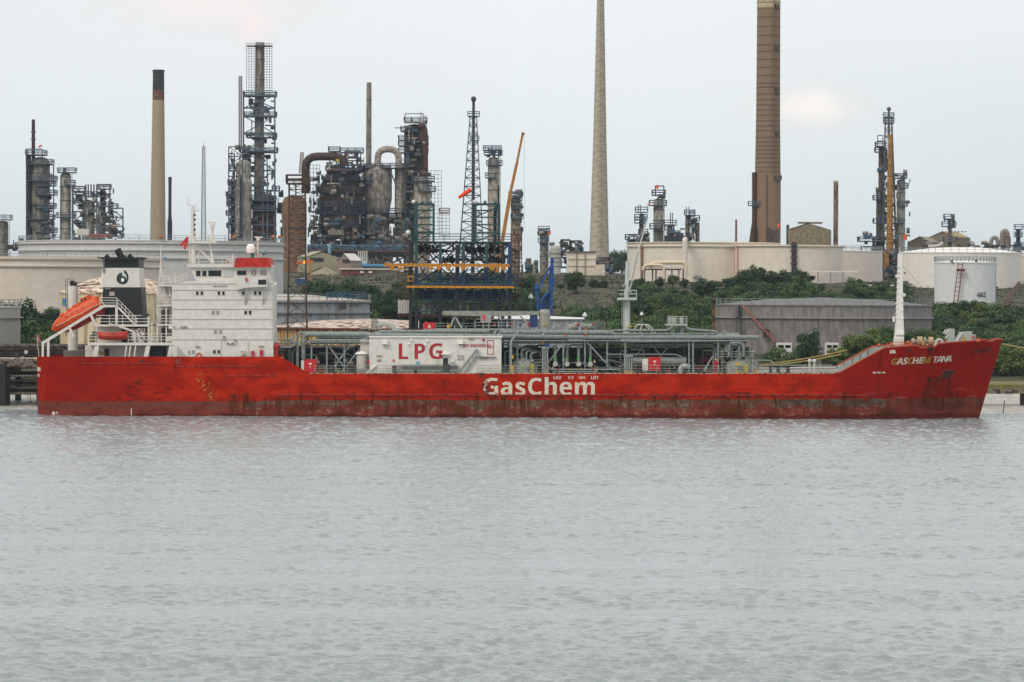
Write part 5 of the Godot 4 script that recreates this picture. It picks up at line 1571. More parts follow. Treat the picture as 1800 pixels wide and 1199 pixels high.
func make_loading_tower() -> void:
	var D0 := 545.0
	var D1 := 554.0
	var teal := paint("284f52", "mottle", 2.0, 2.0, 0.6)
	var blue := paint("184474", "mottle", 2.0, 2.0, 0.6)
	var navy := paint("18222e", "mottle", 2.0, 2.0, 0.6)
	var amber := paint("cc881a", "mottle", 2.0, 2.0, 0.6)
	var maroon := paint("57272b", "mottle", 2.0)
	var grey := paint("6b6c6a", "mottle", 2.0)
	var t := thing("loading_tower", "tall teal and blue steel loading tower with two yellow beams behind the deck", "loading tower", W(810, 640, 549))
	var bot := 6.0
	for d in [D0, D1]:
		for q in [[722, 425, navy, .42], [732, 355, teal, .42], [774, 425, teal, .4], [804, 430, navy, .55], [814.5, 425, teal, .45], [855, 425, teal, .4], [884, 430, navy, .5], [896, 425, blue, .5]]:
			var p := W(q[0], q[1], d)
			var mid := W(q[0], 466, d)
			var m: Material = q[2]
			obj("column", Geo.new().bar(p, mid, q[3]), m, t)
			var low := W(q[0], 502, d)
			obj("column", Geo.new().bar(mid, Vector3(mid.x, low.y, mid.z), q[3]), navy if q[2] == navy else blue, t)
			obj("column", Geo.new().bar(Vector3(mid.x, low.y, mid.z), Vector3(mid.x, bot, mid.z), q[3]), navy, t)
	for d in [D0, D1]:
		for q in [[720, 424, 898, 427.5, teal], [722, 446.5, 910, 448.5, navy], [722, 433, 898, 434.5, teal], [738, 525, 897, 529, blue], [722, 541.5, 897, 543.5, navy], [700, 553.5, 880, 556.5, maroon], [726, 546, 800, 548.5, teal], [722, 480, 897, 481.5, navy]]:
			wpart("beam", q[0], q[1], q[2], q[3], d, 0.4, q[4], t)
	wpart("floor_plate", 730, 498, 911, 501.5, D0 - 0.8, 10.0, blue, t)
	wpart("floor_plate", 722, 426.5, 898, 428, D0, 9.0, teal, t)
	wpart("floor_plate", 738, 527, 897, 529.5, D0, 9.0, blue, t)
	wpart("floor_plate", 700, 554, 868, 556, D0 + 0.2, 9.0, maroon, t)
	for k in 13:
		var y: float = [430, 437, 441, 453, 457, 486, 491, 511, 517, 548, 561, 568, 576][k]
		wpart("beam", 724 + (k * 13 % 20), y, 896 - (k * 17 % 40), y + 1.6, D0 + 1.5 + (k * 5 % 7), 0.3, [navy, teal, navy, blue][k % 4], t)
	for k in 14:
		var x := 726.0 + k * 12.4
		wbar("brace", x, 428 if k % 2 else 446, D1, x + 24, 446 if k % 2 else 428, D1, 0.2, navy if k % 3 else teal, t)
		wbar("brace", x, 449 if k % 2 else 463, D1 - 2, x + 20, 463 if k % 2 else 449, D1 - 2, 0.2, navy, t)
		wbar("brace", x, 472 if k % 2 else 497, D1, x + 22, 497 if k % 2 else 472, D1, 0.16, navy if k % 3 else blue, t)
	# yellow runway beams with their trolleys
	var y1 := wpart("runway_beam", 675, 463, 896, 469.5, D0 - 1.4, 0.5, amber, t)
	for x in [677, 721, 782, 811]: wpart("beam_lug", x, 461.5, x + 4, 464.5, D0 - 1.4, 0.5, amber, y1)
	for x in [684, 699, 754, 767, 784, 810, 861, 881]:
		var tr := wpart("trolley", x, 469, x + 8, 474, D0 - 1.6, 0.7, paint("b97a14"), t)
		wpart("hook", x + 3, 474, x + 5, 477, D0 - 1.5, 0.3, amber, tr)
	wpart("runway_beam", 714, 502, 904, 507, D0 - 1.4, 0.5, amber, t)
	wpart("hoist_frame", 717.5, 484.5, 726, 495.5, D0 - 1.0, 0.4, amber, t)
	wpart("hoist_drum", 719.5, 487, 724, 493, D0 - 1.2, 0.5, navy, t)
	# braces
	for q in [[736, 446, 804, 424], [736, 424, 768, 462], [776, 462, 812, 426], [818, 430, 850, 462], [818, 462, 894, 428], [858, 446, 894, 426], [822, 426, 862, 462], [736, 497, 772, 472], [776, 472, 804, 497], [818, 497, 852, 472], [858, 472, 880, 490], [758, 531, 768, 541], [775, 531, 762, 541], [832, 531, 848, 541], [866, 531, 846, 541], [740, 531, 755, 541], [885, 531, 868, 541], [736, 560, 750, 590], [800, 560, 780, 590], [820, 590, 850, 560], [890, 560, 870, 590], [690, 462, 722, 447]]:
		wbar("brace", q[0], q[1], D0, q[2], q[3], D0, 0.2, navy, t)
	# railings of the floors
	for q in [[722, 425, 898], [740, 497.5, 910], [742, 525, 897]]:
		wrail([[q[0], q[1], D0 - 0.3], [q[2], q[1], D0 - 0.3]], 1.05, 0.09, blue if q[1] > 430 else teal, t, 2, 2.2)
		wrail([[q[0], q[1], D1], [q[2], q[1], D1]], 1.05, 0.09, blue if q[1] > 430 else teal, t, 2, 2.2)
	# stair towers on top
	for q in [[729, 762], [836, 877]]:
		var st := Geo.new()
		var xs := [q[0], q[1]]
		for d in [D0 + 1, D0 + 6]:
			for x in xs: st.bar(W(x, 358, d), W(x, 426, d), 0.3)
			for y in [360, 370, 382, 395, 409]: st.bar(W(q[0], y, d), W(q[1], y, d), 0.2)
			st.bar(W(q[0], 382, d), W(q[1], 362, d), 0.16)
			st.bar(W(q[0], 395, d), W(q[1], 409, d), 0.16)
			st.bar(W(q[1], 409, d), W(q[0], 425, d), 0.16)
		var so := obj("stair_frame", st, teal, t)
		wpart("stair_roof", q[0] - 1, 357, q[1] + 1, 359.5, D0 + 1, 5.0, teal, so)
		for k in 3: obj("floodlight", Geo.new().ball(W(q[0] - 2 + k * (q[1] - q[0]) * 0.45, 355, D0 + 1), 0.22 if k else 0.3), paint("c9cbc8" if k == 0 else "5f6a6c"), so)
	wpipe("riser_pipe", [[870, 425, D0 + 2], [870, 370, D0 + 2], [875, 360, D0 + 2]], 0.22, navy, t)
	wpipe("riser_pipe", [[876.5, 440, D0 + 3], [876.5, 326, D0 + 3]], 0.13, navy, t)
	# pipes and valves between floors
	var r := RandomNumberGenerator.new()
	r.seed = 8
	for k in 34:
		var x := r.randf_range(726, 892)
		var y0: float = [428.0, 449.0, 481.0, 502.0, 543.0][k % 5]
		wbar("tower_pipe", x, y0, r.randf_range(546, 553), x, y0 + r.randf_range(12, 22), r.randf_range(546, 553), r.randf_range(0.12, 0.3), [navy, teal, grey, maroon, blue][k % 5], t)
	for k in 16:
		var x := r.randf_range(726, 850)
		var y0: float = [437.0, 452.0, 486.0, 512.0][k % 4] + r.randf_range(0, 6)
		wbar("tower_pipe", x, y0, 550, x + r.randf_range(25, 45), y0, 550, r.randf_range(0.12, 0.28), [navy, grey, teal, paint("7a3030")][k % 4], t)
	for k in 10: wpart("tower_machine", 742 + k * 15, 514 + (k % 3) * 2, 750 + k * 15, 526, 548, 2.0, [navy, grey, paint("303638")][k % 3], t)
	for q in [[736, 508, 800, 524], [806, 508, 892, 524], [724, 558, 800, 578], [806, 560, 892, 580], [735, 430, 770, 445], [820, 432, 880, 446], [778, 450, 800, 462], [860, 450, 882, 462]]:
		for k in 6: wpart("tower_machine", lerpf(q[0], q[2], k / 6.0), q[1] + (k * 7 % 4), lerpf(q[0], q[2], (k + 0.86) / 6.0), q[3], 549 + (k * 5 % 3), 1.6, [navy, paint("20292f"), paint("2b3330", "rust", 1.0), navy][k % 4], t)
	# red and white scaffolding with sheeting on its left
	var sc := Geo.new()
	for d in [546, 551]:
		for x in [700, 706, 712, 718, 724]: sc.bar(W(x, 415 if x > 710 else 470, d), W(x, 556, d), 0.1)
		for k in 24: sc.bar(W(712 if k < 9 else 699, 418 + k * 6, d), W(725, 418 + k * 6, d), 0.09)
	stuff(obj("scaffolding", sc, paint("5d4442", "mottle", 1.0), t))
	var sc2 := Geo.new()
	for d in [547, 552]:
		for x in [899, 905, 911, 917]: sc2.bar(W(x, 405, d), W(x, 530, d), 0.1)
		for k in 16: sc2.bar(W(898, 412 + k * 7, d), W(918, 412 + k * 7, d), 0.1)
	stuff(obj("scaffolding", sc2, paint("6a3834", "mottle", 1.0), t))
	for k in 5: wpart("white_sheeting", 699.5 + k * 4.2, 527 + (k % 2), 703 + k * 4.2, 551, 545.8, 0.15, paint("cfccca", "mottle", 1.0), t)
	for k in 7: wpart("white_cladding", 742 + k * 8.2, 531, 749.5 + k * 8.2, 552, 553.5, 0.3, paint("c3c6ca", "mottle", 1.0), t)
	for k in 5: wpart("white_cladding", 824 + k * 8.2, 531, 831.5 + k * 8.2, 552, 553.5, 0.3, paint("c3c6ca", "mottle", 1.0), t)
	obj("floodlight", Geo.new().ball(W(717.5, 409, 545), 0.36), paint("d8d6d0"), t)
	# blue marine loading arm
	var am := thing("marine_loader", "bright blue marine loading arm folded upright beside the loading tower", "loader", W(962, 640, 542))
	var arm_blue := paint("174f96", "mottle", 1.5, 1.5, 0.5)
	var pa := W(962.5, 549, 542)
	obj("standpost", Geo.new().tube(Vector3(pa.x, 6.0, pa.z), pa, 0.34, 0.3, 12), arm_blue, am)
	obj("inboard_arm", Geo.new().tube(W(968, 552, 542), W(970.5, 454, 542), 0.26, 0.2, 10), arm_blue, am)
	obj("arm_sleeve", Geo.new().tube(W(968.6, 512, 542), W(969.8, 470, 542), 0.36, 0.3, 10), arm_blue, am)
	obj("arm_head", Geo.new().box(W(971.5, 458, 542), Vector3(0.4, 0.55, 0.4)), arm_blue, am)
	obj("outboard_arm", Geo.new().bar(W(967, 469, 541.5), W(944, 512, 541.5), 0.26), paint("174a8c"), am)
	obj("swivel_joint", Geo.new().lathe([Vector2(0.2, -0.8), Vector2(0.2, -0.2), Vector2(0.36, -0.1), Vector2(0.36, 0.2), Vector2(0.15, 0.35), Vector2(0.1, 0.7)], W(943.5, 508, 541.5), 12), arm_blue, am)
	obj("drop_pipe", Geo.new().tube(W(945, 512, 541.5), W(945.5, 546, 541.5), 0.17, 0.14, 10), arm_blue, am)
	obj("counter_arm", Geo.new().bar(W(966, 514, 542.4), W(954, 550, 542.4), 0.4), paint("143f78"), am)
	obj("counter_arm", Geo.new().bar(W(974, 494, 542.4), W(964, 540, 542.4), 0.18), paint("12325e"), am)
	obj("arm_pipe", Geo.new().pipe([W(964, 514, 541.8), W(955, 524, 541.8), W(951, 532, 541.8), W(951, 548, 541.8)], 0.2, 10), arm_blue, am)
	obj("arm_bracket", Geo.new().bar(W(966, 500, 541.8), W(977, 496, 541.8), 0.3), arm_blue, am)
	# windsock on its pole
	var ws := thing("windsock", "orange windsock on a thin pole above the loading tower", "windsock", W(829.5, 425, 546))
	obj("pole", Geo.new().bar(W(829.5, 426, 546), W(829.5, 329, 546), 0.09), paint("6d7274"), ws)
	obj("sock", Geo.new().tube(W(828, 333, 546), W(806, 347.5, 546), 0.34, 0.2, 12, false), paint("e2461c"), ws)

# ------------------------------------------------------------------ storage tanks
func tank(label: String, cx: float, d: float, half: float, ytop: float, rise: float, shell: Material, roof: Material, rings: Array, railing := true, called := "storage_tank", group := "", ringm: Material = null) -> Node3D:
	var s := d / LENS
	var c := W(cx, ytop, d)
	var R := half * s
	var base := terrain_height(c.x, d - R * 0.7) - 1.0
	var t := thing(called, label, "storage tank", Vector3(c.x, base, c.z), group)
	obj("shell", Geo.new().lathe([Vector2(R, base), Vector2(R, c.y)], Vector3(c.x, 0, c.z), 72), shell, t)
	var rt := W(cx, ytop - rise, d).y - c.y
	obj("roof", Geo.new().lathe([Vector2(R + 0.12, -0.25), Vector2(R + 0.12, 0), Vector2(R * 0.5, rt * 0.75), Vector2(0, rt)], c, 72), roof, t)
	for y in rings:
		var h := W(cx, y, d).y
		obj("wind_girder", Geo.new().lathe([Vector2(R, -0.18), Vector2(R + 0.45, -0.12), Vector2(R + 0.45, 0.06), Vector2(R, 0.08)], Vector3(c.x, h, c.z), 72), ringm if ringm else shell, t)
	if railing:
		var g := Geo.new()
		var n := 48
		for k in n:
			var p0 := c + Vector3(cos(TAU * k / n), 0, sin(TAU * k / n)) * (R + 0.05)
			var p1 := c + Vector3(cos(TAU * (k + 1) / n), 0, sin(TAU * (k + 1) / n)) * (R + 0.05)
			g.bar(p0, p0 + Vector3(0, 1.0, 0), 0.09)
			for h in [0.55, 1.0]: g.bar(p0 + Vector3(0, h, 0), p1 + Vector3(0, h, 0), 0.08)
		obj("roof_railing", g, paint("7f8688"), t)
	return t

func on_tank(t: Node3D, cx: float, px: float, py: float, d: float, half: float) -> Vector3:   # a point on the near face of a tank's shell
	var R := half * d / LENS
	var x := W(px, py, d)
	var dx := x.x - W(cx, py, d).x
	var dz := sqrt(maxf(R * R - dx * dx, 0.0))
	return W(px, py, d - dz) + Vector3(0, 0, 0.12)

func tank_number(text: String, t: Node3D, cx: float, px: float, py: float, d: float, half: float, cap: float) -> void:
	var s := asin(clampf((px - cx) / half, -1, 1))
	lettering(text, cap, paint("55555a"), t, on_tank(t, cx, px, py, d, half) + Vector3(sin(s), 0, cos(s)) * 0.25, "lettering", 1.0, 700, Basis(Vector3.UP, s))

func make_tanks() -> void:
	var cream := paint("e0d6cb", "soft", 9.0, 9.0, 0.6)
	var cream2 := paint("e0d5c9", "soft", 7.0, 12.0, 0.6)
	var warm := paint("d9cdc2", "soft", 12.0, 12.0, 0.6)
	var pale := paint("cac9c9", "soft", 9.0, 9.0, 0.6)
	var t1 := tank("wide pale storage tank behind the bridge, top level with the lower mast platform", 266, 845, 232, 425, 1, pale, paint("b9b6b0"), [430, 442, 455.5], true)
	var lamps := [282, 412, 480, 492]
	for x in lamps: obj("rim_light", Geo.new().ball(on_tank(t1, 266, x, 421, 845, 232) + Vector3(0, 0.5, 0), 0.42), paint("a5682c"), t1)
	tank("cream storage tank behind the black funnel at the left edge", 48, 775, 236, 453, 1, warm, paint("c9bcaa"), [456.5, 469], true)
	var t3 := tank("low pale grey tank cut by the left edge of the picture", -118, 600, 153, 538, 2, paint("a2a2a0", "soft", 5.0), paint("a9a9a6"), [557], true)
	t3.set_meta("label", "low pale grey tank cut by the left picture edge beside the trees")
	tank("rust streaked dome roofed tank behind the funnel and lifeboat", 212, 596, 106, 514, 31, paint("cdbf9f", "streak", 5.0, 30.0), paint("dccdb8", "rust", 6.0, 2.5), [], false, "rusty_tank")
	var t5 := tank("bluish grey tank right of the white deckhouse, behind the lattice mast", 440, 662, 210, 527, 12, paint("9a9da3", "streak", 5.0, 14.0), paint("b9b0a6", "mottle", 5.0), [530, 549], true, "storage_tank", "", paint("6f757c"))
	var br := Geo.new()
	br.rail([on_tank(t5, 440, 575, 527, 662, 210), on_tank(t5, 440, 612, 527, 662, 210), on_tank(t5, 440, 645, 527, 662, 210)], 1.2, 0.16, 2, 2.0)
	obj("blue_railing", br, paint("2f5878"), t5)
	for q in [[600, 531, 606, 545], [606, 530, 612, 543], [618, 530, 620, 537], [626, 530, 628, 538], [576, 531, 578, 535]]:
		var p := on_tank(t5, 440, q[0], q[1], 662, 210)
		obj("rust_plate", Geo.new().box(p - Vector3(0, 0.6, 0), Vector3((q[2] - q[0]) * 0.09, (q[3] - q[1]) * 0.09, 0.1)), paint("55504d", "rust", 1.0), t5)
	tank("wide rust striped tank with a pinkish roof beside the white house", 650, 605, 177, 575, 15, paint("cbb57c", "heavy_rust", 2.2, 40.0), paint("cdbcb0", "rust", 9.0, 9.0), [576.5], false, "rusty_tank", "", paint("6e3a26"))
	var dk := tank("large dark grey tank with a diagonal red stair behind the forward deck", 1447, 700, 190, 536, 13, paint("86817f", "mottle", 5.0, 18.0), paint("6d6c6c", "mottle", 6.0), [558], true, "storage_tank", "", paint("8f8c8c"))
	for k in 17:
		var px := 1262.0 + k * 22
		var p0 := on_tank(dk, 1447, px, 537, 700, 190)
		var p1 := on_tank(dk, 1447, px, 625, 700, 190)
		obj("cladding_seam", Geo.new().bar(p0 - Vector3(0, 0, .1), p1 - Vector3(0, 0, .1), 0.08), paint("7f7a78", "mottle", 5.0, 18.0), dk)
	obj("stair", Geo.new().bar(on_tank(dk, 1447, 1304, 536, 700, 190) + Vector3(0, 0, .6), on_tank(dk, 1447, 1340, 578, 700, 190) + Vector3(0, 0, .6), 0.4).bar(on_tank(dk, 1447, 1340, 578, 700, 190) + Vector3(0, 0, .6), on_tank(dk, 1447, 1368, 605, 700, 190) + Vector3(0, 0, .6), 0.4), paint("8a4a44", "rust", 2.0), dk)
	for q in [[1297, 537, 1302, 560, "23262a"], [1293, 540, 1295, 600, "4a484a"], [1298, 560, 1300, 600, "55535a"], [1341, 578, 1350, 594, "3f3c3e"]]:
		var p := on_tank(dk, 1447, q[0], q[1], 700, 190)
		obj("tank_pipe", Geo.new().box(p + Vector3((q[2] - q[0]) * .049, -(q[3] - q[1]) * .049, .3), Vector3((q[2] - q[0]) * .098, (q[3] - q[1]) * .098, 0.4)), paint(q[4]), dk)
	var rp := thing("rusty_pole", "rusty striped pole beside the dark tank's left edge", "pole", down(W(1255, 620, 660)))
	for k in 6: obj("pole_section", Geo.new().tube(W(1254.5, 604 - k * 12.5, 660), W(1254.5, 591.5 - k * 12.5, 660), 0.28, -1.0, 10), paint(["8a6a3c", "4a3a2c"][k % 2], "heavy_rust", 1.0), rp)
	obj("pole_section", Geo.new().tube(down(W(1254.5, 620, 660)) - Vector3(0, 0.5, 0), W(1254.5, 604, 660), 0.28, -1.0, 10), paint("6a5a3c", "heavy_rust", 1.0), rp)
	obj("pole_head", Geo.new().ball(W(1254.5, 528, 660), 0.42), paint("2a2220"), rp)
	# white tanks on the terrace
	var A := tank("cream tank behind the pale deck crane, with a white pipe over its rim", 1236, 905, 133, 427, 1, cream, paint("cfc3b0"), [434, 427.5], false)
	wpipe("rim_pipe", [[1204, 489, 884], [1204, 421, 884], [1204, 424, 900]], 0.55, cream, A, 0.6)
	obj("rim_band", Geo.new().lathe([Vector2(133 * .1267 + .1, 0), Vector2(133 * .1267 + .1, 0.8)], W(1236, 434, 905), 72), paint("d8cdb9"), A)
	obj("rusty_downpipe", Geo.new().tube(on_tank(A, 1236, 1128, 430, 905, 133), on_tank(A, 1236, 1128, 490, 905, 133), 0.3, -1.0, 8), paint("9a8268", "rust", 1.0), A)
	tank_number("404", A, 1236, 1226, 488, 905, 133, 0.85)
	var B := tank("cream tank with a dark pipe and rust runs below the brown building", 1386, 885, 96, 431.5, 1, cream2, paint("cfc3b0"), [433], false)
	obj("dark_downpipe", Geo.new().tube(on_tank(B, 1386, 1395.5, 426, 885, 96) + Vector3(0, 0, .3), on_tank(B, 1386, 1395.5, 480, 885, 96) + Vector3(0, 0, .3), 0.55, -1.0, 8), paint("3d3836", "rust", 1.5), B)
	for k in 4: obj("pipe_collar", Geo.new().lathe([Vector2(.8, -.15), Vector2(.8, .15)], on_tank(B, 1386, 1395.5, 430 + k * 11, 885, 96) + Vector3(0, 0, .3), 10), paint("4a3f3a"), B)
	obj("ladder", Geo.new().ladder(on_tank(B, 1386, 1293.5, 490, 885, 96) + Vector3(0, 0, 1), on_tank(B, 1386, 1293.5, 430, 885, 96) + Vector3(0, 0, 1), Vector3(0.35, 0, 0), 0.14, 0.8), paint("b5716a"), B)
	var C := tank("smooth cream tank between the brown building and the tall yellow column", 1432, 915, 119, 441, 3, paint("ded2c8", "soft", 8.0), paint("e2ddd3"), [], true)
	tank_number("451", C, 1432, 1507, 493, 915, 119, 0.8)
	tank("largest white tank at right with a low conical roof", 1688, 865, 106, 444, 10, paint("e6e0da", "soft", 8.0), paint("eceae4"), [], true)
	tank("white tank cut by the right edge of the picture", 1842, 900, 56, 448, 2, paint("d3c7bb", "soft", 8.0), paint("e2ddd3"), [], false)
	var n4 := tank("small bluish white tank numbered 442 with a rusty red stair", 1696.5, 790, 53.5, 461, 3, paint("dadcde", "soft", 6.0), paint("e6e6e4"), [], true)
	tank_number("442", n4, 1696.5, 1724, 518, 790, 53.5, 0.95)
	var rs := paint("8f4a45", "rust", 1.0)
	obj("stair", Geo.new().ladder(on_tank(n4, 1696.5, 1678, 540, 790, 53.5) + Vector3(0, 0, .8), on_tank(n4, 1696.5, 1688, 461, 790, 53.5) + Vector3(0, 0, .8), Vector3(0.42, 0, 0), 0.16, 0.8), rs, n4)
	for x in [1682.5, 1690]: obj("stair_landing", Geo.new().box(on_tank(n4, 1696.5, x + 1.5, 475, 790, 53.5) + Vector3(0, 0, .9), Vector3(0.7, 0.45, 0.8)), paint("7a2c22", "rust", 0.8), n4)
	obj("downpipe", Geo.new().tube(W(1750, 540, 789), W(1750, 459, 789), 0.12), paint("6f7376"), n4)
	for x in [1673, 1716]: obj("roof_vent", Geo.new().box(on_tank(n4, 1696.5, x, 459, 790, 53.5), Vector3(0.5, 0.3, 0.4)), paint("2f3234"), n4)
	# pipe loops standing in front of the cream tank
	var pl := thing("pipe_loop_rack", "cream pipe loops on a dark steel rack in front of the cream tank", "pipe rack", down(W(1170, 495, 872)))
	wpipe("loop_pipe", [[1143, 470, 871], [1148, 461.5, 871], [1205, 461.5, 871], [1206, 475, 871]], 0.42, paint("d6c4a8"), pl, 0.9)
	wpipe("loop_pipe", [[1130, 475, 870], [1134, 466, 870], [1164, 466, 870], [1167, 472, 870], [1167, 490, 870]], 0.32, paint("d6c4a8"), pl, 0.7)
	for q in [[1115, 1205, 469.5, 471, "b9b4ac"], [1130, 1198, 472, 475, "4a3c3a"]]: wpart("rack_beam", q[0], q[2], q[1], q[3], 871, 0.6, paint(q[4]), pl)
	for x in [1132, 1146, 1152, 1168, 1180, 1192, 1200]: wpart("rack_post", x, 473, x + 2.4, 500, 871.5, 0.4, paint(["5f4e4a", "8a8078", "6d5a55"][int(x) % 3]), pl)
	# conveyor-like stair at the right edge
	var cs := thing("sloping_stair", "grey sloping stair on the hillside at the right edge", "stair", down(W(1770, 530, 770)))
	obj("stair_flight", Geo.new().bar(W(1762, 537, 770), W(1793, 497, 770), 0.8), paint("7a6a60", "rust", 1.0), cs)
	obj("stair_top", Geo.new().bar(W(1792, 497, 770), W(1812, 495, 770), 0.7), paint("a9a6a2"), cs)
	# pipe trestle above the bushes
	for q in [["white pipe trestle running in front of the cream tanks above the bushes", 1418, 1509, 476, 868, 3], ["low white pipe trestle left of the foremast", 1500, 1592, 500, 850, 5]]:
		var tt := thing("pipe_trestle", q[0], "pipe trestle", down(W(q[1] + 40, 500, q[4])))
		wpart("trestle_pipe", q[1], q[3], q[2], q[3] + 2.6, q[4], 0.5, paint("dcd8d2"), tt)
		for k in q[5]:
			var x: float = q[1] + 20 + k * (q[2] - q[1] - 25) / q[5]
			var p := W(x, q[3] + 2, q[4] + 0.2)
			obj("trestle_post", Geo.new().bar(p, down(p) - Vector3(0, 0.3, 0), 0.25), paint("8a8886"), tt)

# ------------------------------------------------------------------ refinery
var PLATE: Material
var STEEL: Material

func floor_of(px: float, d: float) -> Vector3:
	return on_ground(px, d) - Vector3(0, 0.4, 0)

func platform(x0: float, x1: float, y: float, d: float, deep: float, parent: Node, m: Material = null, rail := true) -> void:
	var p := wpart("platform", x0, y - 0.9, x1, y + 1.0, d - deep * 0.5, deep, m if m else PLATE, parent)
	if not rail: return
	var a := W(x0, y - 1, d - deep * 0.5)
	var b := W(x1, y - 1, d - deep * 0.5)
	var z := Vector3(0, 0, -deep)
	obj("railing", Geo.new().rail([a, b, b + z, a + z, a], 1.15, 0.16, 1, 2.2), m if m else PLATE, p)

# a process column: shell, platforms [y, left, right], ladder, pipes
func column(called: String, label: String, px: float, w: float, ytop: float, d: float, shell: Material, plats: Array, category := "column", group := "") -> Node3D:
	var s := d / LENS
	var r := w * s * 0.5
	var g := floor_of(px, d)
	var top := W(px, ytop, d)
	var t := thing(called, label, category, g, group)
	var h := top.y - g.y
	obj("shell", Geo.new().lathe([Vector2(r, 0), Vector2(r, h - r * 0.6), Vector2(r * 0.85, h - r * 0.22), Vector2(r * 0.5, h - r * 0.06), Vector2(0, h)], g, 24), shell, t)
	var k := 0
	var y := g.y + h * 0.3
	while y < top.y - r:
		obj("shell_band", Geo.new().lathe([Vector2(r, -0.1), Vector2(r + 0.1, -0.1), Vector2(r + 0.1, 0.1), Vector2(r, 0.1)], Vector3(g.x, y, g.z), 24), STEEL, t)
		y += h * 0.14
		k += 1
	for p in plats: platform(px - p[1], px + p[2], p[0], d, r * 2.0 + 2.0, t)
	if plats.size() > 0:
		var side: float = -1.0 if plats[0][1] > plats[0][2] else 1.0
		var lx := px + side * (w * 0.5 + 2.0)
		obj("ladder", Geo.new().ladder(Vector3(W(lx, 0, d).x, g.y + h * 0.2, g.z), Vector3(W(lx, 0, d).x, top.y, g.z), Vector3(0.3, 0, 0), 0.12, 0.9), STEEL, t)
	return t

func chimney(called: String, label: String, px: float, d: float, prof: Array, m: Material) -> Node3D:      # prof: [y, half width], top to bottom
	var g := floor_of(px, d)
	var t := thing(called, label, "chimney", g)
	var s := d / LENS
	var q := [Vector2(prof[-1][1] * s, g.y)]
	for i in range(prof.size() - 1, -1, -1): q.append(Vector2(prof[i][1] * s, W(px, prof[i][0], d).y))
	q.append(Vector2(prof[0][1] * s * 0.8, q[-1].y))
	q.append(Vector2(prof[0][1] * s * 0.8, q[-1].y - 6.0))
	obj("shaft", Geo.new().lathe(q, Vector3(g.x, 0, g.z), 40), m, t)
	return t

func ring_on(px: float, y: float, d: float, half: float, thick: float, m: Material, t: Node, called := "band") -> MeshInstance3D:
	var r := half * d / LENS
	var p := W(px, y, d)
	if t is Node3D and absf(t.position.x - p.x) < 1.5: p.x = t.position.x
	return obj(called, Geo.new().lathe([Vector2(r, -thick), Vector2(r + 0.07, -thick), Vector2(r + 0.07, thick), Vector2(r, thick)], p, 40), m, t)

func frame(t: Node, x0: float, x1: float, ys: Array, d: float, deep: float, w: float, m: Material, brace := true) -> void:   # open steel frame, each bar a part
	for dd in [d, d + deep]:
		for x in [x0, x1]: wbar("frame_column", x, ys[0], dd, x, ys[-1], dd, w, m, t)
		for i in ys.size():
			wbar("frame_beam", x0, ys[i], dd, x1, ys[i], dd, w, m, t)
			if brace and i < ys.size() - 1 and dd == d:
				if i % 2 == 0: wbar("frame_brace", x0, ys[i], dd, x1, ys[i + 1], dd, w * 0.7, m, t)
				else: wbar("frame_brace", x1, ys[i], dd, x0, ys[i + 1], dd, w * 0.7, m, t)

func scaffold(t: Node, x0: float, x1: float, y0: float, y1: float, d: float, deep: float, nx: int, ny: int, w: float, m: Material) -> void:
	var g := Geo.new()
	for dd in [d, d + deep]:
		for i in nx + 1: g.bar(W(lerpf(x0, x1, i / float(nx)), y0, dd), W(lerpf(x0, x1, i / float(nx)), y1, dd), w)
		for j in ny + 1: g.bar(W(x0, lerpf(y0, y1, j / float(ny)), dd), W(x1, lerpf(y0, y1, j / float(ny)), dd), w)
	for i in nx + 1:
		for j in ny + 1: g.bar(W(lerpf(x0, x1, i / float(nx)), lerpf(y0, y1, j / float(ny)), d), W(lerpf(x0, x1, i / float(nx)), lerpf(y0, y1, j / float(ny)), d + deep), w)
	stuff(obj("scaffolding", g, m, t))

func gear(t: Node, x0: float, x1: float, y0: float, y1: float, d: float, deep: float, n: int, sd: int) -> void:     # pipes and small vessels of a unit
	var r := RandomNumberGenerator.new()
	r.seed = sd
	var cols := [paint("454c52", "mottle", 3.0), paint("656c72", "mottle", 3.0), paint("57453e", "rust", 3.0), paint("8a867f", "rust", 3.0), paint("3c5f78", "mottle", 3.0), paint("a29e97", "rust", 3.0)]
	for i in n:
		var x := r.randf_range(x0, x1)
		var y := r.randf_range(y0, y1)
		var dd := d + r.randf() * deep
		var m: Material = cols[r.randi() % 6]
		match i % 4:
			0: wbar("unit_pipe", x, y, dd, minf(x + r.randf_range(8, 26), x1), y, dd, r.randf_range(0.25, 0.6), m, t)
			1: wbar("unit_pipe", x, y, dd, x, minf(y + r.randf_range(8, 22), y1 + 3), dd, r.randf_range(0.25, 0.7), m, t)
			2: obj("drum", Geo.new().tube(W(x, y, dd), W(minf(x + r.randf_range(5, 12), x1), y, dd), r.randf_range(0.4, 0.9), -1.0, 10), m, t)
			3: wpart("unit_box", x, y, minf(x + r.randf_range(3, 9), x1 + 2), y + r.randf_range(3, 8), dd, 1.5, m, t)

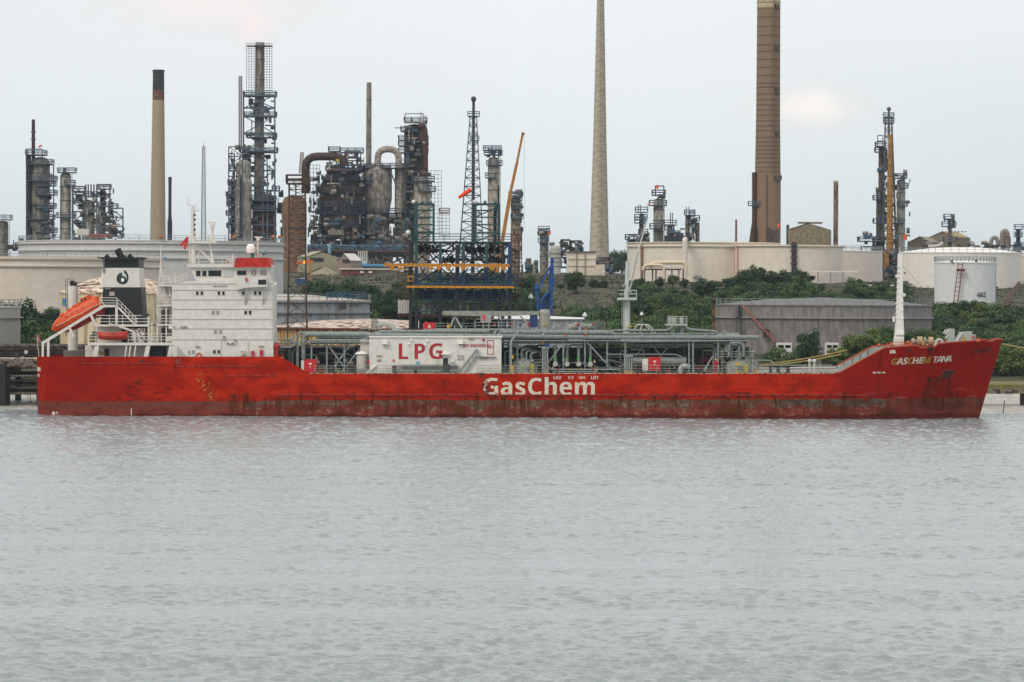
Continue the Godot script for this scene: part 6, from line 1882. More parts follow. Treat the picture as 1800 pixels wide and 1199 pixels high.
func make_refinery() -> void:
	PLATE = paint("4c6077", "mottle", 3.0, 3.0, 0.7)
	STEEL = paint("545c64", "mottle", 3.0, 3.0, 0.7)
	var grime := paint("8f8a82", "soot", 8.0, 20.0, 0.8)
	var conc := paint("a39a8c", "soot", 9.0, 30.0, 0.85)
	var buff := paint("a8967e", "soft", 8.0, 20.0, 0.85)
	var brown := paint("6a5042", "heavy_rust", 6.0, 10.0, 0.85)
	var dark := paint("45413f", "rust", 6.0, 10.0, 0.85)
	var pale := paint("bab6b0", "soot", 6.0, 16.0, 0.8)
	var D := 1150.0
	# --- left group
	var c1 := column("fractionator", "soot dark column with a thin stack on top, leftmost tall column", 70, 34, 276, D, grime, [[272, 26, 8], [288, 24, 20], [317, 22, 26], [326, 10, 24], [342, 8, 26], [365, 10, 24], [385, 24, 22], [408, 10, 26]])
	obj("top_stack", Geo.new().tube(W(58.5, 285, D), W(58.5, 210, D), 0.52, 0.48, 12), dark, c1)
	for y in [232, 245]: ring_on(58.5, y, D, 4.6, 0.14, STEEL, c1)
	obj("riser_pipe", Geo.new().tube(W(50, 272, D - 2), floor_of(50, D - 2), 0.75, -1.0, 10), paint("1d2126"), c1)
	frame(c1, 46, 74, [262, 272, 288], D - 2, 4, 0.28, STEEL, false)
	frame(c1, 76, 94, [290, 317, 342, 365, 385, 410, 430], D - 3, 4, 0.3, STEEL)
	gear(c1, 68, 92, 300, 430, D - 3, 1.5, 30, 1)
	obj("windsock", Geo.new().tube(W(68, 258.5, D), W(73.5, 255, D), 0.3, 0.2), paint("d8583e"), c1)
	var c2 := column("column", "pale grey column with a railed crown left of the buff chimney", 114.5, 19, 304, D, pale, [[303, 14, 17], [325, 2, 15], [382, 16, 16]])
	obj("top_vent", Geo.new().tube(W(113, 304, D), W(113, 296, D), 0.5, 0.4), STEEL, c2)
	var u1 := thing("process_unit", "cluster of short vessels and dark steelwork left of the buff chimney", "process unit", floor_of(165, D))
	for q in [[155, 22, 350, pale], [178, 13, 360, pale], [180, 10, 330, brown]]:
		var g := floor_of(q[0], D)
		obj("vessel", Geo.new().lathe([Vector2(q[1] * .08, 0), Vector2(q[1] * .08, W(0, q[2], D).y - g.y - 0.6), Vector2(0, W(0, q[2], D).y - g.y)], g, 18), q[3], u1)
	frame(u1, 128, 150, [328, 342, 356, 372, 390, 412], D - 3, 6, 0.4, STEEL)
	frame(u1, 170, 193, [325, 345, 363, 382, 400, 415], D - 3, 6, 0.4, STEEL)
	frame(u1, 193, 216, [366, 382, 398, 415], D - 3, 8, 0.35, STEEL)
	for q in [[126, 148, 336], [128, 150, 356], [146, 172, 345], [170, 193, 332], [170, 196, 363], [190, 205, 366]]: platform(q[0], q[1], q[2], D, 5.0, u1)
	gear(u1, 126, 200, 330, 415, D - 2, 5, 60, 2)
	for x in [151, 155, 160, 165]: wbar("vent_stack", x, 348, D, x, 324, D, 0.35, dark, u1)
	wpart("white_cabin", 134.5, 402.5, 156, 414, D - 8, 3, paint("cfc9be"), u1)
	wpart("red_barrier", 156, 411, 192, 417, D - 8, 0.4, paint("8a3a30"), u1)
	obj("windsock", Geo.new().tube(W(192, 355, D), W(196, 350, D), 0.4, 0.25), paint("e0562e"), u1)
	gear(u1, 126, 216, 372, 420, D - 4, 6, 60, 46)
	gear(c1, 48, 96, 380, 432, D - 4, 3, 40, 47)
	var c0 := column("column", "short dark column at the far left picture edge", 4, 20, 388, D, grime, [[386, 12, 14]])
	gear(c0, 12, 42, 410, 436, D, 4, 16, 3)
	# --- buff chimney and its thin neighbour
	var ch1 := chimney("buff_chimney", "tall buff chimney with a blackened top above the bridge", 277, 1300, [[124, 10.4], [127, 10.4], [127.5, 9.8], [158, 10.2], [300, 12.2], [440, 14]], buff)
	obj("blackened_top", Geo.new().lathe([Vector2(10.32 * .182, W(278, 159, 1300).y), Vector2(9.9 * .182, W(278, 128, 1300).y), Vector2(10.6 * .182, W(278, 127, 1300).y), Vector2(10.6 * .182, W(278, 123, 1300).y), Vector2(9 * .182, W(278, 122.6, 1300).y)], Vector3(ch1.position.x, 0, ch1.position.z), 40), paint("34383a", "soot", 4.0), ch1)
	obj("scorched_band", Geo.new().lathe([Vector2(10.55 * .182, W(278, 176, 1300).y), Vector2(10.34 * .182, W(278, 159, 1300).y)], Vector3(ch1.position.x, 0, ch1.position.z), 40), paint("7e5340", "soot", 6.0), ch1)
	chimney("dark_chimney", "thin dark metal stack beside the buff chimney", 298, 1250, [[311, 3.2], [330, 2.8], [378, 2.8], [390, 4.2], [440, 4.2]], paint("23272d", "soot", 6.0))
	# --- guyed lattice mast
	var lm := thing("lattice_mast", "slender guyed lattice mast between the chimney and the scaffolded column", "mast", floor_of(357.5, 1200))
	stuff(obj("lattice", Geo.new().lattice(floor_of(357.5, 1200), W(358, 258, 1200), 0.75, 0.35, 26, 0.13), paint("7d858b"), lm))
	obj("aerial", Geo.new().bar(W(358, 260, 1200), W(358, 250, 1200), 0.14), paint("7d858b"), lm)
	# --- scaffolded column
	var sc := thing("scaffolded_stack", "tallest grey stack wrapped in scaffolding inside a steel frame", "stack", floor_of(445, D))
	obj("stack", Geo.new().lathe([Vector2(1.45, 0), Vector2(1.45, W(0, 240, D).y), Vector2(1.35, W(0, 235, D).y), Vector2(1.25, W(0, 72, D).y), Vector2(1.0, W(0, 72, D).y)], Vector3(W(456, 200, D).x, 0, W(456, 200, D).z), 24), paint("a29b91", "soot", 6.0, 20.0), sc)
	for y in [80, 105, 140, 165, 190]: ring_on(457.5, y, D, 8.4, 0.12, STEEL, sc)
	scaffold(sc, 433, 447, 76, 168, D - 2, 4, 3, 20, 0.11, paint("626a70"))
	scaffold(sc, 465, 478, 76, 168, D - 2, 4, 3, 20, 0.11, paint("626a70"))
	wpart("scaffold_deck", 433, 79.5, 478, 81, D - 2.2, 4.4, STEEL, sc)
	var ft := [168, 190, 204, 235, 265, 300, 335, 366, 395, 425]
	frame(sc, 428, 483, ft, D - 4, 8, 0.42, PLATE)
	for i in 4: wbar("frame_brace", 483, ft[i], D - 4, 428, ft[i + 1], D - 4, 0.28, PLATE, sc)
	for q in [[427, 484, 168], [427, 484, 204], [432, 484, 241], [420, 486, 267]]: platform(q[0], q[1], q[2], D, 8, sc)
	stuff(obj("hoist_mast", Geo.new().lattice(W(422.5, 262, D), W(422.5, 134, D), 0.4, 0.4, 34, 0.13), paint("7a6f74"), sc))
	gear(sc, 404, 440, 255, 290, D - 2, 4, 26, 4)
	obj("regenerator", Geo.new().lathe([Vector2(3.4, 0), Vector2(3.4, W(0, 352, D).y - floor_of(464, D).y), Vector2(2.6, W(0, 342, D).y - floor_of(464, D).y), Vector2(0, W(0, 337, D).y - floor_of(464, D).y)], floor_of(464, D), 28, true), brown, sc)
	obj("reactor_column", Geo.new().lathe([Vector2(2.4, 0), Vector2(2.4, W(0, 318, D).y - floor_of(427, D).y), Vector2(2.1, W(0, 314, D).y - floor_of(427, D).y), Vector2(2.1, W(0, 284, D).y - floor_of(427, D).y), Vector2(0, W(0, 278, D).y - floor_of(427, D).y)], floor_of(427, D - 4), 24), pale, sc)
	obj("rusty_side", Geo.new().tube(floor_of(411, D - 2), W(411, 318, D - 2), 0.9, -1.0, 10), brown, sc)
	obj("downcomer", Geo.new().pipe([W(424, 312, D - 7), W(424, 418, D - 7), W(408, 419, D - 7)], 0.5, 10), paint("20242a"), sc)
	for q in [[402, 412, 300], [400, 414, 324], [397, 412, 345], [398, 410, 362], [397, 410, 378], [398, 412, 400], [440, 484, 352], [444, 484, 370], [478, 490, 335]]: platform(q[0], q[1], q[2], D - 3, 5, sc)
	frame(sc, 402, 412, [270, 300, 330, 360, 400, 425], D - 4, 5, 0.35, STEEL)
	gear(sc, 398, 412, 300, 420, D - 4, 4, 22, 5)
	for x in [462, 470]: wbar("stand_pipe", x, 290, D - 4.5, x, 420, D - 4.5, 0.4, PLATE, sc)
	gear(sc, 486, 498, 330, 430, D, 5, 20, 6)
	gear(sc, 428, 484, 262, 425, D - 3, 6, 90, 44)
	gear(sc, 428, 484, 170, 262, D - 3, 6, 34, 45)
	frame(sc, 402, 426, [258, 275, 290, 310, 335, 360, 385, 410], D - 8, 3, 0.3, STEEL)
	# --- cat cracker
	var fc := thing("catalytic_cracker", "huge dark rusty cracking vessel ringed by blue walkways", "process unit", floor_of(600, D))
	var gx := floor_of(601, D)
	var yy := func(y: float) -> float: return W(601, y, D).y - gx.y
	obj("reactor", Geo.new().lathe([Vector2(5.9, yy.call(420)), Vector2(6.3, yy.call(400)), Vector2(6.4, yy.call(345)), Vector2(6.2, yy.call(325)), Vector2(4.8, yy.call(308)), Vector2(4.2, yy.call(298)), Vector2(0, yy.call(292))], gx, 36, true), paint("5a4640", "streak", 5.0, 30.0, 0.8), fc)
	for q in [[572, 636, 300], [565, 638, 316], [560, 640, 338], [558, 640, 363], [558, 640, 375], [560, 640, 398]]: platform(q[0], q[1], q[2], D, 14, fc, paint("1f3f63", "mottle", 3.0))
	for x in [570, 585, 600, 615, 630]: wbar("support_leg", x, 400, D - 5, x, 450, D - 5, 0.7, dark, fc)
	gear(fc, 556, 640, 396, 436, D - 8, 4, 70, 7)
	gear(fc, 575, 640, 270, 300, D - 4, 6, 40, 8)
	frame(fc, 580, 595, [266, 276, 290, 305], D - 3, 6, 0.34, STEEL)
	frame(fc, 606, 634, [266, 278, 290, 305], D - 3, 6, 0.34, STEEL)
	for q in [[577, 597, 266], [597, 638, 268]]: platform(q[0], q[1], q[2], D, 6, fc)
	wpart("yellow_hoist", 590, 278, 597, 284, D - 4, 1, paint("b09a2c"), fc)
	wpart("white_panels", 576, 404, 604, 413, D - 9, 0.5, paint("8f8b84", "soot", 3.0), fc)
	obj("crossover_pipe", Geo.new().pipe([W(537, 340, D - 3), W(537, 275, D - 3), W(602, 275, D - 3), W(606, 292, D - 3)], 1.15, 16, 3.4), paint("46302c", "rust", 6.0), fc)
	scaffold(fc, 545, 562, 290, 400, D - 5, 4, 3, 16, 0.13, paint("55616a"))
	obj("aerial", Geo.new().lattice(W(529, 305, D), W(531, 268, D), 0.5, 0.4, 8, 0.14), paint("8a6a64"), fc)
	# clad plant houses and pipe decks at the foot of the unit
	for k in 9: wpart("plant_house", 546 + k * 19.5, 412 + (k * 7 % 5) * 3, 563 + k * 19.5, 452, D + 9 + (k % 3) * 2, 6, [paint("3a3c40", "rust", 3.0), paint("4b4642", "rust", 3.0), paint("2f3f50", "mottle", 3.0)][k % 3], fc)
	for k in 7: wpart("pipe_deck", 546 + (k * 11 % 17), 398 + k * 6.5, 640 + (k * 13 % 70), 399.5 + k * 6.5, D - 6 + k, 2.0, PLATE, fc)
	gear(fc, 542, 562, 300, 440, D - 3, 6, 60, 41)
	gear(fc, 640, 722, 380, 448, D - 8, 5, 90, 42)
	gear(fc, 556, 640, 296, 400, D - 8.5, 1.0, 40, 43)
	# brown round topped vessel
	var bv := column("brown_vessel", "round topped rusty brown vessel behind the lattice jetty mast", 517, 43, 343, 1120, paint("7d5a42", "streak", 4.0, 40.0), [])
	platform(503, 541, 322, 1118, 7, bv, paint("4a2a26", "rust", 2.0))
	for x in [508, 520, 536]: wbar("platform_leg", x, 322, 1116, x, 345, 1116, 0.4, STEEL, bv)
	# grey reactor with arch pipe
	var gr := thing("grey_reactor", "grey waisted reactor with an arched pipe over its top", "process unit", floor_of(662, D))
	var g2 := floor_of(662, D)
	var y2 := func(y: float) -> float: return W(662, y, D).y - g2.y
	obj("vessel", Geo.new().lathe([Vector2(3.6, 0), Vector2(3.6, y2.call(374)), Vector2(3.7, y2.call(366)), Vector2(4.2, y2.call(350)), Vector2(4.2, y2.call(298)), Vector2(3.8, y2.call(291)), Vector2(0, y2.call(288))], g2, 30), paint("9a938d", "soot", 8.0, 14.0), gr)
	obj("arch_pipe", Geo.new().pipe([W(664, 295, D), W(664, 262, D), W(701, 262, D), W(701, 440, D)], 0.95, 16, 3.0), paint("b0a79d", "soot", 6.0), gr)
	wpart("flue_box", 694, 287, 712, 450, D + 2, 5, paint("968f88", "soot", 8.0), gr)
	for q in [[632, 712, 295], [628, 655, 325], [650, 672, 315], [630, 720, 374]]: platform(q[0], q[1], q[2], D, 8, gr, paint("1f3a58", "mottle", 3.0))
	gear(gr, 640, 700, 376, 440, D - 6, 3, 30, 9)
	wbar("support_brace", 686, 300, D - 3, 700, 335, D - 3, 0.4, STEEL, gr)
	var s3 := chimney("slim_stack", "slim grey stack rising from the cracking plant", 647, 1180, [[145, 4.4], [300, 5.0], [450, 5.0]], paint("948e87", "soot", 5.0, 30.0))
	for y in [176, 258]: ring_on(647, y, 1180, 5.0, 0.12, STEEL, s3)
	# dark brown column
	var db := column("main_column", "dark brown column with a red pipe and scaffolding on its right side", 728, 38, 218, D + 10, paint("43322f", "heavy_rust", 4.0, 16.0), [[214, 18, 22], [230, 24, 20], [246, 28, 24], [256, 28, 24], [268, 28, 24], [300, 28, 20], [326, 20, 30], [345, 20, 30]])
	obj("overhead_pipe", Geo.new().pipe([W(735, 222, D + 4), W(747, 222, D + 4), W(748, 330, D + 4)], 0.8, 12, 2.0), paint("5a2f2a", "rust", 4.0), db)
	frame(db, 712, 744, [200, 214], D + 5, 5, 0.25, STEEL, false)
	gear(db, 708, 748, 205, 420, D + 3, 2, 90, 10)
	wbar("aerial", 740, 214, D + 8, 740, 196, D + 8, 0.2, STEEL, db)
	wpart("crane_arm", 694, 224, 712, 225.5, D + 8, 0.4, STEEL, db)
	scaffold(db, 752, 776, 300, 410, D, 4, 4, 16, 0.11, paint("6a7076"))
	scaffold(db, 772, 790, 372, 420, D, 4, 3, 8, 0.11, paint("6a5a55"))
	platform(772, 790, 374, D, 5, db, paint("6a4a40"))
	var pc := column("column", "pale column in front of the dark brown column", 741, 28, 312, 1120, paint("b3aca1", "soot", 5.0, 12.0), [[318, 18, 22], [336, 6, 24]])
	gear(pc, 730, 755, 300, 318, 1118, 2, 12, 11)
	# --- flare tower
	var fl := thing("flare_tower", "tapering lattice flare tower with a dark central pipe", "flare tower", floor_of(830, 1180))
	stuff(obj("lattice", Geo.new().lattice(floor_of(828, 1180), W(832, 205, 1180), 3.9, 0.95, 18, 0.2), paint("5a666e"), fl))
	obj("flare_pipe", Geo.new().tube(floor_of(831, 1180), W(832.5, 176, 1180), 0.55, 0.42, 10), paint("3a4148"), fl)
	obj("flare_tip", Geo.new().lathe([Vector2(0.42, -0.8), Vector2(0.75, -0.4), Vector2(0.75, 0.3), Vector2(0.5, 0.7)], W(832.5, 174, 1180), 12), paint("2a2c30"), fl)
	for q in [[822, 843, 204], [826, 842, 247]]: platform(q[0], q[1], q[2], 1180, 3, fl)
	# --- columns right of it
	var k1 := column("column", "pale column with a bristling crown right of the flare tower", 867, 21, 276, D, paint("b5aea4", "soot", 5.0, 14.0), [[272, 16, 16], [264, 18, 15], [290, 12, 16], [312, 14, 6]])
	gear(k1, 852, 882, 258, 274, D - 2, 4, 16, 12)
	for x in [853, 858, 864, 872, 877]: wbar("vent_stack", x, 266, D, x, 256, D, 0.2, STEEL, k1)
	var k2 := column("column", "short buff column beside the yellow crane boom", 906, 17, 346, D, paint("8f8370", "rust", 4.0, 12.0), [[345, 12, 13], [352, 12, 12], [366, 8, 12], [384, 8, 14]])
	gear(k2, 898, 918, 336, 346, D - 2, 3, 10, 13)
	gear(k2, 912, 918, 350, 440, D, 3, 16, 14)
	var cr := thing("mobile_crane", "yellow telescopic crane boom rising right of the flare tower", "crane", floor_of(884, 1100))
	obj("boom", Geo.new().bar(floor_of(873, 1100), W(897, 340, 1100), 1.0), paint("b77a28", "mottle", 3.0), cr)
	obj("boom", Geo.new().bar(W(897, 340, 1100), W(909, 285, 1100), 0.8), paint("b77a28", "mottle", 3.0), cr)
	obj("boom", Geo.new().bar(W(909, 285, 1100), W(918.5, 237, 1100), 0.62), paint("b77a28", "mottle", 3.0), cr)
	obj("boom_head", Geo.new().bar(W(917, 234, 1100), W(922, 236, 1100), 0.7), paint("8a5a20"), cr)
	obj("hoist_rope", Geo.new().bar(W(921.5, 236, 1100), W(921.5, 400, 1100), 0.07), paint("7a7a78"), cr)
	# --- middle cluster 945-1065
	var m1 := column("column", "grey column with an orange windsock left of the concrete chimney", 956, 15, 408, 1120, paint("8f8c86", "soot", 5.0), [[406, 10, 10], [426, 10, 8]])
	obj("windsock", Geo.new().tube(W(965, 412, 1118), W(966, 406, 1118), 0.45, 0.35), paint("e0562e"), m1)
	gear(m1, 944, 966, 402, 412, 1118, 3, 12, 15)
	column("silo", "pale silo with a conical top left of the white building", 976, 19, 431, 1100, paint("b0aea8", "soft", 4.0), [], "silo")
	var m2 := thing("process_unit", "dark brown steel unit behind the white building", "process unit", floor_of(1005, 1120))
	frame(m2, 986, 1002, [422, 434, 448, 470], 1118, 8, 0.5, dark)
	frame(m2, 1004, 1022, [424, 436, 450, 470], 1118, 8, 0.5, dark)
	gear(m2, 966, 1024, 424, 470, 1116, 6, 60, 16)
	gear(m2, 1040, 1078, 455, 492, 1030, 6, 40, 17)
	gear(m2, 918, 946, 458, 478, 1100, 6, 30, 18)
	wpart("roof_tank", 1050, 452, 1075, 460, 1100, 5, dark, m2)
	for x in [1052, 1072]: wbar("support_leg", x, 460, 1100, x, 490, 1100, 0.5, dark, m2)
	var wb := thing("white_building", "small white industrial building with brown downpipes near the concrete chimney", "building", floor_of(1030, 1000))
	wpart("main_block", 997, 443, 1047, 500, 1000, 12, paint("dcd2c6", "soft", 6.0), wb)
	wpart("lower_block", 1046, 465, 1063, 500, 996, 10, paint("d0c5b6", "soft", 6.0), wb)
	wpart("roof_edge", 996, 441.5, 1048, 443.5, 999.5, 13, paint("5d5350"), wb)
	for x in [1013, 1028]: wpart("downpipe", x, 444, x + 1.2, 498, 999.7, 0.2, paint("8a7a66"), wb)
	for y in [455, 467]: wpart("cladding_rail", 998, y, 1062, y + 0.8, 999.7, 0.2, paint("a8987f"), wb)
	# --- concrete chimney
	var cc := chimney("concrete_chimney", "very tall tapering concrete chimney running out of the top of the picture", 1053, 1350, [[-120, 4.6], [0, 6.4], [120, 9.0], [250, 11.8], [350, 14.6], [470, 18.0]], paint("b9ae9f", "mottle", 14.0, 5.0, 0.9))
	wbar("lightning_cable", 1056, 0, 1346.5, 1057, 440, 1346.5, 0.15, paint("7a7264"), cc)
	# --- columns behind the cream tank
	var n1 := column("column", "thin dark column with three railed platforms left of the tank's tallest column", 1127, 8, 375, 1010, paint("6a6056", "rust", 4.0), [[373, 10, 12], [386, 11, 11], [392, 11, 8], [412, 4, 12]])
	for x in [1122, 1126]: wbar("vent_stack", x, 374, 1010, x, 360, 1010, 0.22, STEEL, n1)
	platform(1100, 1130, 421, 1008, 6, n1)
	gear(n1, 1104, 1142, 410, 424, 1008, 4, 22, 19)
	var n2 := column("column", "pale tall column crowned by a platform and orange windsock above the cream tank", 1157, 18, 349, 1015, paint("b0a99f", "soot", 4.0, 14.0), [[343, 10, 13], [361, 15, 15], [402, 14, 6]])
	frame(n2, 1152, 1167, [327, 343], 1013, 3, 0.3, STEEL, false)
	obj("windsock", Geo.new().tube(W(1154, 326, 1012), W(1157, 332, 1012), 0.35, 0.22), paint("e5512c"), n2)
	obj("windsock", Geo.new().tube(W(1138, 360, 1012), W(1142, 360, 1012), 0.2, 0.25), paint("d86a50"), n2)
	gear(n2, 1150, 1168, 340, 348, 1013, 2, 8, 20)
	var n3 := column("column", "squat column with twin vent pipes between the taller ones", 1177, 9, 395, 1012, paint("6a5a50", "rust", 4.0), [[396, 9, 12], [404, 8, 8]])
	for x in [1178.5, 1182]: wbar("vent_stack", x, 395, 1012, x, 374, 1012, 0.25, paint("6a5a50"), n3)
	wpart("dark_cooler", 1169, 414, 1204, 425, 1008, 5, paint("26323e", "mottle", 2.0), n3)
	gear(n3, 1168, 1206, 402, 422, 1008, 5, 26, 21)
	var n4 := column("column", "pair of grey columns joined by steelwork right of the others", 1208, 8, 379, 1012, paint("77726c", "soot", 4.0), [[378, 4, 14]])
	obj("second_shell", Geo.new().tube(floor_of(1226, 1012), W(1226, 391, 1012), 0.55, -1.0, 14), paint("87827c", "soot", 4.0), n4)
	for q in [[1212, 1222, 380], [1213, 1230, 388], [1212, 1224, 398]]: platform(q[0], q[1], q[2], 1012, 3, n4)
	gear(n4, 1210, 1226, 385, 420, 1010, 3, 22, 22)
	for x in [1206.5, 1211]: wbar("vent_stack", x, 380, 1012, x, 363, 1012, 0.2, paint("6a5a50"), n4)
	var rc := chimney("thin_red_stack", "thin red and white stack in front of the big banded chimney's left side", 1293.5, 960, [[386, 1.8], [440, 1.9], [495, 2.2]], paint("8a5a55", "rust", 3.0))
	rc.set_meta("label", "thin rusty red pole stack left of the big banded chimney")
	# --- big banded chimney
	var bc := chimney("banded_chimney", "massive brown banded chimney cut by the top of the picture", 1348.5, 1300, [[-140, 19.8], [15, 20.4], [200, 21.0], [304, 22.4], [306, 23.0], [440, 23.4]], paint("8a7059", "soft", 10.0, 8.0, 0.85))
	obj("cream_band", Geo.new().lathe([Vector2(20.5 * .182 + .05, W(1350, 15, 1300).y), Vector2(20.0 * .182 + .05, W(1350, -60, 1300).y)], Vector3(bc.position.x, 0, bc.position.z), 40), paint("c7b893", "mottle", 5.0), bc)
	for y in [5, 15, 31, 47, 63, 80, 91, 105, 119, 133, 147, 154, 166, 176, 185, 194, 203, 213, 222, 230, 242, 250, 257, 264, 271, 278, 286, 294, 303]: ring_on(1348.5, y, 1300, (20.35 + y * 0.0032) if y < 200 else (21.0 + (y - 200) * 0.0135), 0.12, paint("55483f"), bc)
	for y in [5, 79, 154, 230]:
		for x in [1362, 1367]: wpart("ladder_landing", x, y + 1, x + 2.5, y + 11, 1296.6, 0.5, paint("3a3230"), bc)
	wbar("ladder", 1361, 0, 1296, 1361, 304, 1296, 0.3, paint("6a5442"), bc)
	wbar("panel_seam", 1348, 306, 1295.6, 1348, 440, 1295.6, 0.25, paint("54473c"), bc)
	wpipe("flue_pipe", [[1326, 303, 1298], [1326, 395, 1298], [1322, 420, 1298], [1322, 440, 1298]], 0.75, paint("4f332a", "rust", 4.0), bc, 3.0)
	obj("flue_pipe_foot", Geo.new().tube(W(1323, 432, 1297), W(1325, 395, 1297), 1.3, 0.75, 12), paint("4a2f28", "rust", 4.0), bc)
	platform(1316, 1336, 361, 1298, 3, bc)
	platform(1362, 1374, 316, 1298, 4, bc)
	for q in [[1351, 400, 1355, 430], [1356, 404, 1369, 432]]: wpart("base_duct", q[0], q[1], q[2], q[3], 1294, 3, paint("5d554e", "rust", 3.0), bc)
	obj("windsock", Geo.new().tube(W(1368.5, 400, 1290), W(1369.5, 393, 1290), 0.5, 0.42), paint("e5512c"), bc)
	# --- brown building and its chimney
	var bb := thing("brown_building", "brown gabled industrial building with a roof ridge vent above the cream tanks", "building", floor_of(1430, 1250))
	gable(bb, 1385, 1421, 1465, 393, 404, 440, 1250, paint("8f8168", "mottle", 6.0), paint("b39e70", "mottle", 6.0))
	wpart("ridge_vent", 1403, 390, 1446, 393.5, 1252, 2, paint("6d6456"), bb)
	wpart("side_duct", 1383, 395, 1387, 440, 1252, 2, paint("3b3532"), bb)
	var bs := chimney("buff_stack", "short buff stack beside the brown gabled building", 1468.5, 1250, [[318, 3.8], [322, 4.2], [440, 4.2]], paint("7f6b58", "rust", 5.0, 20.0))
	obj("stack_cap", Geo.new().lathe([Vector2(.85, 0), Vector2(.8, .3), Vector2(0, .7)], W(1468.5, 321, 1250), 14), paint("a8a090"), bs)
	# --- right hand group
	var q1 := column("column", "stepped rusty brown column left of the tall yellow column", 1548, 10, 257, 1180, paint("6a6158", "heavy_rust", 4.0, 14.0), [[257, 8, 9], [267, 9, 10], [351, 12, 10], [392, 12, 10]])
	obj("lower_shell", Geo.new().lathe([Vector2(1.25, 0), Vector2(1.25, W(0, 326, 1180).y - floor_of(1547, 1180).y), Vector2(0.85, W(0, 322, 1180).y - floor_of(1547, 1180).y)], floor_of(1547, 1180), 20), paint("574c46", "heavy_rust", 4.0, 14.0), q1)
	frame(q1, 1543, 1552, [238, 248, 257], 1178, 2, 0.25, STEEL, false)
	platform(1511, 1556, 424, 1176, 8, q1)
	gear(q1, 1514, 1556, 405, 440, 1174, 5, 30, 23)
	gear(q1, 1551, 1560, 256, 410, 1178, 3, 26, 24)
	gear(q1, 1540, 1600, 290, 440, 1174, 6, 60, 48)
	var q2 := thing("yellow_column", "tall ochre yellow pipe column with a lattice frame behind it", "column", floor_of(1564, 1170))
	obj("shell", Geo.new().lathe([Vector2(.85, W(0, 455, 1170).y), Vector2(.85, W(0, 307, 1170).y), Vector2(.72, W(0, 304, 1170).y), Vector2(.55, W(0, 228, 1170).y), Vector2(0, W(0, 227, 1170).y)], Vector3(W(1564.5, 350, 1170).x, 0, W(1564.5, 350, 1170).z), 18), paint("a87a38", "mottle", 4.0, 12.0), q2)
	obj("shell_foot", Geo.new().tube(floor_of(1564.5, 1170), W(1564.5, 402, 1170), 1.1, 1.0, 18), paint("a87a38", "rust", 4.0), q2)
	for k in 9: ring_on(1564.5, 255 + k * 18, 1170, 5.3, 0.1, paint("7a5226"), q2)
	stuff(obj("lattice", Geo.new().lattice(floor_of(1563, 1176), W(1562, 205, 1176), 2.3, 0.9, 24, 0.17), STEEL, q2))
	obj("flare_pipe", Geo.new().tube(W(1562.5, 245, 1172), W(1562.5, 195, 1172), 0.4, 0.3, 10), STEEL, q2)
	obj("flare_tip", Geo.new().lathe([Vector2(.3, -.5), Vector2(.65, -.2), Vector2(.6, .3), Vector2(.2, .7)], W(1562.5, 192, 1172), 12), STEEL, q2)
	for y in [206, 216]: platform(1554, 1572, y, 1174, 3, q2)
	platform(1553, 1562, 330, 1176, 3, q2)
	var q3 := column("column", "smooth grey column right of the tall yellow column", 1583, 15, 315, 1175, paint("abaaa6", "soot", 5.0, 16.0), [[313, 13, 12], [330, 2, 14], [392, 14, 6], [362, 4, 13]])
	obj("vent_hood", Geo.new().bar(W(1584, 314, 1173), W(1592, 303, 1173), 0.7), STEEL, q3)
	obj("windsock", Geo.new().tube(W(1591.5, 422, 1165), W(1592.5, 412, 1165), 0.45, 0.4), paint("e5512c"), q3)
	var q4 := thing("process_unit", "blue grey stack of coolers and steelwork left of the foremast", "process unit", floor_of(1570, 960))
	frame(q4, 1553, 1583, [440, 456, 470, 484, 498, 515], 958, 6, 0.4, STEEL)
	gear(q4, 1553, 1583, 442, 512, 957, 5, 50, 25)
	for k in 4: wpart("cooler", 1562, 446 + k * 15, 1582, 455 + k * 15, 960, 3, paint("4b5864", "mottle", 2.0), q4)
	wpart("yellow_duct", 1555, 440, 1562, 470, 956, 1.5, paint("a9772f", "rust", 3.0), q4)
	var r1 := thing("brown_building", "low brown gabled shed left of the right hand tank column", "building", floor_of(1620, 1200))
	gable(r1, 1595, 1616, 1658, 417, 427, 450, 1200, paint("6f6250", "mottle", 5.0), paint("9a8a70", "mottle", 5.0))
	var r2 := thing("brown_building", "larger tan roofed building behind the biggest white tank", "building", floor_of(1680, 1230))
	gable(r2, 1632, 1656, 1711, 408, 418, 450, 1230, paint("8a7c68", "mottle", 5.0), paint("b39a6e", "mottle", 5.0))
	for k in 5: wpart("roof_vent", 1672 + k * 6, 406, 1674.5 + k * 6, 408.5, 1232, 1.0, paint("7a6a58"), r2)
	var r3 := column("column", "slim column with two railed platforms above the biggest white tank", 1669, 6, 386, 1120, paint("7a746c", "soot", 3.0), [[385, 9, 9], [398, 12, 12], [425, 10, 14]])
	gear(r3, 1660, 1678, 378, 398, 1118, 3, 18, 26)
	gear(r3, 1620, 1740, 426, 444, 1110, 6, 60, 27)
	wpipe("white_duct", [[1632, 434, 1100], [1650, 433, 1100], [1657, 428, 1100]], 0.5, paint("b9b5ac"), r3)
	var r4 := thing("process_unit", "pipe arches and low plant at the right end of the skyline", "process unit", floor_of(1755, 1120))
	wpipe("arch_pipe", [[1741, 432, 1118], [1744, 418, 1118], [1752, 417, 1118], [1755, 430, 1118]], 0.55, paint("8a827a"), r4, 1.0)
	wpipe("arch_pipe", [[1762, 432, 1118], [1763, 407, 1118], [1770, 407, 1118], [1772, 436, 1118]], 0.8, paint("857870"), r4, 1.2)
	wpipe("arch_pipe", [[1766, 415, 1116], [1775, 415, 1116], [1775, 436, 1116]], 0.3, paint("6a5a58"), r4)
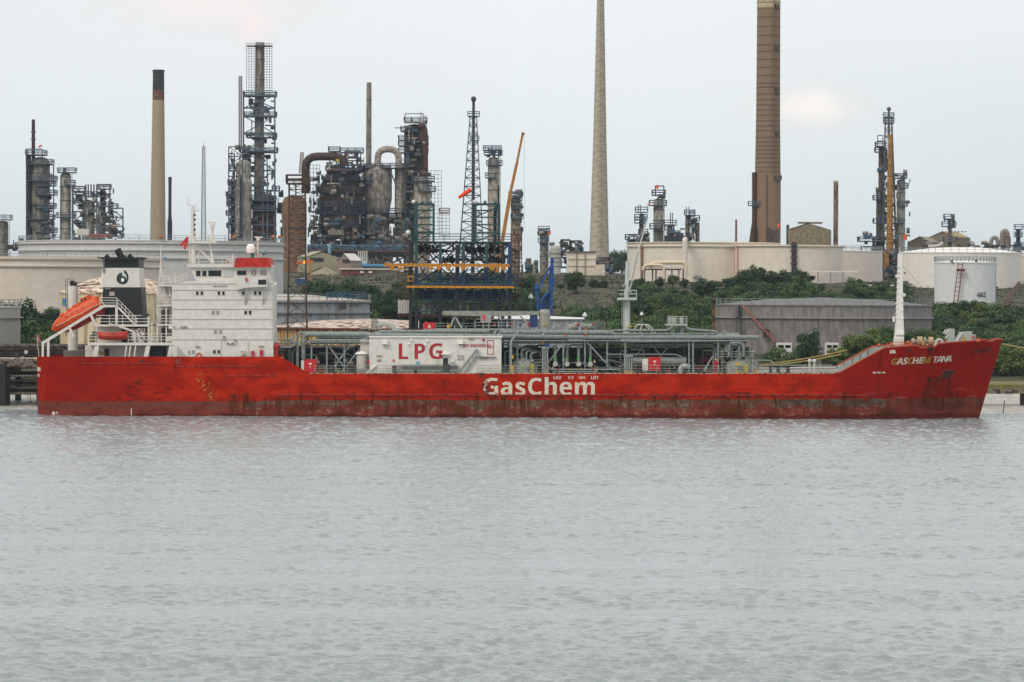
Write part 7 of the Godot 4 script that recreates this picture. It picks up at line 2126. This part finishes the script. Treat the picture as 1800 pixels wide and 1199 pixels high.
	for q in [[1737, 430, 1780, 433], [1752, 440, 1776, 446]]: wpart("pipe_bridge", q[0], q[1], q[2], q[3], 1118, 4, STEEL, r4)
	gear(r4, 1728, 1800, 430, 448, 1116, 6, 50, 28)
	var r5 := column("column", "dark thin column with side platforms at the far right edge", 1789, 7, 402, 1110, paint("2a2f38", "mottle", 3.0), [[403, 4, 10], [416, 4, 9], [434, 4, 10]])
	r5.set_meta("label", "dark thin column with side platforms at the far right of the skyline")
	# --- low buildings at the foot of the cracking plant
	var l1 := thing("gabled_shed", "olive gabled shed with a dark opening below the cracking plant", "shed", floor_of(565, 1040))
	gable(l1, 541, 567, 572, 443, 452, 475, 1040, paint("8f8b75"), paint("97937a"))
	wpart("opening", 545, 453, 568, 459, 1039.7, 0.3, paint("20242a"), l1)
	var l2 := thing("gabled_shed", "brown gabled shed with a white roof below the grey reactor", "shed", floor_of(620, 1035))
	gable(l2, 592, 604, 634, 447, 459, 475, 1035, paint("8f7f70"), paint("dcd8d2"))
	wpart("opening", 602, 456, 614, 461, 1034.7, 0.3, paint("22262c"), l2)
	var l3 := thing("gabled_shed", "beige gabled shed with a long pale roof behind the dark trees", "shed", floor_of(570, 990))
	gable(l3, 538, 566, 594, 471, 483, 500, 990, paint("b9b097"), paint("d4c9b6"))
	var l4 := thing("brick_building", "red brick building with two small windows behind the dark trees", "building", floor_of(630, 985))
	wpart("wall", 599, 474, 661, 500, 985, 10, paint("7a4238", "mottle", 3.0), l4)
	wpart("roof", 597, 471.5, 740, 474.5, 984.5, 12, paint("cdc3b0"), l4)
	wpart("lean_to_roof", 661, 475, 700, 483, 986, 9, paint("b5a890"), l4)
	wpart("lean_to_wall", 661, 483, 702, 502, 988, 8, paint("8a857c"), l4)
	for x in [633, 648]: wpart("window", x, 476.5, x + 6, 480, 984.8, 0.3, paint("d9d9d6"), l4)
	wpart("blue_door", 676, 487, 685, 500, 987.7, 0.4, paint("5d8aa6"), l4)
	var l5 := thing("parked_lorry", "white lorry parked beside the blue door behind the trees", "lorry", floor_of(665, 960))
	wpart("box_body", 650, 491, 676, 502, 960, 4, paint("dfe2e4"), l5)
	wpart("cab", 672, 490, 682, 503, 958, 4, paint("d9dde0"), l5)
	var l6 := thing("pipe_rack", "blue and rust pipe rack along the foot of the cracking plant", "pipe rack", floor_of(630, 1060))
	for q in [[433, "3a5f7c", .5], [437, "274a66", .6], [441, "4a3a3c", .7], [445, "2b3138", .5]]: wpipe("rack_pipe", [[540, q[0], 1060], [720, q[0] + 1, 1060]], q[1 + 1], paint(q[1], "rust", 6.0), l6)
	for k in 8: wbar("rack_post", 545 + k * 24, 432, 1061, 545 + k * 24, 470, 1061, 0.5, STEEL, l6)
	wpipe("light_blue_pipe", [[575, 431.5, 1056], [579, 431.5, 1056], [579, 460, 1056]], 0.4, paint("7aa0b2"), l6)
	wpipe("light_blue_pipe", [[592, 464, 1050], [612, 463, 1050], [645, 463, 1050]], 0.5, paint("8fb0bd"), l6)
	wpipe("light_blue_pipe", [[613, 473, 1048], [615, 467, 1048], [680, 468, 1048]], 0.5, paint("3f79a4"), l6)
	for k in 5: wpart("white_post", 629 + k * 3.6, 441, 631.2 + k * 3.6, 464, 1052, 0.8, paint("b8b4ac"), l6)
	gear(l6, 545, 720, 445, 470, 1062, 8, 80, 29)
	gear(l6, 660, 720, 415, 450, 1070, 8, 40, 30)
	wpart("red_frame", 693, 430, 702, 446, 1066, 3, paint("6e2b2b"), l6)
	wpart("white_cabin", 682, 434, 694, 443, 1060, 3, paint("c9c5c0"), l6)
	var l7 := thing("skip_container", "blue container standing in the trees behind the lattice jetty mast", "container", floor_of(530, 900))
	obj("box", WB(Geo.new(), 521, 490, 538, 500, 900, 4), paint("204a7c"), l7)
	obj("tarpaulin", WB(Geo.new(), 526, 488.5, 537, 490, 900, 4), paint("b9bcbc"), l7)
	# lit lamp in the plant
	var lp := thing("plant_lamp", "glowing orange lamp by the lattice jetty mast", "lamp", W(535.5, 461, 890))
	var lm2 := StandardMaterial3D.new()
	lm2.albedo_color = Color("e07a20")
	lm2.emission_enabled = true
	lm2.emission = Color(1.0, 0.5, 0.08)
	lm2.emission_energy_multiplier = 2.2
	obj("lamp_glass", Geo.new().ball(W(535.5, 461, 890), 0.32), lm2, lp)
	obj("lamp_bracket", Geo.new().bar(W(520, 462, 891), W(551, 459, 891), 0.5).bar(W(546, 459, 891), down(W(546, 470, 891)), 0.3), paint("b05a22"), lp)
	var om := OmniLight3D.new()
	om.name = "lamp_light"
	om.light_color = Color(1.0, 0.55, 0.15)
	om.light_energy = 2.0
	om.light_size = 0.3
	om.omni_range = 30.0
	om.omni_attenuation = 2.0
	om.shadow_enabled = true
	lp.add_child(om)
	om.position = Vector3(0, 0, 0.5)
	# --- brown lattice jetty mast
	var jm := thing("lattice_mast", "rusty brown lattice mast in front of the grey tank", "mast", Vector3(W(522, 640, 560).x, terrain_height(W(522, 640, 560).x, 560) - 0.3, -60))
	var rustm := paint("54402f", "rust", 2.0)
	var gb := Vector3(W(523, 600, 560).x, 1.0, -60)
	stuff(obj("lattice", Geo.new().lattice(gb, W(522.5, 455, 560), 1.5, 1.15, 10, 0.085), rustm, jm))
	stuff(obj("lattice", Geo.new().lattice(W(522.5, 455, 560), W(522.5, 322, 560), 1.15, 1.1, 12, 0.075), rustm, jm))
	wpart("landing", 507, 486, 537, 487.5, 558.8, 2.4, rustm, jm)
	wpart("landing", 508, 401.5, 538, 403.5, 558.8, 2.4, paint("3c2a22"), jm)
	platform(503, 542, 323, 560, 3, jm, rustm)

func gable(t: Node, x0: float, xr: float, x1: float, yr: float, ye: float, yb: float, d: float, wall: Material, roof: Material) -> void:
	# a gabled end x0..(2 xr - x0) facing us, its roof running back to the right as far as x1
	var xe := 2.0 * xr - x0
	var s := d / LENS
	var run := Vector3((x1 - xe) * s, 0, -maxf(8.0, (x1 - xe) * s * 0.8))
	var a := W(x0, ye, d)
	var r := W(xr, yr, d)
	var b := W(xe, ye, d)
	var low := terrain_height(a.x, d) - 0.5
	var g := Geo.new()
	var a0 := Vector3(a.x, low, a.z)
	var b0 := Vector3(b.x, low, b.z)
	g.quad(a0, b0, b, a)
	g.face(a, b, r)
	g.quad(b0, b0 + run, b + run, b)
	g.quad(a0 + run, a0, a, a + run)
	g.quad(b0 + run, a0 + run, a + run, b + run)
	g.face(b + run, a + run, r + run)
	obj("wall", g, wall, t)
	var f := Geo.new()
	var up := Vector3(0, 0.25, 0.3)
	f.quad(b + up * 0.6, b + run + up * 0.6, r + run + up, r + up)
	f.quad(r + up, r + run + up, a + run + up * 0.6, a + up * 0.6)
	obj("roof", f, roof, t)

# ------------------------------------------------------------------ trees, ropes, sheds, smoke
var crowns := []
var bark: Material
var leaves: Material

func crown_mesh(sd: int, base: Color, clumps: int, squat: float) -> Mesh:
	var r := RandomNumberGenerator.new()
	r.seed = sd
	var g := Geo.new()
	for i in clumps:
		var d := Vector3(r.randfn(), r.randfn() * 0.9, r.randfn()).normalized()
		var rad := pow(r.randf(), 0.45) * 0.78
		var c := Vector3(d.x, d.y * squat + 0.05, d.z) * rad
		var cr := r.randf_range(0.2, 0.4)
		var tint := r.randf_range(0.6, 1.55)
		var warm := r.randf_range(-0.12, 0.22)
		for k in 135:
			var e := Vector3(r.randfn(), r.randfn(), r.randfn()).normalized()
			var p := c + e * cr * pow(r.randf(), 0.4) * Vector3(1.0, 0.8, 1.0)
			var nrm := (e + Vector3(r.randfn(), r.randfn() + 0.5, r.randfn()) * 0.6).normalized()
			var u := nrm.cross(Vector3(r.randfn(), r.randfn(), r.randfn())).normalized()
			var w := nrm.cross(u)
			var s := r.randf_range(0.035, 0.075)
			u *= s
			w *= s * 0.7
			g.tri(p - u, p - w, p + u, nrm, nrm, nrm)
			g.tri(p - u, p + u, p + w, nrm, nrm, nrm)
			var t := tint * r.randf_range(0.8, 1.2)
			var col := Color(base.r * t * (1.0 + warm), base.g * t, base.b * t * (1.0 - warm))
			for q in 6: g.c.append(col)
	return g.mesh()

func tree(called: String, label: String, px: float, d: float, ytop: float, r: float, kind: int, group := "", squat := 1.0) -> void:
	var p := on_ground(px, d)
	var top := W(px, ytop, d).y
	var h := top - p.y
	if h < r * 0.9: h = r * 0.9
	var t := thing(called, label, "tree" if called != "bush" else "bush", p, group)
	var ry := minf(r * squat, h * 0.56)
	var cy := h - ry * 0.95
	var v: int = kind * 3 + rng.randi() % 3
	var trunk := Geo.new()
	trunk.tube(Vector3(0, -0.4, 0), Vector3(rng.randf_range(-.1, .1) * r, maxf(cy, 0.5), 0), maxf(0.05 * h, 0.12), 0.03 * h, 7)
	for k in 3:
		var a := TAU * k / 3.0 + rng.randf()
		trunk.tube(Vector3(0, cy * 0.6, 0), Vector3(cos(a) * r * 0.5, cy + ry * 0.25, sin(a) * r * 0.5), 0.028 * h, 0.01 * h, 5)
	var to := MeshInstance3D.new()
	to.name = "trunk"
	to.mesh = trunk.mesh()
	to.material_override = bark
	t.add_child(to)
	var c := MeshInstance3D.new()
	c.name = "crown"
	c.mesh = crowns[v]
	c.material_override = leaves
	c.position = Vector3(0, cy, 0)
	c.rotation.y = rng.randf() * TAU
	c.scale = Vector3(r, ry, r)
	t.add_child(c)

func thicket(called: String, label: String, group: String, x0: float, x1: float, d0: float, d1: float, n: int, r0: float, r1: float, h0: float, h1: float, kinds: Array) -> void:
	for i in n:
		var px := lerpf(x0, x1, (i + rng.randf()) / n)
		var d := rng.randf_range(d0, d1)
		var p := on_ground(px, d)
		var h := rng.randf_range(h0, h1)
		var top := 520.0 - (p.y + h - 15.05) * LENS / d + 0.0052 * (px - 900.0)
		var kd: int = kinds[rng.randi() % kinds.size()]
		tree(called, ["dark green ", "mid green ", "light green "][kd] + label + (", lower part" if d < lerpf(d0, d1, 0.5) else ", upper part"), px, d, top, rng.randf_range(r0, r1), kd, group)

func rope(label: String, pts: Array, r: float, m: Material) -> void:
	var o := obj("mooring_rope", Geo.new().pipe(pts, r, 6, 2.0), m)
	tag(o, label, "rope")

func make_green() -> void:
	bark = paint("3a3128", "mottle", 1.0, 3.0, 0.9)
	leaves = StandardMaterial3D.new()
	leaves.vertex_color_use_as_albedo = true
	leaves.roughness = 0.7
	leaves.metallic_specular = 0.25
	leaves.backlight_enabled = true
	leaves.backlight = Color(0.25, 0.3, 0.15)
	for k in 3: crowns.append(crown_mesh(100 + k, Color(0.036, 0.068, 0.036), 34, 0.9))
	for k in 3: crowns.append(crown_mesh(200 + k, Color(0.072, 0.12, 0.044), 34, 0.85))
	for k in 3: crowns.append(crown_mesh(300 + k, Color(0.11, 0.155, 0.05), 32, 0.85))
	# heath and scrub on the slope: low tufts nobody could count
	var sc := Geo.new()
	for i in 22000:
		var px := rng.randf_range(520, 1830)
		var d := rng.randf_range(690, 990)
		var p := on_ground(px, d)
		var s := rng.randf_range(0.14, 0.4)
		var pick := rng.randf()
		var col := Color(0.1, 0.085, 0.04) if pick < 0.35 else (Color(0.07, 0.085, 0.03) if pick < 0.8 else Color(0.15, 0.10, 0.045))
		for k in 3:
			var u := Vector3(rng.randf_range(-1, 1), rng.randf_range(0.1, 0.5), rng.randf_range(-1, 1)) * s
			var e := Vector3(rng.randf_range(-1, 1), rng.randf_range(0.5, 1.2), rng.randf_range(-1, 1)) * s
			var m := u.cross(e).normalized()
			if m.y < 0.0: m = -m
			sc.tri(p - u * 0.5 + Vector3(0, 0.1, 0), p + u * 0.5 + Vector3(0, 0.1, 0), p + e, m, m, m)
			for v in 3: sc.c.append(col)
	var heath := obj("heath_scrub", sc, leaves)
	tag(heath, "low brown and green scrub covering the hillside grass", "scrub")
	stuff(heath)
	# left edge
	for q in [["round dark tree at the left picture edge above the low tank", 2, 640, 516, 4.4, 0], ["dark tree second from the left edge, leaning to the cream tank", 34, 645, 522, 3.6, 0], ["rounded dark tree left of the white crane post", 92, 650, 531, 2.6, 0], ["low green tree beside the stern crane post", 62, 640, 556, 3.4, 1], ["low dark bush above the jetty pipes at left", 30, 610, 578, 2.6, 1], ["broad bush above the jetty pipes left of the stern", 80, 615, 570, 3.2, 1], ["dark tree standing behind the stern crane post", 120, 645, 548, 3.6, 0], ["small dark tree between the two left edge trees", 56, 650, 540, 3.4, 0]]: tree("tree", q[0], q[1], q[2], q[3], q[4] * 1.25, q[5])
	# dark wood behind the grey tank
	for q in [[548, 492], [562, 484], [580, 488], [597, 490], [614, 486], [632, 490], [648, 500], [662, 508], [560, 505], [590, 508], [620, 510], [645, 518]]: tree("tree", "dense dark tree in the wood behind the bluish grey tank", q[0], 775 + rng.randf_range(-12, 12), q[1], rng.randf_range(3.2, 4.2), 0, "dark wood behind the grey tank")
	for q in [[672, 520], [688, 512], [700, 500], [706, 520], [680, 536], [695, 545], [660, 540], [672, 552]]: tree("tree", "green tree on the slope left of the loading tower", q[0], 735 + rng.randf_range(-15, 15), q[1], rng.randf_range(2.6, 3.6), 1 if q[1] > 530 else 0, "trees left of the loading tower")
	thicket("tree", "leafy tree in the wood behind the loading tower", "trees behind the loading tower", 705, 930, 720, 810, 40, 2.6, 4.0, 4.0, 7.0, [0, 1, 0])
	thicket("bush", "low bush in the scrub right of the loading tower", "bushes right of the loading tower", 900, 962, 690, 800, 24, 1.8, 3.0, 2.2, 4.2, [0, 1])
	tree("tree", "solitary round topped tree left of the white building", 1012, 830, 471, 2.75, 0)
	for q in [[1042, 489], [1062, 490], [1052, 496], [985, 498]]: tree("bush", "small dark bush at the foot of the white building", q[0], 845, q[1], 1.3, 0, "bushes below the white building")
	thicket("tree", "tree in thicket left of the pale crane", "hillside thicket left of the crane", 985, 1095, 680, 745, 34, 2.6, 4.0, 3.2, 5.4, [0, 1, 1])
	thicket("tree", "tree in thicket right of the pale crane", "hillside thicket right of the crane", 1100, 1262, 680, 800, 74, 2.6, 4.2, 3.0, 5.0, [0, 1, 1, 2])
	for q in [[1124, 487, 0], [1160, 485, 0], [1203, 488, 0], [1183, 480, 1]]: tree("bush", "dark bush on the terrace edge before the cream pipe loops", q[0], 850, q[1], 1.5, q[2], "bushes before the pipe loops")
	tree("tree", "broad dark tree on the terrace edge between crane and dark tank", 1245, 815, 488, 3.8, 0)
	tree("tree", "dark leafy tree left of the thin red stack", 1285, 835, 484, 2.2, 0)
	for q in [[1315, 465], [1330, 464], [1348, 470], [1375, 472], [1398, 470], [1412, 478], [1362, 478]]: tree("tree", "dark tree in the row before the cream tanks", q[0], 838 + rng.randf_range(-8, 8), q[1], rng.randf_range(2.5, 3.4), 0, "tree row before the cream tanks")
	thicket("tree", "bushy tree in the wood above the dark tank's roof", "trees above the dark tank", 1265, 1590, 750, 828, 64, 2.4, 3.8, 2.6, 4.6, [0, 1, 1])
	thicket("bush", "low bush in the growth left of the dark tank", "bushes beside the dark tank", 1200, 1258, 655, 680, 9, 2.0, 2.8, 2.8, 4.4, [1, 2])
	tree("tree", "dark upright tree in front of the dark tank's middle", 1421, 640, 574, 2.6, 0, "", 1.4)
	tree("tree", "wide green bush left of the upright dark tree", 1362, 640, 604, 2.7, 1)
	tree("bush", "low bush hiding the lower half of the left white bus", 1380, 642, 615, 1.8, 2)
	tree("bush", "low bush hiding the lower half of the right white bus", 1462, 642, 617, 1.9, 2)
	tree("tree", "low green bush leaning on the upright dark tree", 1392, 636, 615, 2.0, 1)
	for q in [[1495, 580, 2], [1518, 575, 2], [1540, 569, 2], [1562, 566, 1], [1600, 574, 1], [1622, 572, 1], [1642, 578, 2], [1480, 598, 2], [1530, 592, 1], [1580, 588, 1], [1660, 590, 1]]: tree("tree", "light green tree behind the forecastle below the dark tank", q[0], 642 + rng.randf_range(-6, 6), q[1], rng.randf_range(2.3, 3.0), q[2], "light green trees behind the forecastle")
	thicket("tree", "bushy tree in the wood below tank 442", "right hillside wood", 1635, 1830, 680, 768, 84, 2.6, 4.0, 2.8, 4.6, [0, 1, 1, 2])
	thicket("tree", "tree in the wood beyond the bow", "lower wood beyond the bow", 1640, 1830, 625, 675, 36, 2.6, 4.0, 3.6, 6.0, [0, 1, 2])
	tree("tree", "yellow green tree beyond the bow at the right picture edge", 1792, 628, 600, 3.2, 2)
	thicket("tree", "small far tree right of the concrete chimney", "horizon trees", 1060, 1100, 1500, 1560, 3, 4.0, 6.0, 7.0, 10.0, [0])
	# sheds
	var sh := thing("long_shed", "long white roofed shed behind the blue loading arm", "shed", down(W(970, 580, 575)))
	var a := W(868, 561, 575)
	var b := W(1024, 561, 575)
	obj("wall", Geo.new().span(Vector3(a.x, 1.0, a.z), Vector3(b.x, a.y, a.z - 9)), paint("a3a6ad", "mottle", 4.0), sh)
	var rf := Geo.new()
	var rt := W(868, 551, 579)
	rf.quad(a + Vector3(0, 0, .4), b + Vector3(0.3, 0, .4), Vector3(b.x + 0.3, b.y + 0.2, rt.z), Vector3(a.x, rt.y, rt.z))
	rf.quad(Vector3(a.x, rt.y, rt.z), Vector3(b.x + 0.3, b.y + 0.2, rt.z), b + Vector3(0.3, 0, -9.4), a + Vector3(0, 0, -9.4))
	obj("roof", rf, paint("d8d8d8", "soft", 4.0), sh)
	for k in 20: obj("wall_rib", Geo.new().bar(Vector3(lerpf(a.x, b.x, k / 20.0), 3.0, a.z + 0.05), Vector3(lerpf(a.x, b.x, k / 20.0), a.y - 0.1, a.z + 0.05), 0.1), paint("868a92"), sh)
	# lamp posts
	for q in [["street lamp with a white globe right of the loading tower", 933, 523, 560], ["white capped lamp on the hillside right of the pale crane", 1128, 553, 690], ["white lamp beside the dark tank's left edge", 1028, 555, 575]]:
		var p := W(q[1], q[2], q[3])
		var lp := thing("lamp_post", q[0], "lamp post", down(p))
		obj("post", Geo.new().bar(down(p) - Vector3(0, 0.2, 0), p, 0.12), paint("6d6f70"), lp)
		obj("lamp_head", Geo.new().lathe([Vector2(0.32, -0.1), Vector2(0.3, 0.1), Vector2(0.12, 0.45), Vector2(0, 0.5)], p, 10), paint("d4d6d6"), lp)
	# coaches parked before the dark tank
	for q in [["white bus half hidden left of the upright tree", 1366, 1392, 606, 612], ["white bus right of the upright tree", 1452, 1474, 606, 617]]:
		var d := 655.0
		var bs := thing("parked_bus", q[0], "bus", down(W(q[1] + 10, 620, d)))
		var gy := terrain_height(W(q[1], 600, d).x, d)
		var p0 := W(q[1], q[3], d)
		var p1 := W(q[2], q[3], d)
		obj("body", Geo.new().span(Vector3(p0.x, gy + 0.5, p0.z), Vector3(p1.x, p0.y + 0.3, p0.z - 2.4)), paint("d5d4d2"), bs)
		for k in 2: obj("window", Geo.new().span(Vector3(lerpf(p0.x, p1.x, 0.08 + 0.46 * k), p0.y - 0.5, p0.z + 0.02), Vector3(lerpf(p0.x, p1.x, 0.46 + 0.46 * k), p0.y - 0.05, p0.z - 0.1)), GLASS, bs)
		for k in 2: obj("wheel", Geo.new().tube(Vector3(lerpf(p0.x, p1.x, 0.22 + 0.56 * k), gy + 0.45, p0.z + 0.05), Vector3(lerpf(p0.x, p1.x, 0.22 + 0.56 * k), gy + 0.45, p0.z - 0.3), 0.45, -1.0, 12), DARK, bs)
	# mooring ropes
	var hemp := paint("b59a58", "mottle", 0.6)
	var rot := Basis(Vector3.FORWARD, -0.0052)
	rope("mooring rope leading right from the bow", [rot * S(1762, 604.5, -8.5), rot * S(1775, 607.2, -8.7), W(1800, 612, 512), W(1840, 618, 530)], 0.1, hemp)
	rope("upper mooring rope over the forward deck", [rot * S(1338, 641, -6), rot * S(1400, 633.5, -6), rot * S(1452, 624, -6), rot * S(1490, 615.5, -6.5)], 0.07, hemp)
	rope("lower mooring rope over the forward deck", [rot * S(1336, 644, -5), rot * S(1400, 637.5, -5), rot * S(1452, 629, -5), rot * S(1480, 622.5, -5.5)], 0.07, hemp)


func _ready() -> void:
	rng.seed = 7
	make_camera_and_light()
	make_water()
	make_terrain()
	make_hull()
	make_aft()
	make_boats()
	make_cargo()
	make_person()
	make_jetty()
	make_loading_tower()
	make_tanks()
	make_refinery()
	make_green()
